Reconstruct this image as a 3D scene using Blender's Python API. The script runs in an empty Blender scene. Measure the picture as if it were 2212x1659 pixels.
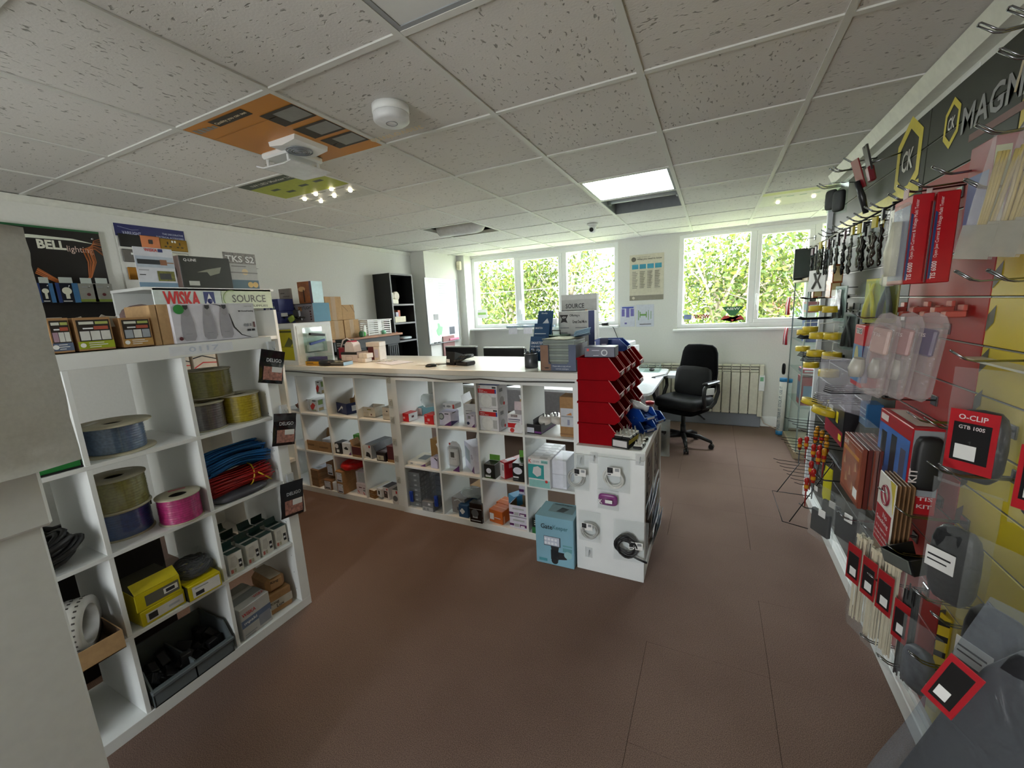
import bpy, math, random
from mathutils import Vector, Matrix, noise as mnoise
import numpy as np
R = math.radians
random.seed(7)
SC = bpy.context.scene
COL = SC.collection

# ---------------- camera (solved from the 0.6 m ceiling grid) ----------------
CAM = (0.456651469, -0.183859585, -0.0487515255, 888.297747)   # yaw, pitch, roll, focal in px
HC = 1.59
ZC = 2.397
def _axes():
    yaw, pit, rol, _ = CAM
    f = Vector((-math.sin(yaw)*math.cos(pit), math.cos(yaw)*math.cos(pit), math.sin(pit)))
    r = Vector((math.cos(yaw), math.sin(yaw), 0)); u = r.cross(f)
    return f, r*math.cos(rol)+u*math.sin(rol), -r*math.sin(rol)+u*math.cos(rol)
FW, RT, UP = _axes()
cd = bpy.data.cameras.new('camera'); cam = bpy.data.objects.new('camera', cd); COL.objects.link(cam)
cd.sensor_width = 36; cd.lens = CAM[3]*36/2212; cd.clip_start = .02; cd.clip_end = 300
cam.matrix_world = Matrix(((RT.x, UP.x, -FW.x, 0), (RT.y, UP.y, -FW.y, 0), (RT.z, UP.z, -FW.z, HC), (0, 0, 0, 1)))
SC.camera = cam

# ---------------- world, sun, exposure ----------------
w = bpy.data.worlds.new('sky'); SC.world = w; w.use_nodes = True
nt = w.node_tree; bgn = nt.nodes['Background']
sky = nt.nodes.new('ShaderNodeTexSky'); sky.sky_type = 'PREETHAM'; sky.turbidity = 4.5
sky.sun_direction = Vector((-.75, -.25, .62)).normalized()
mx = nt.nodes.new('ShaderNodeMix'); mx.data_type = 'RGBA'; mx.inputs[0].default_value = .8
mx.inputs[7].default_value = (.97, .97, 1.0, 1)
nt.links.new(sky.outputs[0], mx.inputs[6]); nt.links.new(mx.outputs[2], bgn.inputs[0])
bgn.inputs[1].default_value = 14.0
sl = bpy.data.lights.new('sun', 'SUN'); sl.energy = 13; sl.angle = R(.6); sl.color = (1, .93, .8)
so = bpy.data.objects.new('sun', sl); COL.objects.link(so)
so.rotation_euler = Vector((-.75, -.25, .62)).to_track_quat('Z', 'Y').to_euler()
def portal(name, loc, sx, sz, rx):
    l = bpy.data.lights.new(name, 'AREA'); l.shape = 'RECTANGLE'; l.size = sx; l.size_y = sz
    l.cycles.is_portal = True
    o = bpy.data.objects.new(name, l); COL.objects.link(o); o.location = loc; o.rotation_euler = (rx, 0, 0)
portal('portal_window_1', (-2.31, 5.86, 1.83), 2.3, 1.1, R(-90))
portal('portal_window_2', (.6, 5.86, 1.81), 2.0, 1.2, R(-90))
portal('portal_fill_opening', (-1.2, -2.45, 1.3), .9, 1.7, R(90))  # portal for the added fill opening behind the camera
SC.view_settings.view_transform = 'Standard'; SC.view_settings.look = 'None'
SC.view_settings.gamma = 1; SC.view_settings.use_curve_mapping = False
SC.view_settings.exposure = 1.0
SC.cycles.max_bounces = 7; SC.cycles.diffuse_bounces = 4; SC.cycles.glossy_bounces = 3
SC.cycles.transparent_max_bounces = 12; SC.cycles.sample_clamp_indirect = 6

# ---------------- pixel <-> place ----------------
def ray(u, v): return FW + RT*((u-1106)/CAM[3]) - UP*((v-829.5)/CAM[3])
O0 = Vector((0, 0, HC))
def onz(u, v, z): d = ray(u, v); return O0 + d*((z-HC)/d.z)
def ony(u, v, y): d = ray(u, v); return O0 + d*(y/d.y)
def onx(u, v, x): d = ray(u, v); return O0 + d*(x/d.x)
def zat(u, v, p):
    d = ray(u, v); return HC + d.z*math.hypot(p[0], p[1])/math.hypot(d.x, d.y)

# ---------------- materials ----------------
MC = {}
def lin(h):
    h = h.lstrip('#'); c = [int(h[i:i+2], 16)/255 for i in (0, 2, 4)]
    return tuple(x/12.92 if x <= .04045 else ((x+.055)/1.055)**2.4 for x in c)
def M(h, r=.5, metal=0., var=.06, sc=30., bump=0., alpha=1., emit=0., coat=0., trans=0., spec=.5):
    k = (h, r, metal, var, sc, bump, alpha, emit, coat, trans, spec)
    if k in MC: return MC[k]
    m = bpy.data.materials.new('mat_'+h.strip('#')); m.use_nodes = True
    nt = m.node_tree; b = nt.nodes['Principled BSDF']; c = lin(h)
    b.inputs['Roughness'].default_value = r; b.inputs['Metallic'].default_value = metal
    b.inputs['Specular IOR Level'].default_value = spec
    b.inputs['Base Color'].default_value = (*c, 1)
    if var or bump:
        tc = nt.nodes.new('ShaderNodeTexCoord')
        n = nt.nodes.new('ShaderNodeTexNoise'); n.inputs['Scale'].default_value = sc; n.inputs['Detail'].default_value = 3
        nt.links.new(tc.outputs['Object'], n.inputs['Vector'])
        if var:
            rp = nt.nodes.new('ShaderNodeValToRGB')
            rp.color_ramp.elements[0].position = .3; rp.color_ramp.elements[1].position = .7
            rp.color_ramp.elements[0].color = (*[x*(1-var) for x in c], 1)
            rp.color_ramp.elements[1].color = (*[min(1, x*(1+var)) for x in c], 1)
            nt.links.new(n.outputs['Fac'], rp.inputs[0]); nt.links.new(rp.outputs[0], b.inputs['Base Color'])
        if bump:
            bp = nt.nodes.new('ShaderNodeBump'); bp.inputs['Strength'].default_value = bump; bp.inputs['Distance'].default_value = .004
            nt.links.new(n.outputs['Fac'], bp.inputs['Height']); nt.links.new(bp.outputs[0], b.inputs['Normal'])
    if alpha < 1: b.inputs['Alpha'].default_value = alpha
    if coat: b.inputs['Coat Weight'].default_value = coat; b.inputs['Coat Roughness'].default_value = .08
    if trans: b.inputs['Transmission Weight'].default_value = trans
    if emit:
        b.inputs['Emission Color'].default_value = (*c, 1); b.inputs['Emission Strength'].default_value = emit
    MC[k] = m; return m
def nodemat(name, fn):
    m = bpy.data.materials.new(name); m.use_nodes = True
    fn(m.node_tree, m.node_tree.nodes['Principled BSDF']); return m
def glassmat(name, tint, gl=.06, rough=.0):
    m = bpy.data.materials.new(name); m.use_nodes = True; nt = m.node_tree; nt.nodes.clear()
    o = nt.nodes.new('ShaderNodeOutputMaterial'); t = nt.nodes.new('ShaderNodeBsdfTransparent'); g = nt.nodes.new('ShaderNodeBsdfGlossy')
    x = nt.nodes.new('ShaderNodeMixShader'); t.inputs[0].default_value = (*tint, 1); g.inputs['Roughness'].default_value = rough
    x.inputs[0].default_value = gl
    nt.links.new(t.outputs[0], x.inputs[1]); nt.links.new(g.outputs[0], x.inputs[2]); nt.links.new(x.outputs[0], o.inputs[0]); return m
GLASS = glassmat('window_glass', (.97, .99, .98), .05)
ACRYL = glassmat('clear_acrylic', (.9, .95, .94), .05, .05)
def polymat(name, tint, solid, rough=.18, dcol=(.75, .78, .78)):
    m = bpy.data.materials.new(name); m.use_nodes = True; nt = m.node_tree; b = nt.nodes['Principled BSDF']
    t = nt.nodes.new('ShaderNodeBsdfTransparent'); t.inputs[0].default_value = (*tint, 1)
    n = nt.nodes.new('ShaderNodeTexNoise'); n.inputs['Scale'].default_value = 18; n.inputs['Detail'].default_value = 4; n.inputs['Distortion'].default_value = 1.5
    tc = nt.nodes.new('ShaderNodeTexCoord'); nt.links.new(tc.outputs['Object'], n.inputs['Vector'])
    bp = nt.nodes.new('ShaderNodeBump'); bp.inputs['Strength'].default_value = .8; bp.inputs['Distance'].default_value = .01
    nt.links.new(n.outputs['Fac'], bp.inputs['Height']); nt.links.new(bp.outputs[0], b.inputs['Normal'])
    b.inputs['Base Color'].default_value = (*dcol, 1); b.inputs['Roughness'].default_value = rough
    b.inputs['Specular IOR Level'].default_value = .8
    x = nt.nodes.new('ShaderNodeMixShader'); x.inputs[0].default_value = solid
    o = nt.nodes['Material Output']
    nt.links.new(t.outputs[0], x.inputs[1]); nt.links.new(b.outputs[0], x.inputs[2]); nt.links.new(x.outputs[0], o.inputs[0]); return m
POLY = polymat('poly_bag_film', (.96, .97, .97), .08)
POLYM = polymat('milky_poly_film', (.88, .9, .9), .4, .22, (.55, .6, .6))
BLIS = polymat('blister_plastic', (.95, .95, .95), .16, .1, (.8, .76, .76))

WHITE = M('#e6e8e6', .45, sc=8, var=.02)         # laminate shelving
WALL = M('#dcdcd6', .85, sc=60, var=.02, bump=.15)
PVC = M('#eef0ee', .3, var=.01)
CARD = M('#a37c52', .8, sc=50, var=.1)
CARDL = M('#b9966a', .8, sc=50, var=.08)
BLK = M('#0d0d0e', .5)
CHROME = M('#b8b8bc', .22, metal=1., var=0)
DKMET = M('#17181a', .35, metal=.6, var=0)
PAPER = M('#e4e4e2', .7, var=.02)
INK = M('#222226', .7, var=0)
GREYT = M('#8b8d90', .7, var=0)
RED = M('#b5121f', .45)
BLUE = M('#1c2f6e', .45)
GREEN = M('#3f7a2a', .45)
YEL = M('#d9c61c', .45)

# ---------------- mesh builder ----------------
class MB:
    def __init__(s): s.v = []; s.f = []; s.m = []; s.s = []
    def add(s, vs, fs, m=0, sm=False):
        k = len(s.v); s.v += [tuple(v) for v in vs]
        for f in fs: s.f.append(tuple(i+k for i in f)); s.m.append(m); s.s.append(sm)
        return s
    def box(s, x0, y0, z0, x1, y1, z1, m=0):
        vs = [(x, y, z) for x in (x0, x1) for y in (y0, y1) for z in (z0, z1)]
        return s.add(vs, [(0, 1, 3, 2), (4, 6, 7, 5), (0, 4, 5, 1), (2, 3, 7, 6), (0, 2, 6, 4), (1, 5, 7, 3)], m)
    def cbox(s, x0, y0, z0, x1, y1, z1, b=.003, m=0):        # chamfered box
        b = min(b, abs(x1-x0)/2.2, abs(y1-y0)/2.2, abs(z1-z0)/2.2)
        lo = (x0, y0, z0); hi = (x1, y1, z1); vs = []; ix = {}
        for sx in (0, 1):
            for sy in (0, 1):
                for sz in (0, 1):
                    sg = (sx, sy, sz)
                    for a in range(3):
                        p = [(lo[i]+b if sg[i] == 0 else hi[i]-b) for i in range(3)]
                        p[a] = lo[a] if sg[a] == 0 else hi[a]
                        ix[(sg, a)] = len(vs); vs.append(tuple(p))
        fs = []
        for a in range(3):
            o1, o2 = (a+1) % 3, (a+2) % 3
            for sd in (0, 1):
                q = []
                for (p, r_) in ((0, 0), (1, 0), (1, 1), (0, 1)):
                    g = [0, 0, 0]; g[a] = sd; g[o1] = p; g[o2] = r_; q.append(ix[(tuple(g), a)])
                fs.append(tuple(q) if sd else tuple(reversed(q)))
        for a in range(3):                                    # edges along axis a
            o1, o2 = (a+1) % 3, (a+2) % 3
            for p in (0, 1):
                for r_ in (0, 1):
                    g0 = [0]*3; g1 = [0]*3; g0[a] = 0; g1[a] = 1
                    for g in (g0, g1): g[o1] = p; g[o2] = r_
                    q = (ix[(tuple(g0), o1)], ix[(tuple(g1), o1)], ix[(tuple(g1), o2)], ix[(tuple(g0), o2)])
                    fs.append(q if p == r_ else tuple(reversed(q)))
        for sx in (0, 1):
            for sy in (0, 1):
                for sz in (0, 1):
                    q = tuple(ix[((sx, sy, sz), a)] for a in range(3))
                    fs.append(q if (sx+sy+sz) % 2 else tuple(reversed(q)))
        return s.add(vs, fs, m)
    def obox(s, c, size, rot, m=0, b=.002):
        t = MB().cbox(-size[0]/2, -size[1]/2, -size[2]/2, size[0]/2, size[1]/2, size[2]/2, b)
        q = rot if isinstance(rot, Matrix) else Matrix.Rotation(rot[2], 3, 'Z') @ Matrix.Rotation(rot[1], 3, 'Y') @ Matrix.Rotation(rot[0], 3, 'X')
        c = Vector(c); return s.add([q @ Vector(v) + c for v in t.v], t.f, m)
    def quad(s, a, b, c, d, m=0): return s.add([a, b, c, d], [(0, 1, 2, 3)], m)
    def prism(s, pts, ax, a0, a1, m=0, sm=False):             # polygon in the plane normal to axis ax
        o = {'x': lambda p, t: (t, p[0], p[1]), 'y': lambda p, t: (p[0], t, p[1]), 'z': lambda p, t: (p[0], p[1], t)}[ax]
        n = len(pts); vs = [o(p, a0) for p in pts]+[o(p, a1) for p in pts]
        fs = [tuple(range(n))[::-1], tuple(range(n, 2*n))]
        s.add(vs, fs, m); k = len(s.v)-2*n
        for i in range(n):
            j = (i+1) % n; s.f.append((k+i, k+j, k+n+j, k+n+i)); s.m.append(m); s.s.append(sm)
        return s
    def tube(s, pts, r, n=6, m=0, closed=False, sm=True):
        pts = [Vector(p) for p in pts]; L = len(pts); rs = r if isinstance(r, (list, tuple)) else [r]*L; vs = []; up = None
        for i, p in enumerate(pts):
            a = pts[i-1] if (i or closed) else pts[0]; b = pts[(i+1) % L] if (i < L-1 or closed) else pts[-1]
            t = (b-a); t = t.normalized() if t.length > 1e-9 else Vector((0, 0, 1))
            if up is None: up = Vector((0, 0, 1)) if abs(t.z) < .9 else Vector((1, 0, 0))
            x = t.cross(up); x = x.normalized() if x.length > 1e-6 else t.orthogonal().normalized(); y = x.cross(t); up = y
            vs += [p + x*(math.cos(2*math.pi*k/n)*rs[i]) + y*(math.sin(2*math.pi*k/n)*rs[i]) for k in range(n)]
        fs = []
        for i in range(L if closed else L-1):
            i2 = (i+1) % L
            for k in range(n): fs.append((i*n+k, i*n+(k+1) % n, i2*n+(k+1) % n, i2*n+k))
        s.add(vs, fs, m, sm)
        if not closed:
            k = len(s.v)-L*n; s.f += [tuple(k+i for i in range(n))[::-1], tuple(k+(L-1)*n+i for i in range(n))]; s.m += [m, m]; s.s += [False, False]
        return s
    def lathe(s, prof, n=24, c=(0, 0, 0), m=0, ax='z', sm=True, cap=True):
        mp = {'z': lambda r, a, h: (r*math.cos(a), r*math.sin(a), h), 'y': lambda r, a, h: (r*math.cos(a), h, r*math.sin(a)), 'x': lambda r, a, h: (h, r*math.cos(a), r*math.sin(a))}[ax]
        vs = []; L = len(prof)
        for (r, h) in prof:
            for k in range(n):
                p = mp(max(r, 1e-5), 2*math.pi*k/n, h); vs.append((p[0]+c[0], p[1]+c[1], p[2]+c[2]))
        fs = [(i*n+k, i*n+(k+1) % n, (i+1)*n+(k+1) % n, (i+1)*n+k) for i in range(L-1) for k in range(n)]
        if cap: fs += [tuple(range(n))[::-1], tuple((L-1)*n+k for k in range(n))]
        return s.add(vs, fs, m, sm)
    def sph(s, c, r, n=10, m=0, sq=(1, 1, 1)):
        k = max(4, n//2); pr = [(math.sin(math.pi*i/k), -math.cos(math.pi*i/k)) for i in range(k+1)]
        t = MB().lathe(pr, n, cap=False)
        return s.add([(c[0]+v[0]*r*sq[0], c[1]+v[1]*r*sq[1], c[2]+v[2]*r*sq[2]) for v in t.v], t.f, m, True)
    def xf(s, mat):
        s.v = [tuple(mat @ Vector(v)) for v in s.v]; return s
    def mesh(s, name, mats):
        me = bpy.data.meshes.new(name); me.from_pydata(s.v, [], s.f)
        for mt in (mats if isinstance(mats, (list, tuple)) else [mats]): me.materials.append(mt)
        me.polygons.foreach_set('material_index', s.m); me.polygons.foreach_set('use_smooth', s.s); me.update(); return me
    def build(s, name, mats, parent=None, loc=None, rz=0., rot=None):
        o = bpy.data.objects.new(name, s.mesh(name, mats)); COL.objects.link(o)
        if parent: o.parent = parent
        if loc is not None: o.location = loc
        o.rotation_euler = rot if rot else (0, 0, rz)
        return o

def tag(o, label=None, cat=None, group=None, kind=None):
    if label: o['label'] = label
    if cat: o['category'] = cat
    if group: o['group'] = group
    if kind: o['kind'] = kind
    return o
def thing(name, label, cat, loc=(0, 0, 0), rz=0., group=None, rot=None):
    o = bpy.data.objects.new(name, None); COL.objects.link(o); o.location = loc; o.rotation_euler = rot if rot else (0, 0, rz)
    o.empty_display_size = .05
    return tag(o, label, cat, group)
def struct(name, mb, mats, parent=None):
    o = mb.build(name, mats, parent)
    if not parent: o['kind'] = 'structure'
    return o
def link_copy(o, parent=None, **kw):
    c = o.copy(); COL.objects.link(c); c.parent = parent
    for ch in o.children: link_copy(ch, c)
    return c

# lettering: text curve turned into a mesh, laid in the plane (org, u, v)
TXT = {}
def _txt(s, bold):
    k = (s, bold)
    if k not in TXT:
        cu = bpy.data.curves.new('t', 'FONT'); cu.body = s; cu.resolution_u = 2
        if bold: cu.offset = .016 if bold is True else .04
        ob = bpy.data.objects.new('t', cu); COL.objects.link(ob)
        dg = bpy.context.evaluated_depsgraph_get(); me = bpy.data.meshes.new_from_object(ob.evaluated_get(dg))
        vs = [tuple(v.co) for v in me.vertices]; fs = [tuple(p.vertices) for p in me.polygons]
        bpy.data.objects.remove(ob); bpy.data.curves.remove(cu); bpy.data.meshes.remove(me)
        xs = [v[0] for v in vs] or [0, 1]; ys = [v[1] for v in vs] or [0, 1]
        TXT[k] = (vs, fs, min(xs), max(xs), min(ys), max(ys))
    return TXT[k]
def letters(mb, s, org, u, v, wd, ht, m=0, bold=True):
    """write s into the rectangle org + [0,wd]*u + [0,ht]*v"""
    vs, fs, x0, x1, y0, y1 = _txt(s, bold); org = Vector(org); u = Vector(u).normalized(); v = Vector(v).normalized()
    return mb.add([org + u*((p[0]-x0)/(x1-x0)*wd) + v*((p[1]-y0)/(y1-y0)*ht) for p in vs], fs, m)
# ---------------- packaging builders ----------------
def _frame(face, w, d, h, e=.0007):
    return {'F': ((-w/2, -d/2-e, 0), (1, 0, 0), (0, 0, 1), w, h), 'R': ((w/2+e, -d/2, 0), (0, 1, 0), (0, 0, 1), d, h),
            'L': ((-w/2-e, d/2, 0), (0, -1, 0), (0, 0, 1), d, h), 'B': ((w/2, d/2+e, 0), (-1, 0, 0), (0, 0, 1), w, h),
            'T': ((-w/2, -d/2, h+e), (1, 0, 0), (0, 1, 0), w, d)}[face]
def prints(mb, mats, w, d, h, pr, e=.0007):
    for i, p in enumerate(pr):
        mt = p[-1]
        if mt not in mats: mats.append(mt)
        k = mats.index(mt)
        if p[0] == 'disc':
            o, u, v, a, b = _frame(p[1], w, d, h, e*(1+i*.25)); o, u, v = map(Vector, (o, u, v)); c = o+u*(p[2]*a)+v*(p[3]*b); rr = p[4]; ry = p[6] if len(p) > 7 else rr
            mb.add([c+u*(rr*math.cos(t*math.pi/8))+v*(ry*math.sin(t*math.pi/8)) for t in range(16)], [tuple(range(16))], k)
        elif p[0] == 'poly':
            o, u, v, a, b = _frame(p[1], w, d, h, e*(1+i*.25)); o, u, v = map(Vector, (o, u, v))
            mb.add([o+u*(x*a)+v*(y*b) for x, y in p[2]], [tuple(range(len(p[2])))], k)
        else:
            o, u, v, a, b = _frame(p[0], w, d, h, e*(1+i*.25)); o, u, v = map(Vector, (o, u, v))
            q = [o+u*(x*a)+v*(y*b) for x, y in ((p[1], p[2]), (p[3], p[2]), (p[3], p[4]), (p[1], p[4]))]
            mb.add(q, [(0, 1, 2, 3)], k)
def carton(name, label, cat, loc, size, rz=0., col=CARD, pr=(), tx=(), group=None, opened=False, flap=None, rot=None, extra=None):
    w, d, h = size; mats = [col]; mb = MB()
    if opened:
        t = .0035; inner = opened if not isinstance(opened, bool) else CARDL
        if inner not in mats: mats.append(inner)
        k = mats.index(inner)
        mb.box(-w/2, -d/2, 0, w/2, d/2, t).box(-w/2, -d/2, 0, w/2, -d/2+t, h).box(-w/2, d/2-t, 0, w/2, d/2, h).box(-w/2, -d/2+t, 0, -w/2+t, d/2-t, h).box(w/2-t, -d/2+t, 0, w/2, d/2-t, h)
        e = .0004
        mb.quad((-w/2+t, -d/2+t, t+e), (w/2-t, -d/2+t, t+e), (w/2-t, d/2-t, t+e), (-w/2+t, d/2-t, t+e), k)
        mb.quad((w/2-t, d/2-t-e, t), (-w/2+t, d/2-t-e, t), (-w/2+t, d/2-t-e, h), (w/2-t, d/2-t-e, h), k)
        mb.quad((-w/2+t+e, d/2-t, t), (-w/2+t+e, -d/2+t, t), (-w/2+t+e, -d/2+t, h), (-w/2+t+e, d/2-t, h), k)
        mb.quad((w/2-t-e, -d/2+t, t), (w/2-t-e, d/2-t, t), (w/2-t-e, d/2-t, h), (w/2-t-e, -d/2+t, h), k)
        mb.quad((-w/2+t, -d/2+t+e, t), (-w/2+t, -d/2+t+e, h), (w/2-t, -d/2+t+e, h), (w/2-t, -d/2+t+e, t), k)
    else:
        mb.cbox(-w/2, -d/2, 0, w/2, d/2, h, min(.0025, h*.1))
        if h > .03 and d > .02: prints(mb, mats, w, d, h, [('T', 0.01, .49, .99, .505, M('#6d6a62', .8, var=0))] if col in (CARD, CARDL) else [], .0005)
    prints(mb, mats, w, d, h, pr)
    if not tx and not flap and not extra:
        return tag(mb.build(name, mats, None, loc, rz, rot), label, cat, group)
    t = thing(name, label, cat, loc, rz, group, rot)
    mb.build('carton_body', mats, t)
    if flap:                     # (side, length, angle deg, material)
        for (sd, ln, an, fm) in (flap if isinstance(flap, list) else [flap]):
            a = R(an); f = MB(); ca, sa = math.cos(a)*ln, math.sin(a)*ln; th = .002
            if sd == 'B': f.prism([(d/2, h), (d/2+ca, h+sa), (d/2+ca, h+sa+th), (d/2-th, h+th)], 'x', -w/2+.002, w/2-.002)
            if sd == 'F': f.prism([(-d/2, h), (-d/2-ca, h+sa), (-d/2-ca, h+sa+th), (-d/2+th, h+th)], 'x', -w/2+.002, w/2-.002)
            if sd == 'L': f.prism([(-w/2, h), (-w/2-ca, h+sa), (-w/2-ca, h+sa+th), (-w/2+th, h+th)], 'y', -d/2+.002, d/2-.002)
            if sd == 'R': f.prism([(w/2, h), (w/2+ca, h+sa), (w/2+ca, h+sa+th), (w/2-th, h+th)], 'y', -d/2+.002, d/2-.002)
            f.build('flap', fm, t)
    if tx:
        lm = []; l = MB()
        for (f, u0, v0, u1, v1, s, mt) in tx:
            if mt not in lm: lm.append(mt)
            o, u, v, a, b = _frame(f, w, d, h, .0022); o, u, v = map(Vector, (o, u, v))
            letters(l, s, o+u*(u0*a)+v*(v0*b), u, v, (u1-u0)*a, (v1-v0)*b, lm.index(mt))
        l.build('lettering', lm, t)
    if extra: extra(t, w, d, h)
    return t
def pxbox(px, z, ax='y'):
    """front face of a box standing on height z: px = (u0, v0, u1, v1, vtop)"""
    u0, v0, u1, v1, vt = px; A = onz(u0, v0, z)
    w = (ony(u1, v1, A.y).x-A.x) if ax == 'y' else (onx(u1, v1, A.x).y-A.y)
    return A, w, zat(u0, vt, A)-z
def pxboxX(px, x, z):
    u0, v0, u1, v1, vt = px; A = onx(u0, v0, x); A.z = z
    return A, onx(u1, v1, x).y-A.y, onx(u0, vt, x).z-z
def cfit(name, label, cat, px, z, d, ax='y', dr=0., maxh=None, **kw):
    A, w, h = px if ax == 'p' else pxbox(px, z, ax); w = abs(w)
    if maxh: h = min(h, maxh)
    if ax == 'y': loc = (A.x+w/2, A.y+d/2, z+.001); rz = dr
    else: loc = (A.x-d/2, A.y+w/2, z+.001); rz = math.pi/2+dr
    return carton(name, label, cat, loc, (w, d, h), rz, **kw)

def bagmesh(w, h, t, nx=10, nz=14, wr=.006, seed=0, flat_top=.18):
    """pillow-shaped bag in local x (width), z from 0 down to -h, bulging in y"""
    mb = MB(); vs = []
    for sgn in (-1, 1):
        for j in range(nz+1):
            for i in range(nx+1):
                a = i/nx; b = j/nz
                pf = max(0, 1-abs(2*a-1)**2.6)**.5 * (min(1, max(0, (b-flat_top)/.35))**.7) * (max(0, 1-b**8))**.5
                n = mnoise.noise(Vector((a*5+seed, b*6, sgn*3.1+seed)))*wr*(.3+pf)
                wv = mnoise.noise(Vector((seed*2.3, b*3, 7)))*w*.035*(1 if abs(2*a-1) > .8 else .4)
                vs.append(((a-.5)*w+wv, sgn*(t/2*pf+.0006)+n, -b*h))
    L = (nx+1)*(nz+1); fs = []
    for k in range(2):
        for j in range(nz):
            for i in range(nx):
                q = (k*L+j*(nx+1)+i, k*L+j*(nx+1)+i+1, k*L+(j+1)*(nx+1)+i+1, k*L+(j+1)*(nx+1)+i)
                fs.append(q[::-1] if k == 0 else q)
    mb.add(vs, fs, 0, True); return mb
def coilmesh(r, n, wire, thick, m=0, ax='y', seed=0):
    """hank of wire: n turns wobbling round a ring lying in the plane normal to ax"""
    mb = MB(); rnd = random.Random(seed)
    for k in range(n):
        rr = r+rnd.uniform(-thick, thick); off = rnd.uniform(-thick, thick); ph = rnd.uniform(0, 6); pts = []
        for i in range(22):
            a = 2*math.pi*i/22; q = rr+thick*.5*math.sin(2*a+ph)
            x, y = q*math.cos(a), q*math.sin(a); o = off+thick*.4*math.sin(3*a+ph)
            pts.append((x, o, y) if ax == 'y' else (x, y, o))
        mb.tube(pts, wire, 5, m, closed=True)
    return mb
def ordn(i): return ['first', 'second', 'third', 'fourth', 'fifth', 'sixth', 'seventh', 'eighth', 'ninth', 'tenth', 'eleventh', 'twelfth', 'thirteenth', 'fourteenth', 'fifteenth', 'sixteenth', 'seventeenth', 'eighteenth', 'nineteenth', 'twentieth'][i]

# ---------------- room shell ----------------
XL, XR, YB, YF = -3.80, .78, 5.75, -2.45
# floor: carpet tiles
def _carpet(nt, b):
    tc = nt.nodes.new('ShaderNodeTexCoord'); g = nt.nodes.new('ShaderNodeNewGeometry')
    n = nt.nodes.new('ShaderNodeTexNoise'); n.inputs['Scale'].default_value = 340; n.inputs['Detail'].default_value = 2
    n2 = nt.nodes.new('ShaderNodeTexNoise'); n2.inputs['Scale'].default_value = 1.3; n2.inputs['Detail'].default_value = 4
    nt.links.new(g.outputs['Position'], n.inputs['Vector']); nt.links.new(g.outputs['Position'], n2.inputs['Vector'])
    r1 = nt.nodes.new('ShaderNodeValToRGB'); r1.color_ramp.elements[0].position = .33; r1.color_ramp.elements[1].position = .68
    r1.color_ramp.elements[0].color = (*lin('#5b4a43'), 1); r1.color_ramp.elements[1].color = (*lin('#8f786d'), 1)
    nt.links.new(n.outputs['Fac'], r1.inputs[0])
    r2 = nt.nodes.new('ShaderNodeValToRGB'); r2.color_ramp.elements[0].color = (.84, .82, .82, 1); r2.color_ramp.elements[1].color = (1, 1, 1, 1)
    r2.color_ramp.elements[0].position = .35; r2.color_ramp.elements[1].position = .6
    nt.links.new(n2.outputs['Fac'], r2.inputs[0])
    x = nt.nodes.new('ShaderNodeMix'); x.data_type = 'RGBA'; x.blend_type = 'MULTIPLY'; x.inputs[0].default_value = 1
    nt.links.new(r1.outputs[0], x.inputs[6]); nt.links.new(r2.outputs[0], x.inputs[7]); nt.links.new(x.outputs[2], b.inputs['Base Color'])
    b.inputs['Roughness'].default_value = .95; b.inputs['Specular IOR Level'].default_value = .15
    bp = nt.nodes.new('ShaderNodeBump'); bp.inputs['Strength'].default_value = .25; bp.inputs['Distance'].default_value = .002
    nt.links.new(n.outputs['Fac'], bp.inputs['Height']); nt.links.new(bp.outputs[0], b.inputs['Normal'])
CARPET = nodemat('carpet', _carpet)
fl = struct('floor', MB().box(XL-.1, YF-.1, -.16, 2.3, YB+.1, -.008), M('#1d1512', .9))
rc = random.Random(3)
X0C = .273; Y0C = 1.775
T5 = MB().cbox(-.24995, -.24995, -.008, .24995, .24995, 0, .0002).mesh('carpet_tile', CARPET)
T5b = MB().cbox(-.2488, -.2496, -.008, .2488, .2496, 0, .0006).mesh('carpet_tile', CARPET)
for i in range(-9, 6):
    for j in range(-9, 9):
        cx, cy = X0C+.25+.5*i, Y0C+.25+.5*j
        if cx < XL-.25 or cx > 2.3 or cy < YF-.3 or cy > YB+.25: continue
        o = bpy.data.objects.new('carpet_tile', T5b if (i in (-1, 0) and rc.random() < .7) else T5); COL.objects.link(o); o.parent = fl
        o.location = (cx, cy, rc.uniform(-.0001, .0))

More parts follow.
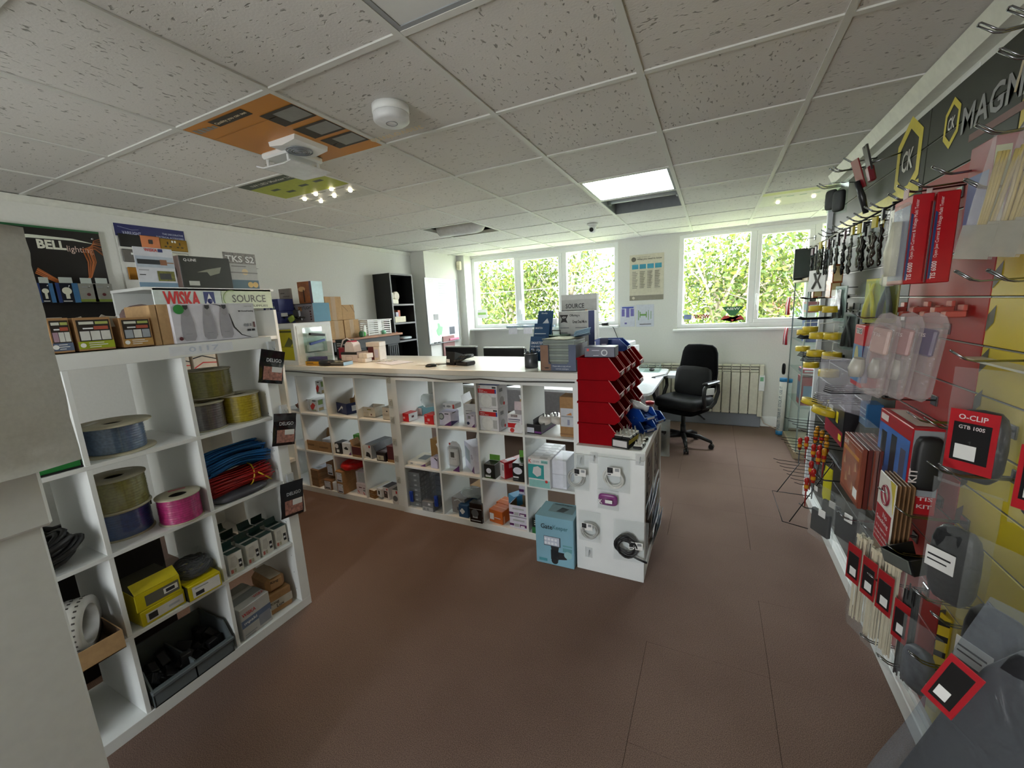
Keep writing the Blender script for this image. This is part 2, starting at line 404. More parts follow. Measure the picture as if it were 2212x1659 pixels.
# ceiling: mineral-fibre tiles on a white T-bar grid
def _fiss(nt, b):
    tc = nt.nodes.new('ShaderNodeTexCoord'); mp = nt.nodes.new('ShaderNodeMapping'); mp.inputs['Scale'].default_value = (42, 84, 1)
    oi = nt.nodes.new('ShaderNodeObjectInfo'); ad = nt.nodes.new('ShaderNodeVectorMath'); ad.operation = 'ADD'
    nt.links.new(oi.outputs['Location'], ad.inputs[1]); nt.links.new(tc.outputs['Object'], ad.inputs[0]); nt.links.new(ad.outputs[0], mp.inputs['Vector'])
    n = nt.nodes.new('ShaderNodeTexNoise'); n.inputs['Scale'].default_value = 1; n.inputs['Detail'].default_value = 1.5; n.inputs['Distortion'].default_value = .6
    nt.links.new(mp.outputs[0], n.inputs['Vector'])
    n2 = nt.nodes.new('ShaderNodeTexNoise'); n2.inputs['Scale'].default_value = 130; nt.links.new(tc.outputs['Object'], n2.inputs['Vector'])
    r = nt.nodes.new('ShaderNodeValToRGB'); r.color_ramp.elements[0].position = .29; r.color_ramp.elements[1].position = .34
    r.color_ramp.elements[0].color = (*lin('#a09e98'), 1); r.color_ramp.elements[1].color = (*lin('#dcdad5'), 1)
    nt.links.new(n.outputs['Fac'], r.inputs[0]); nt.links.new(r.outputs[0], b.inputs['Base Color'])
    b.inputs['Roughness'].default_value = .95; b.inputs['Specular IOR Level'].default_value = .1
    mr = nt.nodes.new('ShaderNodeMath'); mr.operation = 'MULTIPLY_ADD'; mr.inputs[1].default_value = .25
    r3 = nt.nodes.new('ShaderNodeMapRange'); r3.inputs[1].default_value = .27; r3.inputs[2].default_value = .36
    nt.links.new(n.outputs['Fac'], r3.inputs[0]); nt.links.new(n2.outputs['Fac'], mr.inputs[0]); nt.links.new(r3.outputs[0], mr.inputs[2])
    bp = nt.nodes.new('ShaderNodeBump'); bp.inputs['Strength'].default_value = .6; bp.inputs['Distance'].default_value = .004
    nt.links.new(mr.outputs[0], bp.inputs['Height']); nt.links.new(bp.outputs[0], b.inputs['Normal'])
FISS = nodemat('fissured_tile', _fiss)
GX, GY = -.267, 1.7226
ce = struct('ceiling', MB().box(XL-.1, YF-.1, ZC+.16, 2.3, YB+.1, ZC+.3), M('#9a9a96', .9))
TBAR = M('#d6d6d0', .5, var=.01)
TL = MB().cbox(-.294, -.294, 0, .294, .294, .015, .004).mesh('ceiling_tile', FISS)
SPECIAL = {(-1, 2), (-1, 3), (-3, -1), (-4, 0), (-4, 3), (-1, -2), (1, 4), (-1, -5), (-4, -5)}
for i in range(-7, 5):
    for j in range(-8, 8):
        cx, cy = GX+.6*i+.3, GY+.6*j+.3
        if cx < XL-.25 or cx > 2.3 or cy < YF-.25 or cy > YB+.25 or (i, j) in SPECIAL: continue
        o = bpy.data.objects.new('ceiling_tile', TL); COL.objects.link(o); o.parent = ce
        o.location = (cx, cy, ZC+.006); o.rotation_euler = (0, 0, random.choice((0, math.pi/2, math.pi)))
for i in range(-5, 5):
    x = GX+.6*i
    MB().box(x-.012, YF, ZC-.001, x+.012, YB, ZC+.005).box(x-.0015, YF, ZC+.005, x+.0015, YB, ZC+.035).build('grid_main_bar', TBAR, ce)
for j in range(-6, 7):
    y = GY+.6*j
    MB().box(XL, y-.012, ZC-.0005, 2.2, y+.012, ZC+.0055).box(XL, y-.0015, ZC+.006, 2.2, y+.0015, ZC+.034).build('grid_cross_bar', TBAR, ce)

# walls
W1 = (-3.45, -1.164, 1.285, 2.37); W2 = (-.41, 1.62, 1.215, 2.385)
H = ZC+.16
wl = struct('wall_left', MB().box(XL-.12, YF, 0, XL, YB, H), WALL)
struct('wall_pier', MB().box(XL, 4.735, 0, -3.57, YB, H), WALL)
struct('wall_reveal', MB().box(-3.57, 5.56, 0, W1[0], YB, H), WALL)
wb = MB()
wb.box(-3.57, YB, 0, 2.2, YB+.25, 1.215).box(-3.57, YB, 1.215, W2[0], YB+.25, 1.285).box(-3.57, YB, W1[3], 2.2, YB+.25, H).box(-3.57, YB, 1.285, W1[0], YB+.25, W1[3])
wb.box(W1[1], YB, 1.285, W2[0], YB+.25, W1[3]).box(W2[1], YB, 1.215, 2.2, YB+.25, W1[3])
struct('wall_back', wb, WALL)
struct('wall_right', MB().box(XR, YF, 0, XR+.12, 3.82, H).box(XR+.12, 3.70, 0, 2.2, 3.82, H), WALL)
struct('wall_far_right', MB().box(2.1, 3.82, 0, 2.2, YB, H), WALL)
# unseen wall behind the camera; its glazed opening is added for fill light
struct('wall_front', MB().box(XL, YF-.12, 0, XR, YF, .35).box(XL, YF-.12, 2.35, XR, YF, H).box(XL, YF-.12, .35, -1.65, YF, 2.35).box(-.75, YF-.12, .35, XR, YF, 2.35).box(-1.65, YF-.12, 2.2, -.75, YF, 2.35), WALL)
sf = struct('added_fill_window', MB().box(-1.65, YF-.09, .35, -.75, YF-.03, .41).box(-1.65, YF-.09, 2.14, -.75, YF-.03, 2.2).box(-1.24, YF-.09, .41, -1.16, YF-.03, 2.14).box(-1.65, YF-.09, .41, -1.59, YF-.03, 2.14).box(-.81, YF-.09, .41, -.75, YF-.03, 2.14), PVC)
struct('pane', MB().box(-1.59, YF-.064, .41, -1.24, YF-.058, 2.14), GLASS, sf)
struct('pane', MB().box(-1.16, YF-.064, .41, -.81, YF-.058, 2.14), GLASS, sf)
struct('trim_1', MB().prism([(.70, ZC-.001), (.715, ZC-.03), (.73, ZC-.062), (XR, ZC-.062), (XR, ZC-.001)], 'y', YF, 3.82), M('#d8d8cc', .5))
struct('trim_2', MB().prism([(XL, ZC-.001), (XL+.03, ZC-.001), (XL+.006, ZC-.035), (XL, ZC-.04)], 'y', YF, 4.735), M('#dfdfd6', .5))
struct('baseboard_back', MB().box(-.5, YB-.02, 0, 2.1, YB, .11).box(-.5, YB-.014, .11, 2.1, YB, .125), PVC)
struct('trim_3', MB().cbox(-.9, YB-.085, 0, .57, YB-.02, .165, .006), M('#8d9099', .8, sc=200, var=.12))

def window(name, W, mull, sash, handle):
    x0, x1, z0, z1 = W; f = .055; y0, y1 = YB+.03, YB+.1
    o = struct(name, MB().box(x0, y0, z0, x1, y1, z0+f).box(x0, y0, z1-f, x1, y1, z1).box(x0, y0, z0+f, x0+f, y1, z1-f).box(x1-f, y0, z0+f, x1, y1, z1-f), PVC)
    e = [x0+f] + [q for m in mull for q in (m-.035, m+.035)] + [x1-f]
    for m in mull: struct('mullion', MB().cbox(m-.035, y0-.004, z0+f, m+.035, y1, z1-f, .006), PVC, o)
    for k in range(len(e)//2):
        a, b = e[2*k], e[2*k+1]; g = 0
        if k in sash:
            g = .05; s = struct('sash', MB().cbox(a, y0-.018, z0+f, b, y1-.01, z0+f+g, .006).cbox(a, y0-.018, z1-f-g, b, y1-.01, z1-f, .006).cbox(a, y0-.018, z0+f+g, a+g, y1-.01, z1-f-g, .006).cbox(b-g, y0-.018, z0+f+g, b, y1-.01, z1-f-g, .006), PVC, o)
            hx = a+.02; struct('handle', MB().cbox(hx-.012, y0-.03, z0+.2, hx+.014, y0-.018, z0+.28, .004).cbox(hx-.008, y0-.05, z0+.27, hx+.01, y0-.034, z0+.40, .005).cbox(hx-.006, y0-.036, z0+.262, hx+.008, y0-.02, z0+.278, .002), PVC, s)
        struct('pane', MB().box(a+g, y0+.025, z0+f+g, b-g, y0+.031, z1-f-g), GLASS, o)
    return o
mu = [ony((a+b)/2, v, YB+.06).x for a, b, v in ((1112, 1125, 620), (1213, 1228, 600))]
window('window_1', W1, mu, {1}, None)
window('window_2', W2, [ony(1625, 580, YB+.06).x, 1.02], {1}, None)
struct('trim_4', MB().cbox(W1[0]-.04, YB-.13, W1[2]-.028, W1[1]+.02, YB+.03, W1[2], .006), PVC)
struct('trim_5', MB().cbox(W2[0]-.05, YB-.06, W2[2]-.03, 1.7, YB+.03, W2[2], .006), PVC)
# ---------------- outside: trees, house, cables ----------------
GZ = -3.2
def _leaf(nt, b):
    oi = nt.nodes.new('ShaderNodeNewGeometry'); r = nt.nodes.new('ShaderNodeValToRGB')
    r.color_ramp.elements[0].color = (*lin('#22370a'), 1); r.color_ramp.elements[1].color = (*lin('#6f7a28'), 1)
    e = r.color_ramp.elements.new(.5); e.color = (*lin('#435716'), 1)
    nt.links.new(oi.outputs['Random Per Island'], r.inputs[0]); nt.links.new(r.outputs[0], b.inputs['Base Color'])
    b.inputs['Roughness'].default_value = .6
    t = nt.nodes.new('ShaderNodeBsdfTranslucent'); nt.links.new(r.outputs[0], t.inputs[0]); x = nt.nodes.new('ShaderNodeMixShader'); x.inputs[0].default_value = .45
    o = nt.nodes['Material Output']; nt.links.new(b.outputs[0], x.inputs[1]); nt.links.new(t.outputs[0], x.inputs[2]); nt.links.new(x.outputs[0], o.inputs[0])
LEAF = nodemat('leaf', _leaf); BARK = M('#8f8472', .9, sc=14, var=.25, bump=.5)
def tree(label, x, y, h, rx, rz_, zc, nl, seed, lean=0.):
    t = thing('broadleaf_tree', label, 'tree', (x, y, GZ), group='trees beyond the windows')
    rd = random.Random(seed); tr = MB(); tips = []
    top = Vector((lean, 0, h*.55)); tr.tube([(0, 0, 0), (lean*.3, 0, h*.25), top, (lean*1.2, .1, h*.8)], [.16, .13, .09, .04], 7)
    for k in range(16):
        a = rd.uniform(0, 6.28); b = Vector((lean*.5, 0, h*rd.uniform(.25, .75)))
        e = b+Vector((math.cos(a)*rx*rd.uniform(.4, .95), math.sin(a)*rx*.6, rd.uniform(.5, 1.8)))
        m = (b+e)/2+Vector((rd.uniform(-.2, .2), rd.uniform(-.2, .2), .15)); tr.tube([b, m, e], [.05, .032, .012], 5); tips.append(e); tips.append(m)
        for q in range(2):
            e2 = e+Vector((rd.uniform(-.6, .6), rd.uniform(-.5, .5), rd.uniform(-.2, .8))); tr.tube([m, (m+e2)/2+Vector((0, 0, .1)), e2], [.022, .014, .006], 4); tips.append(e2)
    tr.build('trunk', BARK, t)
    g = np.random.default_rng(seed); blobs = [(Vector((lean, 0, zc)), rx, rz_)]
    cs = [np.array(p)+g.normal(0, .12, 3) for p in tips]
    for k in range(26):
        d = g.normal(0, 1, 3); d /= np.linalg.norm(d); q = g.uniform(.35, 1)
        cs.append(np.array([lean, 0, zc])+d*q*np.array([rx, rx*.7, rz_]))
    cs = np.array(cs); c = cs[g.integers(0, len(cs), nl)]+g.normal(0, .34, (nl, 3))*np.array([1, .8, .85])
    nrm = g.normal(0, 1, (nl, 3)); nrm[:, 2] += .5; nrm /= np.linalg.norm(nrm, axis=1)[:, None]
    a = np.cross(nrm, g.normal(0, 1, (nl, 3))); a /= np.linalg.norm(a, axis=1)[:, None]; b = np.cross(nrm, a)
    s = g.uniform(.045, .085, (nl, 1)); V = np.stack([c-a*s, c+b*s*.45+nrm*s*.12, c+a*s, c-b*s*.45+nrm*s*.12], 1).reshape(-1, 3)
    F = np.arange(nl*4).reshape(-1, 4)
    me = bpy.data.meshes.new('crown'); me.from_pydata(V.tolist(), [], F.tolist()); me.materials.append(LEAF); me.update()
    o = bpy.data.objects.new('crown', me); COL.objects.link(o); o.parent = t
tree('tall slender leafy tree behind the leftmost window pane', -7.6, 11.2, 7.4, 1.8, 2.5, 4.6, 7000, 11)
tree('bushy yellow-green tree filling the middle pane of the left window', -5.35, 10.6, 7.2, 1.5, 2.3, 4.5, 7500, 12, .2)
tree('tree with bare pale forked branches behind the right pane of the left window', -3.35, 10.8, 7.6, 1.25, 2.2, 4.5, 4200, 13, -.2)
tree('full green tree behind the left pane of the right window', .05, 10.2, 6.9, 1.35, 2.0, 4.7, 9000, 14)
tree('sparse green tree behind the opening pane of the right window', 1.75, 10.8, 7.2, 1.4, 2.0, 4.2, 4300, 15, .1)
tree('low hedge-like tree beyond the window sill', -5.6, 14.5, 5.4, 3.8, 1.6, 3.4, 9000, 16)
struct('ground_outside', MB().box(-40, YB+.6, GZ-.2, 40, 60, GZ), M('#6f7a4a', .95, sc=2, var=.2))
def house(label, x, y, w, d, h, seed):
    t = thing('brick_house', label, 'building', (x, y, GZ))
    def bk(nt, b):
        tc = nt.nodes.new('ShaderNodeTexCoord'); br = nt.nodes.new('ShaderNodeTexBrick'); mp = nt.nodes.new('ShaderNodeMapping'); mp.inputs['Rotation'].default_value = (R(90), 0, 0)
        br.inputs['Scale'].default_value = 4.4; br.inputs['Color1'].default_value = (*lin('#9c5a48'), 1); br.inputs['Color2'].default_value = (*lin('#7f4336'), 1); br.inputs['Mortar'].default_value = (*lin('#b3a598'), 1)
        nt.links.new(tc.outputs['Object'], mp.inputs[0]); nt.links.new(mp.outputs[0], br.inputs['Vector']); nt.links.new(br.outputs[0], b.inputs['Base Color']); b.inputs['Roughness'].default_value = .9
    MB().box(-w/2, 0, 0, w/2, d, h).build('brick_wall', nodemat('brick', bk), t)
    MB().prism([(-.3, h), (d/2, h+1.6), (d+.3, h), (d+.3, h-.1), (-.3, h-.1)], 'x', -w/2-.3, w/2+.3).build('roof', M('#6e4a40', .9, sc=6, var=.2), t)
    for k in range(3):
        for zz in (1.0, 3.2):
            cx = -w/2+w*(k+.5)/3
            f = MB().box(cx-.5, -.05, zz, cx+.5, .02, zz+.07).box(cx-.5, -.05, zz+1.03, cx+.5, .02, zz+1.1).box(cx-.5, -.05, zz+.07, cx-.43, .02, zz+1.03).box(cx+.43, -.05, zz+.07, cx+.5, .02, zz+1.03).box(cx-.03, -.05, zz+.07, cx+.03, .02, zz+1.03).build('window', PVC, t)
            MB().box(cx-.43, -.02, zz+.07, cx+.43, -.012, zz+1.03).build('pane', M('#39434c', .1), f)
house('red brick house with tiled roof seen low behind the right window', 3.2, 19, 5.5, 6, 4.6, 1)
house('pale-windowed brick house glimpsed left of the full green tree', -3.4, 26, 4.2, 6, 4.5, 2)
for k, (z0, z1, lb) in enumerate(((2.02, 1.99, 'upper'), (1.28, 1.2, 'lower'))):
    pts = [(-9+i*.78, 8.6, z0+(z1-z0)*i/9-.06*math.sin(math.pi*i/9)) for i in range(10)]
    tag(MB().tube(pts, .005, 5).build('overhead_cable', M('#8a8d8c', .5)), lb+' pale overhead cable crossing outside the left window', 'cable')

# ---------------- ceiling fittings ----------------
def cell(i, j): return GX+.6*i+.3, GY+.6*j+.3
def ledpanel(ij, label, em):
    x, y = cell(*ij); t = thing('ceiling_light_panel', label, 'ceiling light', (x, y, ZC))
    MB().box(-.296, -.296, .001, .296, -.272, .014).box(-.296, .272, .001, .296, .296, .014).box(-.296, -.272, .001, -.272, .272, .014).box(.272, -.272, .001, .296, .272, .014).build('frame', M('#8f9396', .4), t)
    MB().box(-.272, -.272, .004, .272, .272, .01).build('diffuser', M('#f2fff8', .5, var=0, emit=em) if em else M('#d9dbd8', .4, var=.01), t)
    return t
ledpanel((-1, 2), 'lit square ceiling panel glowing white in front of the pier', 7.0)
ledpanel((-1, -2), 'unlit opal ceiling panel with grey frame at the top edge', 0)
for ij in ((-1, -5), (-4, -5)): ledpanel(ij, {(-1, -5): 'added unseen fill light panel behind the viewer above the tool wall', (-4, -5): 'added unseen fill light panel behind the viewer near the front wall'}[ij], 3.0)  # unseen panels, added behind the camera to brighten the foreground
# open light fitting next to the lit panel
x, y = cell(-1, 3); t = thing('recessed_light_fitting', 'unlit open ceiling fitting with a tube beside the lit panel', 'ceiling light', (x, y, ZC))
MB().box(-.29, -.29, .10, .29, .29, .105).box(-.29, -.29, .0, .29, -.282, .1).box(-.29, .282, .0, .29, .29, .1).box(-.29, -.282, .0, -.282, .282, .1).box(.282, -.282, .0, .29, .282, .1).build('housing', M('#7f8488', .5), t)
MB().tube([(-.26, -.02, .055), (.26, -.02, .055)], .026, 12).build('tube', M('#c9d2d4', .3), t)
for s in (-1, 1): MB().cbox(s*.272-.01, -.05, .02, s*.272+.01, .01, .1, .003).build('lamp_holder', M('#aeb4b6', .4), t)
# missing tile with sagging white duct
x, y = cell(-4, 3); t = thing('ceiling_duct', 'white sagging duct end showing through the missing ceiling tile', 'duct', (x, y, ZC))
MB().lathe([(.095, -.26), (.1, -.1), (.1, .15), (.09, .22), (.06, .25), (.0, .255)], 16, (0, 0, .055), ax='x').build('duct', M('#cfd0cc', .35), t)
MB().box(-.29, -.29, .125, .29, .29, .13).build('void_board', M('#6b5a45', .9), t)
# orange ventilation display board
OR = M('#c9842a', .4, sc=4, var=.04)
x, y = cell(-3, -1); t = thing('ventilation_display_board', 'orange ceiling display board with two white extractor fans', 'display board', (x, y, ZC))
bd = MB().box(-.297, -.297, .0, .297, .297, .012); ms = [OR, M('#57503f', .6), M('#8c8d88', .5), M('#a8702a', .5), M('#3a352c', .6)]
zz = -.0012
def under(mb, u0, v0, u1, v1, m, z=zz): mb.quad((u0, v0, z), (u0, v1, z), (u1, v1, z), (u1, v0, z), m)
for k, yy in enumerate((-.20, -.05, .09)):
    under(bd, .09, yy, .285, yy+.115, 4); under(bd, .15, yy+.015, .278, yy+.1, 2, zz*1.4)
under(bd, -.13, -.275, .09, -.225, 4); under(bd, -.285, .21, -.08, .25, 1)
under(bd, -.29, -.165, .29, -.162, 3); under(bd, -.29, .155, .29, .158, 3)
for k in range(6): under(bd, -.27+.0*k, -.27+.0*k, -.27, -.27, 2)
for k in range(5): under(bd, -.27+k*.027, -.262+k*.004, -.25+k*.027, -.225, 2)
bd.build('board', ms, t)
l = MB(); letters(l, 'envirovent', (.28, .205, -.002), (-1, 0, 0), (0, -1, 0), -.30, -.045, 0); letters(l, 'Quality you can see', (-.12, -.238, -.002), (1, 0, 0), (0, -1, 0), .2, .02, 0); l.build('lettering', M('#e8d8b8', .6), t)
f1 = MB().prism([(-.09, -.02), (.09, -.02), (.085, -.04), (0, -.05), (-.085, -.04)], 'y', .0, .18).xf(Matrix.Translation((-.03, -.02, .02)))
f1.build('square_fan', PVC, t)
sp = MB()
for k in range(5): sp.tube([(-.03+(.014+.011*k)*math.cos(a*math.pi/10), .07+(.014+.011*k)*math.sin(a*math.pi/10), -.036+.0015*k) for a in range(20)], .0025, 5, closed=True)
sp.build('fan_grille', M('#8a9096', .3), t)
MB().cbox(-.27, .04, -.03, -.08, .25, .0, .008).build('fan_box', PVC, t)
MB().prism([(-.30, -.062), (-.25, -.078), (-.10, -.082), (-.05, -.075), (-.05, -.07), (-.10, -.076), (-.25, -.072), (-.30, -.056)], 'y', .03, .26).build('fan_cover', M('#e4e8e8', .25), t)
for a, b in ((-.25, .06), (-.1, .06), (-.25, .23), (-.1, .23)): MB().tube([(a, b, -.03), (a, b, -.074)], .008, 6).build('spacer', PVC, t)
# green lamp display board
x, y = cell(-4, 0); t = thing('lamp_display_board', 'green and white ceiling display board with small lit lamps', 'display board', (x, y, ZC))
bd = MB().box(-.297, -.297, 0, .297, .297, .012); under(bd, -.297, -.297, .297, -.215, 1); under(bd, -.297, -.215, .297, .03, 2)
for a, b in ((-.15, -.08), (.02, -.12), (.16, -.13), (-.2, -.15)): under(bd, a, b, a+.07, b+.03, 1, zz*1.5)
for k in range(6): under(bd, -.22+(k % 3)*.17, .06+(k//3)*.1, -.12+(k % 3)*.17, .066+(k//3)*.1, 1, zz*1.5)
bd.build('board', [M('#c8c9c2', .4), M('#3f4a3c', .5), M('#a3ad38', .5)], t)
l = MB(); letters(l, '1W LED Marker Lights', (-.22, -.235, -.002), (1, 0, 0), (0, -1, 0), .42, .035); letters(l, 'GET LED', (.04, .26, -.002), (1, 0, 0), (0, -1, 0), .2, .045); l.build('lettering', [M('#d9d9d0', .6)], t)
for k, (a, b) in enumerate(((-.2, .10), (-.04, .06), (.13, .04), (-.16, .2), (.02, .16), (.2, .13))):
    c = MB().lathe([(.012, 0), (.012, -.01), (.008, -.013)], 10, (a, b, 0)).build('marker_lamp', M('#fff2d0', .4, emit=9.), t)
    sp_ = bpy.data.lights.new('marker_lamp_light', 'SPOT'); sp_.energy = 3.8; sp_.color = (1, .66, .36); sp_.spot_size = R(95); sp_.spot_blend = .8; sp_.shadow_soft_size = .012
    so_ = bpy.data.objects.new('marker_lamp_light', sp_); COL.objects.link(so_); so_.parent = t; so_.location = (a, b, -.02)
# pale display board at the right over the window
x, y = cell(1, 4); t = thing('marker_light_board', 'pale ceiling display board above the right window', 'display board', (x, y, ZC))
bd = MB().box(-.297, -.297, 0, .297, .297, .012); under(bd, -.297, -.297, .297, -.2, 1)
for k in range(5): under(bd, -.2+k*.09, -.1, -.15+k*.09, -.07, 2, zz*1.5)
bd.build('board', [M('#d4d6c8', .4), M('#c9cf8a', .5), M('#a8c0b0', .5)], t)
for a, b in ((-.15, .12), (.1, .05)): MB().lathe([(.014, 0), (.013, -.012), (.006, -.016)], 10, (a, b, 0)).build('marker_lamp', M('#fff2d0', .4, emit=6.), t)
# smoke detector and dome camera
p = onz(842, 222, ZC); t = thing('smoke_detector', 'round white smoke detector on the ceiling', 'smoke detector', (p.x-.02, p.y+.025, ZC))
MB().lathe([(.072, .0), (.072, -.026), (.068, -.028)], 28).build('base', PVC, t)
MB().lathe([(.068, -.028), (.07, -.032), (.07, -.052), (.06, -.06), (.0, -.062)], 28).build('sensor_head', M('#e2e4e4', .35), t)
MB().tube([(.022*math.cos(a*.45), .022*math.sin(a*.45), -.062) for a in range(14)], .0015, 5, closed=True).build('test_button', GREYT, t)
p = onz(1280, 484, ZC); t = thing('dome_camera', 'small white dome security camera on the ceiling', 'camera', (p.x, p.y, ZC))
MB().lathe([(.055, 0), (.055, -.018), (.045, -.03)], 20).build('base', PVC, t)
MB().sph((0, -.005, -.05), .042, 14).build('dome', PVC, t)
MB().lathe([(.02, 0), (.022, .008), (.012, .012)], 14, (0, 0, 0)).xf(Matrix.Translation((0, -.042, -.06)) @ Matrix.Rotation(R(105), 4, 'X')).build('lens', BLK, t)
# ---------------- back of the room ----------------
def poster(name, label, cat, px, ax, c, th, bodymat, fn, off=0.):
    """flat sheet on a wall plane; px = (ul, vt, ur, vb)"""
    f = ony if ax == 'y' else onx; a = f(px[0], px[3], c); b = f(px[2], px[1], c)
    w_ = (b.x-a.x) if ax == 'y' else (b.y-a.y); h_ = b.z-a.z
    loc = ((a.x+b.x)/2, c-th/2, a.z) if ax == 'y' else (c+th/2, (a.y+b.y)/2, a.z)
    return carton(name, label, cat, loc, (abs(w_), th, h_), 0 if ax == 'y' else math.pi/2, bodymat, **fn)
CRM = M('#cfc9b4', .6)
TEAL = M('#3f93ac', .6)
lines = [('F', .08+c*.22, .62-r*.035, .08+c*.22+.16*(.7+.3*((r*7+c*3) % 4)/3), .635-r*.035, M('#8f8b7e', .7, var=0)) for c in range(4) for r in range(11)]
poster('wall_poster', 'cream safety poster with four blue pictures on the pier', 'poster', (1360, 545, 1435, 650), 'y', YB-.001, .003, CRM,
       dict(pr=[('F', .07+k*.225, .69, .26+k*.225, .79, TEAL) for k in range(4)] + [('F', 0, 0, 1, .11, M('#8f8a7c', .6)), ('disc', 'F', .12, .055, .018, CRM), ('disc', 'F', .12, .90, .03, M('#6e6a60', .7))] + lines,
            tx=[('F', .22, .87, .94, .92, 'What you need to know', M('#54514a', .7, var=0)), ('F', .22, .93, .6, .95, 'Health and Safety Law', M('#77736a', .7, var=0))]))
PLAN = M('#cdd0da', .35)
poster('floor_plan_sheet', 'clear-pocketed purple floor plan sheet under the cream poster', 'sheet', (1340, 660, 1372, 706), 'y', YB-.001, .003, PLAN,
       dict(pr=[('F', .1, .5, .3, .85, M('#6d66a8', .6)), ('F', .4, .45, .62, .88, M('#6d66a8', .6)), ('F', .7, .5, .92, .85, M('#6d66a8', .6)), ('F', .12, .88, .9, .95, M('#4553a0', .6)), ('F', .3, .12, .45, .2, M('#6d66a8', .6))]))
GRN = M('#6f9a52', .6)
poster('floor_plan_sheet', 'clear-pocketed green floor plan sheet under the cream poster', 'sheet', (1374, 657, 1413, 706), 'y', YB-.001, .003, PLAN,
       dict(pr=[('F', .12, .3, .16, .75, GRN), ('F', .2, .5, .6, .58, GRN), ('F', .2, .42, .25, .68, GRN), ('F', .55, .42, .6, .68, GRN), ('F', .68, .3, .71, .75, GRN), ('F', .82, .35, .85, .7, GRN), ('F', .2, .1, .85, .13, INK)]))
# sill pocket wallets of paper
for k, (u0, u1) in enumerate(((1004, 1037), (1037, 1070), (1070, 1112))):
    a = onz(u0, 722, 1.285); b = onz(u1, 722, 1.285)
    t = carton('paper_tray', ordn(k)+' clear letter tray of paper from the left on the window sill', 'letter tray', ((a.x+b.x)/2, YB-.04, 1.286), (abs(b.x-a.x)*.96, .15, .03), 0, M('#a9bccb', .3, alpha=.75), opened=PAPER, group='letter trays on the sill', extra=lambda t, w, d, h: MB().obox((0, 0, .022), (w*.9, d*.85, .012), (R(4), R(3), R(5))).build('paper', M('#c4d4e2', .7), t))
    c = MB().box(-.07, -.003, -.09, .07, 0, 0).build('tray_label', M('#dcd8e0', .6), t, (0, -.1, 0)) if k < 2 else None
p = onz(1121, 716, 1.285)
carton('blue_sill_box', 'bright blue low box at the end of the letter trays', 'box', (p.x, YB-.05, 1.286), (.1, .1, .045), .1, M('#1f57c4', .4), opened=M('#163f8e', .5))
carton('sill_card', 'white folded card standing beside the blue sill box', 'card', (p.x+.13, YB-.03, 1.286), (.13, .05, .12), 0, PAPER, pr=[('F', .1, .2, .9, .8, M('#d4d6d8', .6))])
carton('sill_card', 'larger white card box standing on the sill behind the blue leaflets', 'card', (p.x+.55, YB-.03, 1.286), (.2, .06, .12), 0, PAPER, pr=[('F', .1, .2, .9, .8, M('#d4d6d8', .6))])
poster('window_sticker', 'white and green notice stuck low on the left pane', 'sticker', (1029, 668, 1052, 688), 'y', YB+.052, .001, PAPER, dict(pr=[('F', .1, .4, .9, .65, M('#8fc060', .5))]))
# stickers on the right window
t = thing('window_decal', 'red and green triangular AIEW decal on the right window', 'sticker', ony(1582, 690, YB+.05))
MB().prism([(-.12, .155), (.12, .155), (.03, .05), (-.03, .05)], 'y', 0, .001).build('triangle_print', M('#2f6b3c', .5), t)
MB().prism([(-.13, 0), (.13, 0), (.09, .05), (.04, .045), (0, -.03), (-.04, .045), (-.09, .05)], 'y', 0, .001).build('arrow_print', M('#b03a34', .5), t)
letters(MB(), 'AIEW', (-.075, -.001, .115), (1, 0, 0), (0, 0, 1), .15, .03).build('lettering', M('#e8eee8', .5), t)
t = thing('window_decal', 'mirrored red WISKA decal low on the right window', 'sticker', ony(1512, 685, YB+.05))
letters(MB(), 'WISKA', (.11, -.002, -.02), (-1, 0, 0), (0, 0, 1), .2, .055, bold=2).build('lettering', M('#8a1f38', .5), t)
MB().box(-.19, 0, -.025, -.1, .001, .035).build('emblem_print', M('#6f7fa8', .5), t)
# window-sill cable and charger
tag(MB().tube([(-1.55, YB-.05, 1.33), (-1.4, YB-.08, 1.30), (-1.3, YB-.1, 1.30), (-1.2, YB-.13, 1.26), (-1.15, YB-.1, 1.12), (-1.13, YB-.08, .85), (-1.1, YB-.1, .76)], .005, 6).tube([(-1.36, YB-.09, 1.305), (-1.28, YB-.1, 1.305)], .022, 8).build('power_cable', BLK), 'black power cable trailing off the sill by the pier', 'cable')
# PIR sensor and trunking
p = ony(990, 566, 5.55); t = thing('motion_sensor', 'cream motion sensor box high in the corner by the left window', 'sensor', (-3.52, 5.53, 2.19))
MB().cbox(-.035, -.03, 0, .035, .028, .13, .01).build('case', M('#e2dcc4', .45), t); MB().cbox(-.026, -.036, .03, .026, -.03, .075, .004).build('lens', M('#cfc8ac', .3), t)
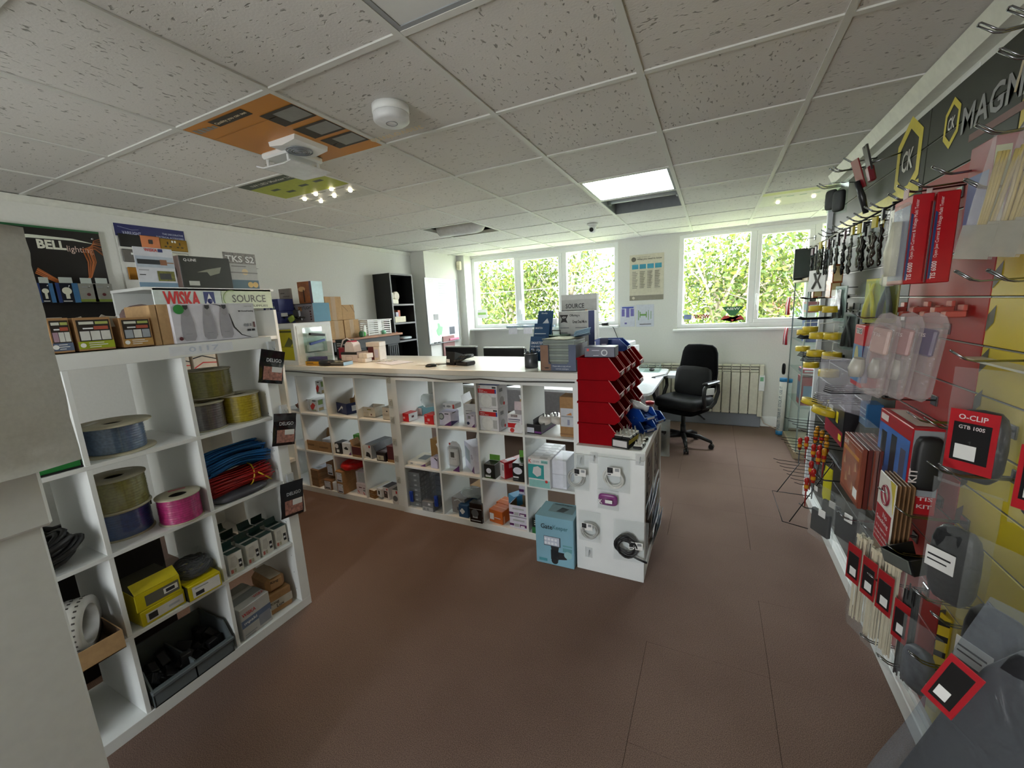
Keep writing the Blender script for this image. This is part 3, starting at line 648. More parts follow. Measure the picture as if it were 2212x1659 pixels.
# whiteboard on the pier wall
a = onx(928, 742, -3.568); b = onx(983, 606, -3.568)
y0, y1, z0, z1 = a.y, b.y, a.z, b.z
t = thing('whiteboard', 'small framed whiteboard with a green map and notes', 'whiteboard', (-3.568, (y0+y1)/2, z0), R(90)); ww = y1-y0; hh = z1-z0
MB().box(-ww/2, -.008, 0, ww/2, 0, hh).build('board', M('#dfe8e2', .2), t)
MB().box(-ww/2-.012, -.014, -.012, ww/2+.012, 0, 0).box(-ww/2-.012, -.014, hh, ww/2+.012, 0, hh+.012).box(-ww/2-.012, -.014, 0, -ww/2, 0, hh).box(ww/2, -.014, 0, ww/2+.012, 0, hh).build('frame', M('#a9adb0', .35, metal=.6), t)
MB().box(-ww*.42, -.0095, .06, ww*.08, -.008, hh*.33).build('map_sheet', PAPER, t)
mp_ = MB(); mp_.add([(-ww*.17+.07*math.cos(k*.52)*(1+.35*math.sin(k*2.2)), -.0105, hh*.19+.09*math.sin(k*.52)*(1+.3*math.cos(k*1.7))) for k in range(12)], [tuple(range(12))]).build('map_print', M('#8fcf9a', .6), t)
MB().box(ww*.14, -.0095, .06, ww*.44, -.008, hh*.36).build('note_sheet', M('#c9cdd6', .6), t); MB().box(ww*.16, -.0105, .09, ww*.34, -.0096, .2).build('note_photo', M('#565b63', .5), t)
MB().cbox(-ww*.32, -.012, hh*.36, -ww*.18, -.008, hh*.45, .001).build('photo_note', M('#8d8f8e', .6), t)
MB().cbox(ww*.1, -.04, .0, ww*.42, -.014, .03, .004).build('eraser', M('#d8809a', .6), t); MB().box(-ww/2, -.05, -.016, ww/2, -.014, -.01).build('pen_tray', M('#a9adb0', .35), t)
for k in range(2): MB().tube([(-ww*.4+k*.09, -.03, -.002), (-ww*.4+k*.09+.06, -.03, -.002)], .008, 6).build('marker_pen', BLK, t)
wl_ = MB()
for k in range(9): wl_.box(-ww*.1, -.0092, hh*.62+k*.035, ww*.05+ww*.2*((k*5) % 3)/2, -.008, hh*.62+k*.035+.006)
wl_.build('pen_marks', M('#9fb4ac', .6), t)
tag(MB().cbox(0, -.02, 0, .3, 0, .5, .005).build('pink_panel', M('#8f6a66', .7), None, (-3.562, 5.0, .72), R(90)), 'dusky pink pinboard panel below the whiteboard', 'panel')
# radiator
a = ony(1384, 786, YB-.1); b = ony(1641, 790, YB-.1); zb = .17; zt = .775; n = 15; x0, x1 = -.95, b.x; pw = (x1-x0)/n
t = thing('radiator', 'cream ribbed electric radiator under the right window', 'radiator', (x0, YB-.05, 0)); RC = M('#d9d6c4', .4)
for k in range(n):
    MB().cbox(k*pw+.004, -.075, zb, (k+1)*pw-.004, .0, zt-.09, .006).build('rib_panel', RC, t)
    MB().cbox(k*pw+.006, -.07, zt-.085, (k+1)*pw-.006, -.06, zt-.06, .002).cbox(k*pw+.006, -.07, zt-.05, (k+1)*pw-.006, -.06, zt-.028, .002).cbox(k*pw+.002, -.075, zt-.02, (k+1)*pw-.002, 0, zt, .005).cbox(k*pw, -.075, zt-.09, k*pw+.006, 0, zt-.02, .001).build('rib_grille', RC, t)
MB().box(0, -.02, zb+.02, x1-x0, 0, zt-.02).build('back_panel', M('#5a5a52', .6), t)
MB().cbox(x1-x0, -.075, zb-.03, x1-x0+.05, 0, zt, .006).build('end_cap', RC, t)
c_ = MB().cbox(x1-x0-.0, -.095, zt-.31, x1-x0+.06, -.075, zt-.12, .004).build('control_unit', PVC, t)
MB().box(x1-x0+.01, -.0965, zt-.19, x1-x0+.045, -.095, zt-.14).build('display', M('#77b58c', .4), c_)
tag(MB().tube([(x1+.03, YB-.06, .17), (x1+.08, YB-.1, .06), (x1+.2, YB-.13, .012), (x1+.45, YB-.1, .01)], .006, 6).build('radiator_cable', M('#c9b8a8', .5)), 'pale cable running from the radiator to the skirting', 'cable')

# ---------------- office chair ----------------
FAB = M('#0b0b0c', .95, sc=220, var=.3, bump=.3, spec=.1); PLA = M('#0d0d0f', .45)
t = thing('office_chair', 'black fabric swivel chair with lumbar cushion and looped arms', 'chair', (-.25, 4.72, 0), R(-28))
def softbox(w, d, h, k=.35, n=8):
    mb = MB(); vs = []; fs = []
    for (i, j) in [(i, j) for j in range(n+1) for i in range(2*n)]:
        th = 2*math.pi*i/(2*n); ph = -math.pi/2+math.pi*j/n
        sg = lambda x, e: math.copysign(abs(x)**e, x)
        vs.append((w/2*sg(math.cos(ph), k)*sg(math.cos(th), k), d/2*sg(math.cos(ph), k)*sg(math.sin(th), k), h/2*sg(math.sin(ph), .6)))
    for j in range(n):
        for i in range(2*n): fs.append((j*2*n+i, j*2*n+(i+1) % (2*n), (j+1)*2*n+(i+1) % (2*n), (j+1)*2*n+i))
    return mb.add(vs, fs, 0, True)
softbox(.50, .48, .13).xf(Matrix.Translation((0, 0, .50))).build('seat', M('#0b0c10', .55, sc=120, var=.2, spec=.25), t)
softbox(.44, .42, .10).xf(Matrix.Translation((0, 0, .43))).build('seat_pan', FAB, t)
bk = softbox(.44, .60, .09); bk.v = [(v[0]*(1-.12*max(0, v[1]/.3)), v[1], v[2]-.35*(v[0]**2)) for v in bk.v]
bk.xf(Matrix.Translation((0, .25, .80)) @ Matrix.Rotation(R(82), 4, 'X') ).build('backrest', FAB, t)
lb = softbox(.40, .33, .13, .4); lb.xf(Matrix.Translation((.0, .165, .70)) @ Matrix.Rotation(R(80), 4, 'X')).build('lumbar_cushion', M('#0b0b0d', .8, sc=200, var=.3), t)
for s in (-1, 1):
    a = MB().tube([(s*.25, -.06, .47), (s*.29, -.10, .50), (s*.30, -.14, .60), (s*.30, -.13, .69), (s*.30, -.08, .725), (s*.30, .06, .725), (s*.30, .13, .70), (s*.30, .14, .62), (s*.30, .08, .52), (s*.29, .02, .475)], .019, 8, closed=True); a.build('armrest', PLA, t)
    MB().cbox(s*.30-.03, -.13, .725, s*.30+.03, .12, .75, .01).build('arm_pad', M('#16161a', .3), t)
MB().lathe([(.028, .10), (.028, .24), (.022, .24), (.022, .40), (.05, .41)], 14).build('gas_column', PLA, t)
MB().cbox(-.1, -.12, .385, .1, .12, .42, .01).build('mechanism', PLA, t)
MB().tube([(.08, 0, .40), (.2, -.02, .38), (.26, -.03, .35)], .009, 6).build('tilt_lever', PLA, t)
MB().cbox(-.03, .2, .4, .03, .25, .75, .008).build('back_bar', PLA, t)
MB().obox((.235, .1, .62), (.09, .015, .07), (0, 0, R(60))).build('paper_tag', PAPER, t)
for k in range(5):
    a = 2*math.pi*k/5+.35; c, s = math.cos(a), math.sin(a)
    l_ = MB().tube([(c*.03, s*.03, .125), (c*.17, s*.17, .12), (c*.29, s*.29, .075)], [.03, .024, .016], 7).build('star_leg', PLA, t)
    w_ = MB()
    for q in (-.013, .013): w_.lathe([(.0, -.009), (.026, -.009), (.026, .009), (0, .009)], 12, ax='x').v
    cs = MB(); 
    for q in (-.014, .014): cs.add([(v[0]*c - 0 + c*.29 - s*(0) , v[1], v[2]) for v in []], [])
    for q in (-.014, .014):
        m4 = Matrix.Translation((c*.29, s*.29, .027)) @ Matrix.Rotation(a, 4, 'Z') @ Matrix.Translation((0, q, 0))
        z = MB().lathe([(.0, -.009), (.0265, -.009), (.0265, .009), (0, .009)], 12, ax='y').xf(m4); cs.add(z.v, z.f)
    cs.tube([(c*.29, s*.29, .03), (c*.29, s*.29, .08)], .011, 6); cs.build('castor', PLA, l_)

# ---------------- white desk and desk things behind the counter ----------------
t = thing('white_desk', 'white office desk with rounded corner behind the red bins', 'desk', (0, 0, 0)); DW = M('#e2e5ea', .3)
pts = [(-2.9, 3.95), (-.66, 3.88), (-.58, 3.885), (-.52, 3.92), (-.49, 4.0), (-.47, 5.40), (-.5, 5.45), (-2.9, 5.45)]
MB().prism(pts, 'z', .715, .74).build('desk_top', DW, t)
for x, y in ((-.6, 4.15), (-.6, 5.3), (-2.8, 4.15), (-2.8, 5.3)): MB().cbox(x-.03, y-.03, 0, x+.03, y+.03, .715, .004).build('leg', M('#b7babd', .4), t)
MB().box(-2.8, 4.7, .25, -.6, 4.72, .715).build('modesty_panel', DW, t)
MB().cbox(-.46, 5.08, .68, -.16, 5.42, .72, .004).build('side_shelf', DW, t)
tag(MB().cbox(-.98, 4.25, .0, -.64, 4.75, .6, .006).build('pedestal', M('#d6d7d4', .4)), 'white drawer pedestal under the white desk', 'drawer unit')
p = onz(1408, 801, .74); t = thing('computer_mouse', 'black computer mouse on the white desk', 'mouse', (p.x, p.y, .742))
MB().sph((0, 0, .012), 1, 12, sq=(.032, .055, .02)).build('shell', PLA, t); MB().cbox(-.09, -.11, -.0015, .09, .09, .001, .001).build('mouse_mat', M('#8fa09a', .5), t)
a = onz(1385, 790, .74)
tr = thing('wire_tray', 'clear plastic letter tray with wire rim on the far end of the desk', 'letter tray', (-.72, 5.25, .742))
MB().box(-.17, -.12, 0, .17, .12, .003).box(-.17, .117, 0, .17, .12, .06).box(-.17, -.12, 0, -.167, .12, .06).box(.167, -.12, 0, .17, .12, .06).build('tray', ACRYL, tr)
MB().tube([(-.17, -.12, .075), (-.17, .12, .075), (.13, .12, .075), (.16, .1, .075), (.17, -.12, .07)], .004, 6).build('rim_wire', M('#8a8d90', .3, metal=.8), tr)
def monitor(label, px, y, rz=0., h=.32):
    a = ony(px[0], px[1], y); b = ony(px[2], px[3], y); w_ = b.x-a.x
    t = thing('computer_monitor', label, 'monitor', ((a.x+b.x)/2, y, .742), rz)
    zt = a.z-.742
    MB().cbox(-w_/2, -.02, zt-h, w_/2, .02, zt, .008).build('screen_case', M('#0c0c0e', .35), t)
    MB().box(-w_/2, -.022, zt-.012, w_/2, .022, zt+.001).build('top_rim', M('#b9bcb8', .3), t)
    MB().cbox(-.03, .0, .01, .03, .04, zt-h*.5, .005).build('stand_neck', PLA, t)
    MB().lathe([(.11, 0), (.11, .006), (.06, .014), (0, .016)], 20, (0, .02, 0)).build('stand_foot', PLA, t)
monitor('black monitor top showing left of the gap above the counter', (963, 748, 1030, 750), 4.05)
monitor('wider black monitor top showing behind the pen pot', (1045, 750, 1132, 748), 4.05)
p = ony(1335, 745, 3.75)
carton('desktop_printer', 'white printer with dark slot behind the red bins', 'printer', (-.92, 4.3, .742), (.42, .4, .40), R(-8), M('#d9dcdc', .4), pr=[('T', .1, .1, .9, .5, M('#2f3030', .4)), ('R', .1, .7, .9, .86, BLK), ('F', .1, .7, .9, .86, BLK)], extra=lambda t, w, d, h: MB().cbox(-w*.42, -d*.1, h, w*.42, d*.48, h+.05, .01).build('scanner_lid', M('#c4c8c8', .4), t))

# ---------------- bench, boxes and bookcase along the left wall ----------------
t = thing('grey_bench', 'tall dark grey bench with wood-edged top by the left wall', 'bench', (0, 0, 0)); DG = M('#33383c', .5)
MB().cbox(XL+.01, 2.86, 1.335, -3.34, 3.90, 1.36, .004).build('bench_top', M('#a8785a', .5, sc=6, var=.15), t)
MB().box(XL+.01, 2.9, 1.24, -3.36, 3.86, 1.335).build('apron', DG, t)
for yy in (3.15, 3.66):
    lg = MB().cbox(-3.76, yy, 0, -3.37, yy+.18, 1.24, .004)
    for k in range(5): lg.cbox(-3.37, yy+.012+k*.034, .05, -3.362, yy+.034+k*.034, 1.22, .003)
    lg.build('fluted_leg', DG, t)
MB().box(XL+.02, 3.15, .4, -3.7, 3.8, 1.2).build('back_panel', BLK, t)
t = thing('tall_bookcase', 'tall black open bookcase against the left wall near the pier', 'bookcase', (0, 0, 0)); BB = M('#101112', .5, var=.1); BE = M('#6d6e70', .4)
bx0, bx1, by0, by1, bz = XL+.005, -3.53, 3.975, 4.40, 2.07
for yy in (by0, by1-.02): MB().box(bx0, yy, 0, bx1, yy+.02, bz).build('side_panel', BB, t)
MB().box(bx0, by0+.02, 0, bx0+.012, by1-.02, bz).build('back_panel', M('#060606', .7), t)
MB().box(bx0, by0+.02, bz-.02, bx1, by1-.02, bz).build('top_panel', BB, t)
MB().box(bx1, by0, 0, bx1+.003, by0+.02, bz).box(bx1, by1-.02, 0, bx1+.003, by1, bz).box(bx1, by0+.02, bz-.02, bx1+.003, by1-.02, bz).build('edge_strip', BE, t)
bs = [1.70, 1.47, 1.245, .99, .6]
for z in bs: MB().box(bx0+.012, by0+.02, z-.018, bx1, by1-.02, z).box(bx1, by0+.02, z-.02, bx1+.003, by1-.02, z).build('shelf', BE, t)
t = thing('tape_dispenser', 'white tape machine on the top shelf of the black bookcase', 'tape dispenser', (-3.62, 4.10, 1.701), R(90))
MB().cbox(-.09, -.06, 0, .04, .06, .06, .008).cbox(-.09, -.06, .06, -.04, .06, .14, .008).build('case', M('#e2dfcc', .4), t); MB().lathe([(.03, -.02), (.055, -.02), (.055, .02), (.03, .02)], 16, (.05, 0, .10), ax='y').build('tape_roll', M('#e8dfd0', .5), t)
carton('card_index_box', 'cream open box of cards on the second bookcase shelf', 'box', (-3.64, 4.14, 1.471), (.2, .16, .075), R(90), M('#d8d2b8', .6), opened=CARDL, extra=lambda t, w, d, h: [MB().cbox(-.08, -.02, .02, -.03, .04, .14, .002).build('dark_card', M('#3c3a40', .5), t), MB().cbox(-.02, -.03, .02, .03, .03, .13, .002).build('white_card', M('#c9c6d8', .5), t), MB().cbox(.03, -.02, .02, .075, .04, .155, .002).build('salmon_card', M('#d87a5e', .5), t)])
t = thing('red_tube', 'red cylindrical tub on the third bookcase shelf', 'tub', (-3.58, 4.04, 1.246)); MB().lathe([(.028, 0), (.03, .005), (.03, .10), (.026, .11)], 14).build('tub', M('#c32f2f', .4), t)
tag(softbox(.14, .2, .04, .6).xf(Matrix.Translation((-3.62, 4.25, 1.268))).build('plastic_packet', M('#b5c2c6', .25)), 'pale plastic packet lying on the third bookcase shelf', 'packet')
# brown boxes on the bench
def bxy(label, y0, y1, z0, h, d, rz=0., pr=(), x1=-3.36): return carton('cardboard_box', label, 'box', (x1-d/2, (y0+y1)/2, z0), (y1-y0, d, h), R(90)+rz, CARDL, pr=[('F', .35, 0, .62, 1, M('#a98a62', .5))]+list(pr))
TBZ = 1.361
bxy('lower left brown carton of the four on the bench', 2.87, 3.045, TBZ, .185, .3)
bxy('lower right taped brown carton of the four on the bench', 3.055, 3.25, TBZ, .185, .3)
bxy('square brown carton on top left of the bench stack', 2.85, 3.05, TBZ+.187, .23, .3)
carton('cardboard_box', 'brown carton with folded gusset top on the right of the bench stack', 'box', (-3.50, 3.145, TBZ+.187), (.16, .24, .15), R(90), CARDL, pr=[('poly', 'F', [(0, 1), (.45, .55), (.5, .55), (.04, 1)], M('#7a6040', .8)), ('poly', 'F', [(1, .45), (.65, 1), (.7, 1), (1, .52)], M('#7a6040', .8))])
t = thing('white_basket', 'white slotted plastic basket on the bench', 'basket', (-3.52, 3.58, TBZ), R(90)); bw, bd_, bh = .36, .26, .17
MB().cbox(-bw/2, -bd_/2, 0, bw/2, bd_/2, .006, .002).build('base', PVC, t)
MB().box(-bw/2-.012, -bd_/2-.012, bh-.012, bw/2+.012, -bd_/2, bh).box(-bw/2-.012, bd_/2, bh-.012, bw/2+.012, bd_/2+.012, bh).box(-bw/2-.012, -bd_/2, bh-.012, -bw/2, bd_/2, bh).box(bw/2, -bd_/2, bh-.012, bw/2+.012, bd_/2, bh).build('rim', PVC, t)
for s in (-1, 1):
    q = MB()
    for xx in [-bw/2, -.03, .0, bw/2-.012]: q.box(xx, s*bd_/2-.003, 0, xx+(.03 if abs(xx) < .05 else .012), s*bd_/2+.003, bh)
    for k in range(7): q.box(-bw/2, s*bd_/2-.002, .01+k*.022, bw/2, s*bd_/2+.002, .02+k*.022)
    q.build('slotted_side', PVC, t)
    q = MB()
    for k in range(7): q.box(s*bw/2-.002, -bd_/2, .01+k*.022, s*bw/2+.002, bd_/2, .02+k*.022)
    q.box(s*bw/2-.003, -.02, 0, s*bw/2+.003, .02, bh).build('slotted_end', PVC, t)
t = thing('tape_reel', 'white disc reel with green tape propped beside the basket', 'tape reel', (-3.37, 3.33, TBZ+.06), R(-60))
MB().lathe([(.055, -.006), (.06, -.006), (.06, .006), (.02, .008), (.0, .008)], 20, ax='y').build('disc', M('#d4d4cc', .4), t); MB().cbox(.03, -.03, -.06, .09, .02, -.01, .01).build('green_holder', M('#3fae3c', .4), t); MB().cbox(.1, -.02, -.06, .16, .02, .0, .01).build('dark_green_holder', M('#1f5a2c', .4), t)
t = thing('green_tape_roll', 'small green and white tape roll at the bench edge', 'tape', (-3.38, 3.62, TBZ+.022)); MB().lathe([(.012, -.02), (.022, -.02), (.022, .02), (.012, .02)], 14, ax='y').build('tape', M('#7fc4a0', .5), t)
# ---------------- cube shelving ----------------
def cube_unit(label, x0, y0, z0, cols, rows, H_, depth, rz=0., ft=.05, dt=.016, vert=True, mat_=WHITE, W_=None, origin=None):
    """open cube shelving: local x = width, front at y = 0 facing -y"""
    W_ = W_ or cols*.3525-dt+2*ft
    t = thing('cube_shelving_unit', label, 'shelving unit', (x0, y0, z0), rz)
    for xx in (0, W_-ft): MB().cbox(xx, 0, ft, xx+ft, depth, H_-ft, .0015).build('side_panel', mat_, t)
    MB().cbox(0, 0, H_-ft, W_, depth, H_, .0015).build('top_panel', mat_, t); MB().cbox(0, 0, 0, W_, depth, ft, .0015).build('bottom_panel', mat_, t)
    cw = (W_-2*ft-dt*(cols-1))/cols; rh = (H_-2*ft-dt*(rows-1))/rows
    if vert:
        for c in range(1, cols): MB().cbox(ft+c*cw+(c-1)*dt, .002, ft, ft+c*cw+c*dt, depth-.002, H_-ft, .001).build('divider', mat_, t)
        for r in range(1, rows):
            for c in range(cols):
                xa = ft+c*(cw+dt); MB().cbox(xa, .004, ft+r*rh+(r-1)*dt, xa+cw, depth-.004, ft+r*rh+r*dt, .001).build('shelf', mat_, t)
    else:
        for r in range(1, rows): MB().cbox(ft, .002, ft+r*rh+(r-1)*dt, W_-ft, depth-.002, ft+r*rh+r*dt, .001).build('shelf', mat_, t)
        for c in range(1, cols):
            for r in range(rows):
                za = ft+r*(rh+dt); MB().cbox(ft+c*cw+(c-1)*dt, .004, za, ft+c*cw+c*dt, depth-.004, za+rh, .001).build('divider', mat_, t)
    return t, [ft+r*(rh+dt) for r in range(rows)]
YC = 2.385
CREAM = M('#e2dfcf', .45, sc=8, var=.02)
u1, FZ = cube_unit('left white cube shelving unit under the counter, next to the hanging packets', -3.70, YC, 0, 4, 3, 1.14, .385, W_=1.495)
u2, FZ2 = cube_unit('right white cube shelving unit under the counter, ending at the red bins', -2.203, YC-.005, 0, 4, 3, 1.14, .385, W_=1.495)
z3, z2, z1 = FZ                     # floor heights bottom to top
t = thing('service_counter', 'long white laminate counter top on the cube shelving', 'counter', (0, 0, 0))
MB().cbox(-3.70, YC-.012, 1.141, -.72, 3.12, 1.181, .003).build('worktop', M('#e8e6de', .28, sc=5, var=.02), t)
tag(MB().tube([(-3.6, YC-.017, 1.135), (-3.2, YC-.017, 1.13), (-2.9, YC-.017, 1.118), (-2.5, YC-.017, 1.126), (-2.2, YC-.018, 1.118), (-1.9, YC-.018, 1.122), (-1.65, YC-.018, 1.108), (-1.4, YC-.018, 1.126), (-1.2, YC-.018, 1.114), (-1.0, YC-.018, 1.12), (-.74, YC-.018, 1.125)], .0045, 6).build('counter_cable', M('#2a2a2c', .5)), 'thin dark cable drooping along the counter front edge', 'cable')
for k in range(6):
    z = 1.09-.16*k-.02*(k % 2); c = MB().cbox(-.018, -.003, -.028, .018, 0, .028, .002).build('price_clip', M('#c4c6c0', .4), None, (-2.228, YC-.0015, z))
    MB().tube([(.006, -.004, .012), (.006, -.016, .006), (.006, -.016, -.014)], .002, 5).build('hook', M('#8a8c88', .3), c)
    tag(c, ordn(k)+' adhesive hook from the top on the seam between the counter units', 'hook', 'adhesive hooks on the counter seam')
t_low, FL = cube_unit('low white two-by-two cube unit carrying the red bins', -.302, 2.21, 0, 2, 2, .785, .39, rz=R(90), W_=.79)
t2 = thing('end_board', 'white board closing the aisle end of the low cube unit', 'panel', (0, 0, 0))
MB().cbox(-.694, 2.198, 0, -.30, 2.209, .735, .002).build('board', M('#e4e7e8', .4, sc=9, var=.02), t2)
# clear price pockets with hooks on the end board
for k, (u, v, s) in enumerate(((1228, 990, 'upper left'), (1283, 988, 'upper middle'), (1382, 992, 'upper right'), (1272, 1192, 'lower left'))):
    p = ony(u, v, 2.197); c = MB().cbox(-.022, -.0015, -.035, .022, 0, .03, .001).build('hook_plate', M('#dfe3e4', .2, alpha=.3), None, (max(p.x, -.66), 2.1975, p.z))
    MB().tube([(.004, -.002, .014), (.004, -.02, .004), (.004, -.02, -.016)], .002, 5).build('hook', M('#9aa0a4', .3), c); tag(c, 'clear adhesive hook plate, '+s+' on the white end board', 'hook')

# things in the counter shelving --------------------------------------------
PINK = M('#d9cdd2', .5); RST = M('#c3322f', .5); WB = M('#dfe0e2', .45); LAV = M('#cfcbe0', .45); PUR = M('#5d2b6e', .45); DK = M('#1c1d20', .5); MAR = M('#5a2126', .55); GRY = M('#8d9094', .5); LGR = M('#b3b6b8', .5)
SEN = [('poly', 'F', [(.05, .45), (.45, .75), (.75, .55), (.4, .1), (.2, .08)], RST), ('F', .2, .06, .8, .16, M('#9aa88a', .5)), ('F', .4, .88, .85, .95, INK), ('R', .1, .55, .5, .95, M('#88a05c', .5)), ('R', .1, .05, .6, .3, M('#b09a6a', .5))]
cfit('lamp_carton', 'small white and red lamp carton standing leftmost in its cubby', 'box', (656, 886, 669, 887, 861), z1, .1, col=WB, pr=SEN)
cfit('lamp_carton', 'small white and red lamp carton standing second in its cubby', 'box', (671, 888, 687, 889, 863), z1, .12, col=WB, pr=SEN)
b = cfit('lamp_carton', 'white and green lamp carton standing third against the divider', 'box', (689, 885, 700, 886, 860), z1, .1, col=WB, pr=[('F', .1, .5, .6, .95, M('#7d9a50', .5)), ('F', .2, .1, .7, .3, RST)])
p = Vector(b.location); carton('lamp_carton', 'white and red lamp carton perched on top of the third one', 'box', (p.x-.0, p.y-.01, z1+.148), (.062, .09, .12), 0, WB, pr=SEN)
p = onz(633, 884, z1); tag(coilmesh(.055, 14, .005, .018, ax='z', seed=2).build('brown_cable_coil', M('#8a5030', .6), None, (-3.40, 2.52, z1+.03)), 'coil of brown cable in the left end cubby', 'cable coil')
NAVY = M('#232c58', .5)
A = onz(711, 894, z1); B = onz(753, 898, z1)
carton('open_tray_carton', 'open navy blue carton with cardboard inside standing askew', 'box', (A.x+.125, A.y+.13, z1+.001), (.21, .19, .095), R(-14), NAVY, opened=CARDL, pr=[('poly', 'F', [(.28, .1), (.62, .55), (.68, .4), (.72, .65), (.62, .75), (.3, .22)], WB), ('R', .25, .25, .6, .75, WB)], flap=('B', .11, 65, CARDL))
BEI = M('#d3c8b8', .5)
cfit('fitting_carton', 'cream carton with small print beside the blue spool', 'box', (784.5, 900, 811, 902, 878.5), z1, .12, col=BEI, opened=BEI, pr=[('F', .4, .72, .7, .82, M('#a09040', .5)), ('F', .1, .1, .5, .5, M('#bfb2a0', .5)), ('F', .65, .2, .75, .35, MAR)])
cfit('fitting_carton', 'taller open cream carton right against the counter seam', 'box', (827.6, 906, 843, 907, 880), z1, .12, col=BEI, opened=BEI, pr=[('F', .55, .65, .75, .75, INK), ('F', .1, .3, .9, .5, M('#bfb2a0', .5))])
t = thing('blue_spool', 'small translucent blue spool standing between the cream cartons', 'spool', (-2.42, 2.56, z1)); MB().lathe([(.03, 0), (.03, .008), (.014, .012), (.014, .045), (.03, .05), (.03, .058), (.008, .06), (.008, .08)], 14).build('spool', M('#2f9fc4', .3), t)
# second row, left unit
t = cfit('cardboard_tray', 'long open brown carton with a white box inside', 'box', (662, 970, 716, 979, 949), z2, .22, col=CARD, opened=CARD, pr=[('F', .1, .45, .35, .65, M('#7a5a3a', .8)), ('F', .55, .35, .9, .5, M('#7a5a3a', .8))], flap=('B', .05, 70, CARD))
carton('white_carton', 'flat white carton lying in the long brown carton', 'box', (-3.07, 2.50, z2+.055), (.14, .10, .05), R(8), M('#e4e6f0', .4))
cfit('bulb_carton', 'black bulb carton with white lamp picture in the left counter unit', 'box', (723, 979, 739, 981, 955), z2, .09, col=DK, pr=[('disc', 'F', .4, .7, .022, WB), ('F', .35, .15, .7, .4, WB)])
carton('bulb_carton', 'bright green small carton behind the black bulb carton', 'box', (-2.80, 2.56, z2+.09), (.085, .06, .055), 0, M('#4f9a34', .5), pr=[('F', .3, .4, .6, .7, M('#bfe0a0', .5))])
carton('plain_carton', 'grey carton supporting the bright green carton', 'box', (-2.80, 2.56, z2+.001), (.1, .08, .088), 0, M('#4a4c50', .5))
cfit('device_carton', 'white carton with black device print in the left counter unit', 'box', (741, 981, 759, 984, 956), z2, .12, col=WB, pr=[('poly', 'F', [(.2, .55), (.5, .7), (.75, .5), (.6, .4), (.3, .45)], INK), ('poly', 'F', [(.7, 0), (1, .3), (1, 0)], PUR), ('T', .4, .3, .7, .6, INK)])
cfit('device_carton', 'open brown carton with maroon front panel', 'box', (762, 986, 781, 989, 963), z2, .1, col=CARD, opened=CARD, pr=[('F', 0, .2, 1, .95, MAR)], flap=('L', .05, 70, CARD))
cfit('mouse_carton', 'white and grey carton with black mouse print', 'box', (789, 990, 806, 992, 960), z2, .24, dr=R(-4), col=WB, pr=[('T', 0, 0, 1, 1, M('#55585c', .5)), ('R', 0, 0, 1, 1, M('#9b9ea0', .5)), ('poly', 'F', [(.2, .15), (.35, .5), (.7, .45), (.85, .3), (.85, .08), (.5, .15)], INK), ('F', .7, .8, .9, .98, RST)])
cfit('alarm_carton', 'black carton with cream label and torn open top', 'box', (813.7, 995, 834, 997, 975.6), z2, .13, col=M('#221a1e', .4), pr=[('F', .08, .12, .8, .65, M('#cfc8b4', .5)), ('F', .3, .25, .45, .5, M('#a0967a', .5)), ('T', .2, .2, .9, .8, M('#6d6468', .3))], flap=('L', .05, 60, M('#1a1416', .4)))
cfit('maroon_carton', 'maroon carton with brown base at the counter seam', 'box', (838, 998, 853, 1000, 963), z2, .14, col=MAR, pr=[('F', 0, 0, 1, .18, CARD)])
# bottom row, left unit
A, wA, hA = pxbox((674, 1049, 693, 1052, 1012), z3)
for k in range(5):
    carton('flat_brown_carton', ordn(k)+' flat brown carton from the floor in the five-high stack', 'box', (A.x+wA/2+.002*(k % 2), A.y+.1, z3+.001+k*hA/5), (wA, .2, hA/5-.001), R(-5), M('#8d6a48', .75, sc=50), pr=[('T', .1, .1, .9, .9, M('#c2c6d2', .5)), ('T', .3, .2, .7, .4, GRY)] if k == 4 else [], group='stack of flat brown cartons')
LBL = [('F', .12, .08, .9, .88, M('#dcdbe4', .5)), ('F', .2, .14, .8, .24, INK), ('F', .3, .76, .7, .8, GRY), ('F', .8, .62, .87, .72, M('#5a9a50', .5))]
b1 = cfit('labelled_carton', 'lower of two brown cartons with white shipping labels near the left', 'box', (701, 1056, 717.5, 1058, 1035), z3, .14, col=M('#8a6444', .75), pr=LBL)
b1l = b1.location; carton('labelled_carton', 'upper of two brown cartons with white shipping labels, set back', 'box', (b1l.x+.01, b1l.y+.05, z3+.118), (.09, .16, .125), R(-3), M('#8a6444', .75), pr=LBL)
cfit('small_white_carton', 'small white carton squeezed behind the red bag stack', 'box', (720, 1059, 728, 1060, 1041), z3, .1, col=WB)
A, wA, hA = pxbox((730, 1066, 746, 1069, 1016), z3); hA *= .98
carton('labelled_carton', 'lower brown carton of the stack under the red bag', 'box', (A.x+wA/2, A.y+.15, z3+.001), (wA, .29, hA/2), R(-4), CARD, pr=LBL)
carton('labelled_carton', 'upper brown carton of the stack under the red bag', 'box', (A.x+wA/2, A.y+.15, z3+.002+hA/2), (wA, .29, hA/2), R(-4), CARD, pr=LBL)
rb = softbox(.2, .26, .07, .75, 10); rb.v = [(v[0]+.01*mnoise.noise(Vector(v)*30), v[1], v[2]+.014*mnoise.noise(Vector(v)*22)) for v in rb.v]
tag(rb.build('red_bag', M('#c01414', .28, var=.2, sc=40, bump=.8), None, (A.x+wA/2+.05, A.y+.15, z3+hA+.035)), 'crumpled bright red plastic bag on the brown cartons', 'bag')
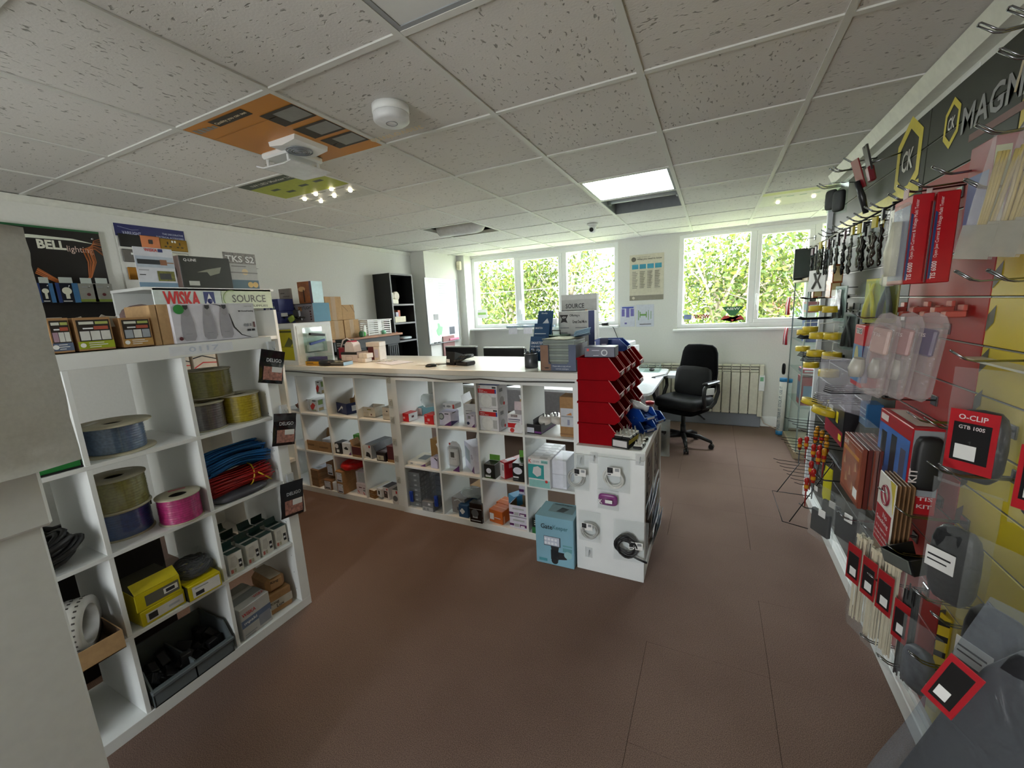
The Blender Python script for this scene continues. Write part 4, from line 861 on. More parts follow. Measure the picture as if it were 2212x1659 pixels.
STR = [('poly', 'F', [(.1, .35), (.18, .35), (.3, .15), (.22, .15)], RST), ('poly', 'F', [(.6, .25), (.68, .25), (.8, .05), (.72, .05)], RST), ('F', .25, .6, .55, .68, MAR), ('F', .65, .6, .85, .66, MAR), ('F', .65, .35, .85, .5, GRY)]
A, wA, hA = pxbox((768, 1069, 790, 1072, 1019), z3)
carton('safety_carton', 'white carton with small red stripes at the bottom of its cubby', 'box', (A.x+wA/2, A.y+.13, z3+.001), (wA, .22, hA*.5), 0, M('#ddd0d6', .5), pr=STR)
carton('safety_carton', 'pale grey carton stacked on the red-striped one', 'box', (A.x+wA/2-.01, A.y+.14, z3+.002+hA*.5), (wA*.9, .22, hA*.48), R(2), M('#cdc8ce', .5), pr=[('F', .25, .1, 1, .95, LGR), ('T', .1, .3, .9, .5, MAR)])
A, wA, hA = pxbox((796.6, 1078, 810, 1080, 1060), z3)
for k in range(2): carton('brown_gang_carton', ('lower', 'upper')[k]+' little brown carton of the pair next to the phone carton', 'box', (A.x+wA/2, A.y+.12, z3+.001+k*hA/2), (wA, .2, hA/2-.001), R(-8), M('#8a6238', .75), pr=[('F', .3, .4, .7, .55, CARDL), ('T', 0, 0, 1, 1, M('#cfc6b8', .5))])
carton('small_white_carton', 'white carton with black window lying beside the little brown pair', 'box', (A.x+wA+.05, A.y+.15, z3+.02), (.07, .24, .075), R(-14), WB, pr=[('F', .35, .3, .7, .75, INK)])
carton('small_white_carton', 'long white carton lying under the shelf behind the phone carton', 'box', (A.x+wA+.12, A.y+.26, z3+.10), (.06, .1, .05), R(-14), WB)
cfit('phone_carton', 'white carton with dark handset picture', 'box', (829, 1078, 843, 1080, 1051.5), z3, .11, dr=R(-6), col=M('#e4dedc', .45), pr=[('F', .18, .15, .8, .7, M('#3a2622', .5)), ('F', .4, .5, .6, .6, M('#c9a0a0', .5)), ('F', .65, .78, .85, .92, RST), ('T', 0, 0, 1, 1, M('#3a3234', .5))])
cfit('phone_carton', 'white carton with grey round device picture at the seam', 'box', (849, 1088, 862, 1090, 1057), z3, .1, col=M('#d9d6d4', .45), pr=[('disc', 'F', .5, .4, .025, M('#6b6d70', .5)), ('F', .65, .75, .9, .95, RST), ('T', 0, 0, 1, 1, M('#3a3a3e', .5))])
# right unit, top row
REDB = M('#c8161c', .45)
for k, (px, lb) in enumerate((((866, 910, 884.7, 912, 892.6), 'left red and white carton below the plastic-wrapped box'), ((917.5, 916, 937, 918, 895.5), 'right red carton against the divider'))):
    cfit('red_carton', lb, 'box', px, z1, .1, dr=R(-6) if k == 0 else 0, col=REDB, pr=[('F', .35, .35, .6, .6, M('#e0a0a0', .5)), ('F', .1, .1, .4, .16, PINK), ('F', .1, .85, .3, .9, PINK), ('R', .05, .03, .98, .97, WB), ('R', .35, .4, .6, .65, MAR), ('L', 0, 0, 1, 1, WB)])
cfit('teal_carton', 'teal and white carton with a plastic bag on top', 'box', (894, 896, 917, 900, 878.6), z1, .15, dr=R(-8), col=M('#5f8a92', .5), pr=[('F', .08, .05, .95, .92, M('#d3d2d2', .5)), ('F', .15, .1, .4, .2, INK), ('F', .15, .4, .4, .55, GRY)])
pb = softbox(.22, .16, .1, .8, 8); pb.v = [(v[0], v[1], v[2]+.025*mnoise.noise(Vector(v)*16)) for v in pb.v]
t = thing('clear_plastic_bag', 'crumpled clear plastic bag on the teal carton', 'bag', (-1.945, 2.56, z1+.15)); pb.build('film', POLYM, t); MB().obox((.05, -.02, .0), (.08, .06, .03), (0, R(15), 0)).build('brown_card', CARD, t)
TIM = [('disc', 'F', .27, .68, .026, M('#5d6468', .5)), ('disc', 'F', .27, .68, .018, M('#b4bab6', .5)), ('poly', 'F', [(.45, 0), (1, .38), (1, 0)], PUR), ('poly', 'R', [(0, .38), (0, 0), (.9, .15)], M('#3c2a6a', .5)), ('F', .55, .86, .85, .93, INK), ('R', .2, .9, .6, .96, INK)]
bt = cfit('timer_carton', 'white and purple timer carton with a dial picture', 'box', (947.4, 918, 975, 920, 889.7), z1, .11, col=M('#dcd9ec', .4), pr=TIM)
carton('blister_carton', 'small white carton with red corner lying on the timer carton', 'box', (bt.location.x+.025, bt.location.y+.02, z1+.122), (.105, .09, .038), 0, WB, pr=[('disc', 'F', .12, .5, .01, GRY), ('disc', 'F', .5, .5, .02, GRY, .008, GRY), ('F', .83, .1, .97, .9, RST)])
carton('open_white_carton', 'open white carton with cables showing behind the timer carton', 'box', (-1.575, 2.61, z1+.001), (.17, .18, .15), R(10), WB, opened=M('#a89a84', .7), pr=[('F', .1, .5, .4, .53, INK), ('F', .1, .65, .4, .67, INK)], flap=('L', .06, 75, WB))
cfit('timer_carton', 'white and purple carton with grey timer at the divider', 'box', (1009, 922, 1026, 924, 895.5), z1, .1, col=M('#dcd9ec', .4), pr=[('F', .1, .62, .6, .95, LAV), ('F', .2, .68, .5, .9, GRY), ('poly', 'F', [(.6, 0), (1, .3), (1, 0)], PUR), ('disc', 'F', .2, .3, .012, NAVY), ('F', .65, .9, .95, .95, INK)])
A, wA, hA = pxbox((1038, 929, 1079.7, 931, 881), z1)
ALM = [('F', 0, .66, .88, .85, REDB), ('F', .88, .66, .95, .85, M('#2b4a9e', .5)), ('disc', 'F', .42, .33, .052, M('#d9dcdd', .4)), ('disc', 'F', .42, .33, .046, M('#e6e8e8', .4)), ('F', .72, .12, .93, .5, LGR), ('F', .75, .88, .95, .95, INK), ('disc', 'R', .4, .3, .03, LGR), ('R', .2, .7, .5, .85, GRY), ('disc', 'R', .6, .15, .012, RST)]
for k in range(2): carton('smoke_alarm_carton', ('lower', 'upper')[k]+' white alarm carton with a red band and round alarm picture', 'box', (A.x+wA/2, A.y+.07, z1+.001+k*(hA+.001)), (wA, .14, hA), R(-3), M('#e2e3e8', .4), pr=ALM, tx=[('F', .07, .76, .3, .81, 'Mains', WB), ('F', .07, .69, .5, .74, 'Smoke Alarm', WB), ('F', .07, .9, .13, .97, 'a', RST)])
carton('blue_carton', 'flat dark blue carton on the two alarm cartons', 'box', (A.x+wA/2, A.y+.08, z1+.003+2*hA), (wA, .12, .026), 0, M('#20428a', .5), pr=[('F', .3, .4, .5, .6, RST)])
cfit('co_alarm_carton', 'white and red alarm carton with header card', 'box', (1098, 934, 1128, 935.4, 894), z1, .11, col=M('#e2dfe6', .45), pr=[('F', 0, .28, 1, .52, REDB), ('disc', 'F', .8, .3, .033, WB), ('F', .25, .86, .7, .97, MAR), ('F', .05, .7, .9, .74, NAVY), ('F', .05, .6, .85, .64, GRY), ('disc', 'F', .3, .14, .016, RST)], flap=('B', .06, 88, M('#d9c6c8', .5)), tx=[('F', .28, .885, .66, .945, 'RESPITE', WB)])
carton('cardboard_offcut', 'folded brown and white cardboard behind the header-card carton', 'cardboard', (-1.175, 2.63, z1+.001), (.10, .05, .19), R(12), CARDL, flap=('F', .05, 45, WB))
cfit('plug_tray', 'black and purple open carton of white plugs', 'box', (1138, 936, 1172.5, 938, 916), z1, .26, dr=R(-4), col=M('#1d1b1e', .45), opened=M('#3a3638', .6), pr=[('F', .08, .12, .55, .66, M('#cdd0dc', .5)), ('F', .58, .1, 1, .3, M('#6d2f7c', .5)), ('R', 0, .1, 1, .25, M('#4a2456', .5))])
for k, (xx, yy) in enumerate(((-1.0, 2.52), (-.955, 2.60), (-.93, 2.55))):
    t = thing('white_plug', ('nearest', 'farthest', 'middle')[k]+' white plug-in unit lying in the black carton', 'plug', (xx, yy, z1+.06), R(30*k)); MB().lathe([(.0, 0), (.042, 0), (.045, .01), (.04, .035), (.0, .038)], 16).xf(Matrix.Rotation(R(18), 4, 'X')).build('body', M('#dcd8d0', .35), t)
    for s in (-1, 1): MB().cbox(s*.012-.004, -.003, .036, s*.012+.004, .003, .06, .001).build('pin', M('#3a3a3c', .4), t)
cfit('brown_parcel', 'tall brown parcel with a white product label by the red bins', 'box', (1210.5, 943, 1243, 943, 857), z1, .12, col=CARD, pr=[('F', .05, .26, .98, .72, M('#c4c6cc', .5)), ('F', .1, .5, .9, .53, GRY), ('poly', 'F', [(.4, .55), (.75, .62), (.8, .55)], M('#c07a3a', .5)), ('F', .5, .3, .65, .44, M('#8d90a8', .5)), ('F', 0, .05, 1, .09, M('#8a6440', .7))])
# right unit, middle row
cfit('flat_device_carton', 'flat cream and purple carton with a grey screen picture', 'box', (880, 1003, 918, 1008, 996), z2, .22, dr=R(2), col=M('#d9d4c8', .45), pr=[('T', .3, .3, .75, .75, M('#6b7278', .4)), ('poly', 'F', [(.7, 0), (1, .9), (1, 0)], PUR), ('F', .18, .35, .32, .8, GRY), ('F', .5, .3, .8, .5, LGR)])
carton('brown_box', 'brown carton with a white paper scrap in the middle row', 'box', (-1.93, 2.62, z2+.001), (.14, .16, .18), R(-10), M('#94703e', .8), pr=[('poly', 'F', [(.45, .8), (.7, 1), (.8, .85), (.6, .62)], PAPER)], opened=CARDL)
carton('striped_carton', 'black and blue carton with white stripes behind the lilac carton', 'box', (-1.845, 2.56, z2+.001), (.05, .08, .19), 0, DK, pr=[('F', 0, .75, 1, .9, M('#3f9ac4', .5)), ('poly', 'F', [(0, .9), (1, .98), (1, 1), (0, .94)], WB)])
cfit('lilac_carton', 'plain lilac carton with striped corner at the divider', 'box', (931, 1011, 946, 1013, 988), z2, .08, col=M('#cbc8e4', .5), pr=[('poly', 'F', [(.5, 1), (1, .7), (1, .85), (.75, 1)], INK)])
# thermostat blister pack
A, wA, hA = pxbox((962.7, 1016, 993, 1019, 956), z2)
t = thing('thermostat_blister_pack', 'clear rounded blister pack holding a white programmable thermostat', 'blister pack', (A.x+wA/2, A.y+.05, z2+.001), R(-4))
MB().prism([(-wA/2, 0), (wA/2, 0), (wA/2, hA*.7), (wA*.38, hA*.9), (wA*.15, hA), (-wA*.15, hA), (-wA*.38, hA*.9), (-wA/2, hA*.7)], 'y', -.0, .003).build('backing_card', M('#d8dce0', .4), t)
MB().cbox(-wA*.42, -.04, .03, wA*.42, -.0, hA*.85, .012).build('blister', BLIS, t)
th = MB().cbox(-wA*.33, -.032, hA*.18, wA*.33, -.002, hA*.75, .006).build('thermostat', M('#eceeee', .35), t)
MB().box(-wA*.14, -.0335, hA*.47, wA*.12, -.032, hA*.66).build('display', M('#3a4038', .3), th)
for q in range(4): MB().cbox(-wA*.2+q*wA*.12, -.034, hA*.40, -wA*.14+q*wA*.12, -.032, hA*.425, .0005).build('button', LGR, th)
MB().prism([(.0, 0), (wA/2, 0), (wA/2, .05)], 'y', -.043, -.042).build('purple_print', PUR, t); MB().box(-wA*.4, -.004, hA*.86, -wA*.3, -.002, hA*.93).build('red_print', RST, t)
carton('heater_carton', 'white and purple carton with a grey panel picture turned sideways', 'box', (-1.575, 2.52, z2+.001), (.19, .10, .205), R(-38), M('#e0dfee', .45), pr=[('poly', 'F', [(.1, .35), (.1, .85), (.6, .75), (.6, .25)], M('#9aa6b0', .4)), ('poly', 'F', [(.7, 0), (1, .3), (1, 0)], PUR), ('F', .7, .5, .9, .52, PUR), ('F', .7, .56, .95, .58, PUR), ('F', .7, .62, .88, .64, PUR)], flap=('B', .05, 80, WB))
carton('boxed_panel', 'white carton with grey top standing behind the heater carton', 'box', (-1.51, 2.66, z2+.001), (.11, .1, .28), R(-6), WB, pr=[('F', .1, .7, .9, .97, M('#5a5860', .4)), ('disc', 'F', .45, .6, .02, GRY, .008, GRY)])
BULB = lambda sh: [('disc', 'F', .45, .55, sh, M('#d8dae8', .4)), ('F', .12, .1, .6, .2, WB), ('F', .12, .04, .75, .08, GREEN), ('R', 0, 0, 1, 1, M('#26301c', .5))]
cfit('bulb_carton', 'black carton with white bulb picture and green flap', 'box', (1046.5, 1032, 1069.7, 1034, 1002), z2, .09, col=M('#10140f', .4), pr=BULB(.02), flap=('B', .04, 88, M('#5f9a34', .5)), tx=[('F', .12, .2, .6, .28, 'Osmy 4', WB)])
carton('red_white_carton', 'red carton with a white label side turned towards the aisle', 'box', (-1.255, 2.50, z2+.001), (.06, .18, .125), R(-28), M('#a81c26', .4), pr=[('F', .05, .06, .88, .94, M('#e0d8dc', .5)), ('F', .5, .5, .8, .85, GRY), ('R', .2, .6, .95, .85, M('#d88a92', .5)), ('T', .2, .2, .8, .6, PINK)])
carton('batten_strip_carton', 'tall torn white carton with black spots behind the red carton', 'box', (-1.19, 2.64, z2+.001), (.055, .05, .26), R(-18), WB, pr=[('disc', 'R', .5, .3+.2*k, .01, INK) for k in range(3)]+[('F', .1, .1, .9, .6, M('#c9d2d6', .5))], flap=('B', .05, 40, M('#cfd4e8', .4)))
cfit('bulb_carton', 'black carton with white oval lamp picture and green top band', 'box', (1108, 1039, 1132, 1041, 1000), z2, .12, col=M('#101113', .4), pr=[('disc', 'F', .47, .6, .034, M('#d8dae8', .4), .026, M('#d8dae8', .4)), ('F', .06, .2, .55, .28, WB), ('F', .06, .1, .5, .12, GRY), ('F', .65, .93, .95, .97, WB)], flap=('B', .05, 88, M('#5f9a34', .5)))
# mask cartons in a row going back
A, wA, hA = pxbox((1142.7, 1051, 1189.7, 1053.5, 988.5), z2); TQ = M('#2f9c9c', .5)
MASK = [('F', 0, .32, .72, .8, TQ), ('poly', 'F', [(.2, .5), (.25, .7), (.45, .75), (.6, .68), (.58, .45), (.4, .38)], M('#d8d4d6', .5)), ('F', .03, .03, .97, .28, M('#8fc6c2', .5)), ('F', .6, .86, .9, .96, M('#8fc6c2', .5)), ('disc', 'F', .82, .25, .01, RST), ('T', .5, .2, .85, .7, LGR)]
for k in range(6): carton('face_mask_carton', ['white and turquoise face mask carton at the front of its row', 'second face mask carton from the front', 'third face mask carton from the front', 'fourth face mask carton from the front', 'fifth face mask carton from the front', 'rearmost face mask carton in the row'][k], 'box', (A.x+wA/2, A.y+.024+k*.054, z2+.001), (wA, .05, hA), 0, WB, pr=MASK if k == 0 else [('T', .5, .2, .85, .7, LGR)], tx=[('F', .04, .84, .17, .97, 'K', RST), ('F', .64, .87, .88, .93, 'KN95', M('#2f6b6b', .5)), ('F', .24, .87, .52, .93, 'CE 0370', GRY)] if k == 0 else (), group='row of face mask cartons')
A, wA, hA = pxbox((1191.5, 1054, 1224, 1057, 993), z2)
for k in range(2): carton('plain_white_carton', ('lower', 'upper')[k]+' plain white carton stacked next to the mask cartons', 'box', (A.x+wA/2, A.y+.1, z2+.001+k*hA/2), (wA, .19, hA/2-.001), 0, M('#e2e4ee', .45))
# right unit, bottom row
GB = M('#9a9c9e', .5); k2 = 0
A, wA, hA = pxbox((883, 1093, 909.5, 1097, 1019), z3)
for c in range(2):
    for k in range(7):
        lb = ('nearer' if c == 0 else 'farther')+' grey drawer-box column, '+ordn(k)+' box from the bottom'
        carton('grey_parts_box', lb, 'box', (A.x+wA/2+.004*((k*3) % 3-1), A.y+.08+c*.13, z3+.001+k*hA/7), (wA, .125, hA/7-.002), 0, GB, pr=[('F', .55, .3, .75, .6, WB), ('R', .15, .25, .35, .75, LGR), ('R', .45, .25, .6, .75, LGR)], group='grey parts boxes in the left bottom cubby')
A, wA, hA = pxbox((912, 1103, 936, 1106, 1082), z3)
for k in range(2): carton('grey_parts_box', 'larger grey box, '+('lower with a barcode label' if k == 0 else 'upper with a small white tag'), 'box', (A.x+wA/2, A.y+.09, z3+.001+k*hA/2), (wA, .17, hA/2-.001), 0, M('#7d7f82', .5), pr=[('F', .05, .1, .95, .9, LGR), ('F', .1, .2, .3, .7, GRY), ('F', .4, .2, .6, .7, GRY)] if k == 0 else [('F', .55, .3, .75, .7, WB)])
for k in range(6): carton('grey_parts_box', 'blue-grey flat box against the divider, '+ordn(k)+' from the bottom', 'box', (-1.90, 2.60, z3+.001+k*.042), (.12, .2, .04), R(1), M('#6c7682', .5), pr=[('F', .6, .3, .8, .6, WB)], group='blue-grey flat boxes by the divider')
t = thing('acrylic_front', 'grey clear plastic sheet with two blue clips across the bottom cubby', 'plastic sheet', (-1.985, YC+.006, z3))
MB().box(-.165, 0, .012, .165, .003, .333).build('sheet', glassmat('grey_acrylic', (.86, .88, .89), .05, .1), t)
for xx in (-.13, .11): MB().cbox(xx-.016, -.012, .05, xx+.016, .006, .14, .004).cbox(xx-.008, -.02, .06, xx+.008, -.012, .12, .004).build('blue_clip', M('#1e3d94', .35), t)
carton('grey_bag_box', 'grey glossy bagged box beside the blue carton', 'box', (-1.70, 2.50, z3+.001), (.125, .13, .125), R(-5), M('#8b8684', .25), pr=[('F', .4, .2, .6, .42, M('#3c3c44', .4)), ('poly', 'F', [(.2, .75), (.5, .9), (.9, .7), (.9, .78), (.5, .98), (.2, .84)], LGR)])
cfit('blue_snow_carton', 'dark blue carton with a white cross-flower mark', 'box', (991.8, 1116, 1012, 1120, 1089.5), z3, .14, col=M('#234a70', .5), pr=[('disc', 'F', .4+.13*dx, .5+.12*dy, .011, WB) for dx, dy in ((-1, 0), (1, 0), (0, 1), (0, -1), (0, 0))])
cfit('black_foil_pack', 'black glossy pack with silver print at the front of its cubby', 'packet', (1015.8, 1127, 1042, 1131, 1085), z3, .06, col=M('#0c0c0d', .2, coat=.5), pr=[('F', .1, .1, .9, .14, LGR), ('F', .25, .25, .65, .4, LGR), ('poly', 'F', [(.2, .6), (.4, .68), (.6, .5), (.55, .45)], WB), ('F', 0, .7, 1, .73, GRY), ('disc', 'F', .45, .5, .03, M('#55585a', .3))])
carton('brown_box', 'flat brown carton lying on the grey box behind the foil pack', 'box', (-1.58, 2.62, z3+.155), (.17, .13, .03), R(-8), CARDL)
carton('plain_carton', 'open grey carton behind the foil pack', 'box', (-1.57, 2.63, z3+.001), (.15, .15, .15), R(-4), M('#8a8e90', .5))
pb = softbox(.2, .14, .05, .8, 8); pb.v = [(v[0], v[1], v[2]+.02*mnoise.noise(Vector(v)*24)) for v in pb.v]
tag(pb.build('clear_plastic_bag', POLYM, None, (-1.60, 2.49, z3+.165)), 'shiny clear plastic bag over the blue carton', 'bag')
ORG = M('#c2601e', .5)
A, wA, hA = pxbox((1053, 1129, 1085, 1134, 1102), z3)
for k in range(2): carton('orange_carton', ('nearer orange carton with white picture', 'farther orange carton behind the nearer one')[k], 'box', (A.x+wA/2+.012, A.y+.07+k*.115, z3+.001), (wA, .11, hA), R(-10), ORG, pr=[('F', .05, .22, .36, .72, WB), ('F', .4, .4, .85, .46, PINK), ('R', .1, 0, .25, .6, M('#e0b090', .5)), ('T', 0, .45, 1, .55, M('#d88a5a', .5))], group='orange cartons')
carton('light_blue_carton', 'light blue carton lying aslant behind the orange cartons', 'box', (-1.235, 2.62, z3+.10), (.085, .22, .075), R(-32), M('#4f9fc8', .45), pr=[('R', 0, 0, 1, 1, M('#3f8ab4', .45))])
carton('brown_box', 'brown carton under the light blue one', 'box', (-1.235, 2.62, z3+.001), (.09, .12, .098), R(-20), CARD)
A, wA, hA = pxbox((1101, 1139, 1139, 1143, 1090), z3); VIO = M('#5c1f5e', .5)
BAT = [('F', 0, .2, .25, .4, VIO), ('F', .58, .15, 1, .4, VIO), ('F', .62, .16, .85, .3, WB), ('F', .28, .15, .55, .42, LGR), ('F', .2, .65, .85, .8, LGR)]
for k in range(2): carton('batten_carton', ('lower', 'upper open')[k]+' white carton with violet blocks in the right unit', 'box', (A.x+wA/2, A.y+.09, z3+.001+k*hA/2), (wA, .17, hA/2-.001), 0, M('#dcd9e8', .5), pr=BAT, opened=M('#7a6a50', .8) if k else False)
carton('batten_carton', 'white carton with violet blocks set high at the back', 'box', (A.x+wA/2+.0, A.y+.225, z3+.001), (wA, .09, .275), 0, M('#dcd9e8', .5), pr=[('F', 0, .7, .3, .78, VIO), ('F', .65, .66, 1, .76, VIO), ('F', .33, .66, .6, .78, LGR), ('F', .3, .88, .7, .93, LGR)])
cfit('green_black_carton', 'green and black carton half hidden by the light blue floodlight carton', 'box', (1150, 1151, 1166, 1153, 1118), z3, .16, col=M('#15201a', .5), pr=[('F', 0, 0, 1, .4, M('#2f7a44', .5)), ('F', .3, .55, .9, .6, WB), ('F', .3, .68, .9, .72, WB), ('F', .3, .8, .8, .84, WB)])
# big floodlight carton on the floor
A, wA, hA = pxbox((1169, 1207, 1245, 1222, 1107), 0.0)
SKY = M('#86b4c8', .4, sc=3, var=.12)
t = carton('floodlight_carton', 'large light blue floodlight carton standing on the floor by the counter end', 'box', (-.828, 2.265, .001), (.245, .20, hA), R(1), SKY,
    pr=[('T', .25, .35, .9, .9, M('#7896a0', .5)), ('poly', 'T', [(.45, .4), (.55, .7), (.75, .65), (.65, .4)], M('#3c484c', .5)), ('F', .22, .40, .66, .60, M('#3c4650', .5)), ('F', .23, .415, .63, .59, M('#c9cede', .4)),
        ('poly', 'F', [(.4, .40), (.62, .40), (.6, .32), (.42, .32)], INK), ('F', .4, .12, .6, .33, M('#23282c', .4)), ('poly', 'F', [(.6, .14), (.82, .17), (.82, .3), (.6, .3)], INK), ('disc', 'F', .5, .1, .022, INK), ('F', .72, .44, .96, .47, M('#6aa0a8', .5)), ('F', .72, .33, .96, .41, M('#6aa0a8', .5)), ('disc', 'F', .85, .27, .025, M('#9ac4c8', .4)), ('F', .08, .06, .3, .12, M('#4f9aa8', .5))]
    + [('disc', 'F', .27+.09*q, .46+.08*r, .0085, M('#eef0f8', .3)) for q in range(4) for r in range(2)],
    tx=[('F', .15, .75, .46, .85, 'Gate', M('#1d2a30', .5)), ('F', .47, .74, .86, .85, 'Keeper', M('#4f808c', .5)), ('T', .3, .8, .8, .9, 'GateKeeper', M('#1d2a30', .5))])
# ---------------- on the counter ----------------
CT = 1.182
# cube unit standing on the left end of the counter
tu, _f = cube_unit('small white cube unit standing on the left end of the counter', -3.70, YC, CT, 1, 1, .365, .385, W_=.475, ft=.04)
MB().box(.435+.0405, .02, .02, .4755+.003, .365, .34).build('end_sheet', M('#e2e4de', .4), tu)
YC2 = M('#cfc21e', .35, sc=5, var=.1)
t = carton('yellow_display_card', 'yellow tool display card inside the cube unit on the counter', 'display card', (-3.463, YC+.06, CT+.041), (.385, .03, .27), 0, YC2, pr=[('F', .2, .9, .9, .96, M('#5f5a18', .5)), ('poly', 'F', [(.55, .45), (.75, .75), (.9, .6), (.75, .42)], M('#6a6a3a', .5)), ('F', .1, .55, .45, .6, M('#4f4a10', .5)), ('F', .1, .45, .45, .5, M('#4f4a10', .5)), ('F', 0, .42, 1, .44, M('#8d8414', .5)), ('F', .1, .64, .35, .68, M('#4f4a10', .5))], tx=[('F', .12, .76, .42, .83, 'CUT', M('#3c380c', .5))])
# boxes on top of it
TU = CT+.366
NV = M('#2c3678', .45)
for k in range(2):
    a = onx(593, (688, 664)[k], -3.22)
    carton('lamp_box', ('lower', 'upper')[k]+' dark blue carton with white dots on the cube unit', 'box', (-3.50, 2.47, TU+.001+k*.106), (.2, .15, .105), R(2), NV, pr=[('disc', 'F', .2+.1*q, .2+.14*r, .007, WB) for q in range(3) for r in range(2)]+[('poly', 'F', [(.55, .3), (.75, .45), (.78, .25), (.62, .15)], M('#8a9aa8', .5)), ('F', .25, .72, .75, .76, M('#7d88b8', .5))])
carton('brown_leaflet', 'grey-brown leaflet standing behind the blue cartons', 'leaflet', (-3.56, 2.60, TU+.001), (.15, .02, .31), R(3), M('#a39a94', .6), pr=[('F', .15, .85, .5, .88, M('#6b635e', .6)), ('F', .35, .76, .9, .78, M('#6b635e', .6)), ('disc', 'F', .5, .45, .03, M('#8a807a', .6))])
carton('spotlight_carton', 'grey and teal carton lettered SPOTLIGHT on the cube unit', 'box', (-3.335, 2.665, TU+.001), (.28, .18, .165), R(1), M('#a9a4ac', .4), pr=[('R', 0, 0, 1, 1, M('#3f7f98', .5)), ('F', 0, .96, 1, 1, M('#3a3a40', .5))]+[('F', .84, .1+.14*q, .9, .18+.14*q, MAR) for q in range(4)]+[('F', .33, .6, .5, .84, M('#d8a070', .4))], tx=[('F', .36, .68, .95, .84, 'SPOTLIGHT', INK), ('F', .04, .68, .22, .84, 'RA', INK)])
carton('lamp_photo_carton', 'orange carton with a glowing lamp photo on top of the stack', 'box', (-3.30, 2.66, TU+.168), (.175, .12, .19), R(2), M('#a86438', .35, sc=12, var=.35), pr=[('R', 0, 0, 1, 1, M('#bfe0e4', .4)), ('disc', 'F', .3, .66, .045, M('#f0c088', .4), .022, M('#f0c088', .4)), ('F', .38, .05, .45, .62, M('#3a2a24', .5)), ('F', .85, .0, 1, 1, M('#6e5a6a', .4))])
t = thing('tangled_gadgets', 'tangle of black straps and a green tag on the cube unit', 'gadgets', (-3.33, 2.45, TU))
MB().tube([(-.1, 0, .03), (-.05, -.02, .06), (.02, 0, .07), (.08, .02, .03), (.13, 0, .05), (.16, .02, .04)], .009, 6).tube([(-.08, .03, .02), (0, -.03, .02), (.1, -.02, .025), (.14, 0, .03)], .01, 6).build('strap', BLK, t)
MB().obox((.05, -.03, .035), (.06, .02, .045), (R(10), R(-20), 0)).build('green_tag', M('#8aa038', .5), t); MB().cbox(.03, .0, .05, .1, .03, .11, .006).build('black_box', M('#2a2a2e', .4), t)
MB().obox((-.05, -.03, .075), (.09, .02, .03), (0, 0, 0)).build('white_label', PAPER, t); MB().tube([(-.1, -.02, .0), (-.12, -.02, .04), (-.1, -.02, .075), (-.08, -.02, .08)], .004, 5).build('white_wire', PVC, t)
# leaflet holders on its side
SX = -3.219
t = thing('leaflet_holder', 'clear wall pocket with pens on the side of the counter cube unit', 'leaflet holder', (SX, 2.56, CT+.1), R(90))
MB().box(-.1, -.045, 0, .1, -.043, .13).box(-.1, -.045, 0, -.098, 0, .16).box(.098, -.045, 0, .1, 0, .16).box(-.1, -.045, 0, .1, 0, .003).box(-.1, -.003, 0, .1, 0, .22).build('pocket', ACRYL, t)
MB().obox((.0, -.055, .155), (.15, .03, .02), (0, R(8), 0)).build('black_stapler', BLK, t); MB().obox((-.01, -.06, .09), (.16, .02, .02), (0, R(-9), 0)).build('blue_pen', M('#1f3f8a', .4), t)
MB().cbox(-.085, -.035, .01, .07, -.01, .07, .002).build('white_card', PAPER, t)
t = thing('leaflet_holder', 'low clear tray of white and purple cards at the counter cube unit', 'leaflet holder', (-3.12, 2.52, CT+.001), R(10))
MB().box(-.1, -.05, 0, .1, .05, .003).box(-.1, -.05, 0, .1, -.047, .05).box(-.1, .047, 0, .1, .05, .09).box(-.1, -.05, 0, -.097, .05, .07).box(.097, -.05, 0, .1, .05, .07).build('tray', ACRYL, t); MB().cbox(-.09, -.04, .004, .05, .04, .06, .002).build('purple_cards', M('#4a4578', .5), t)
# items on the left counter
carton('yellow_book', 'yellow and black boxed manual lying on the counter', 'box', (-3.06, 2.435, CT+.001), (.19, .07, .035), R(2), M('#d69a14', .45), pr=[('F', .05, .3, .95, .4, INK), ('F', .1, .55, .5, .7, INK), ('T', 0, 0, 1, 1, M('#3a3440', .4))])
t = thing('black_cutter', 'black folded bag clip lying on the counter in front of the book', 'tool', (-2.93, 2.43, CT)); bm = softbox(.14, .1, .05, .7, 8); bm.xf(Matrix.Translation((0, 0, .022))).build('body', M('#17171a', .4, bump=.5), t); MB().tube([(.05, 0, .01), (.12, .01, .008), (.16, 0, .006)], .005, 5).build('handle', BLK, t)
carton('dark_carton', 'black carton with white lettering standing behind the pocket', 'box', (-3.08, 2.78, CT+.001), (.17, .06, .19), R(4), M('#17181a', .45), pr=[('F', .1, .55, .45, .6, LGR), ('F', .1, .68, .45, .72, LGR), ('F', .1, .78, .4, .82, LGR), ('F', .55, .72, .9, .78, LGR)])
carton('till_box', 'cream and black card machine box carrying the white socket', 'box', (-2.90, 2.72, CT+.001), (.19, .15, .085), R(2), M('#d3c6c4', .45), pr=[('T', 0, 0, 1, 1, M('#2b2b2a', .4)), ('F', 0, .75, 1, 1, M('#2b2b2a', .4)), ('F', .28, .1, .7, .6, M('#b3a4a2', .5)), ('F', .3, .14, .68, .56, M('#d8ccc8', .5))])
t = thing('red_socket', 'white and red plug socket with a looped lead on the card machine box', 'socket', (-2.90, 2.70, CT+.087))
MB().prism([(-.06, 0), (.06, 0), (.05, .07), (.03, .09), (-.03, .09), (-.05, .07)], 'y', -.04, .04).build('base', M('#e2d8d8', .4), t); MB().cbox(-.035, -.035, .065, .035, .03, .098, .006).build('red_top', M('#a01c38', .4), t)
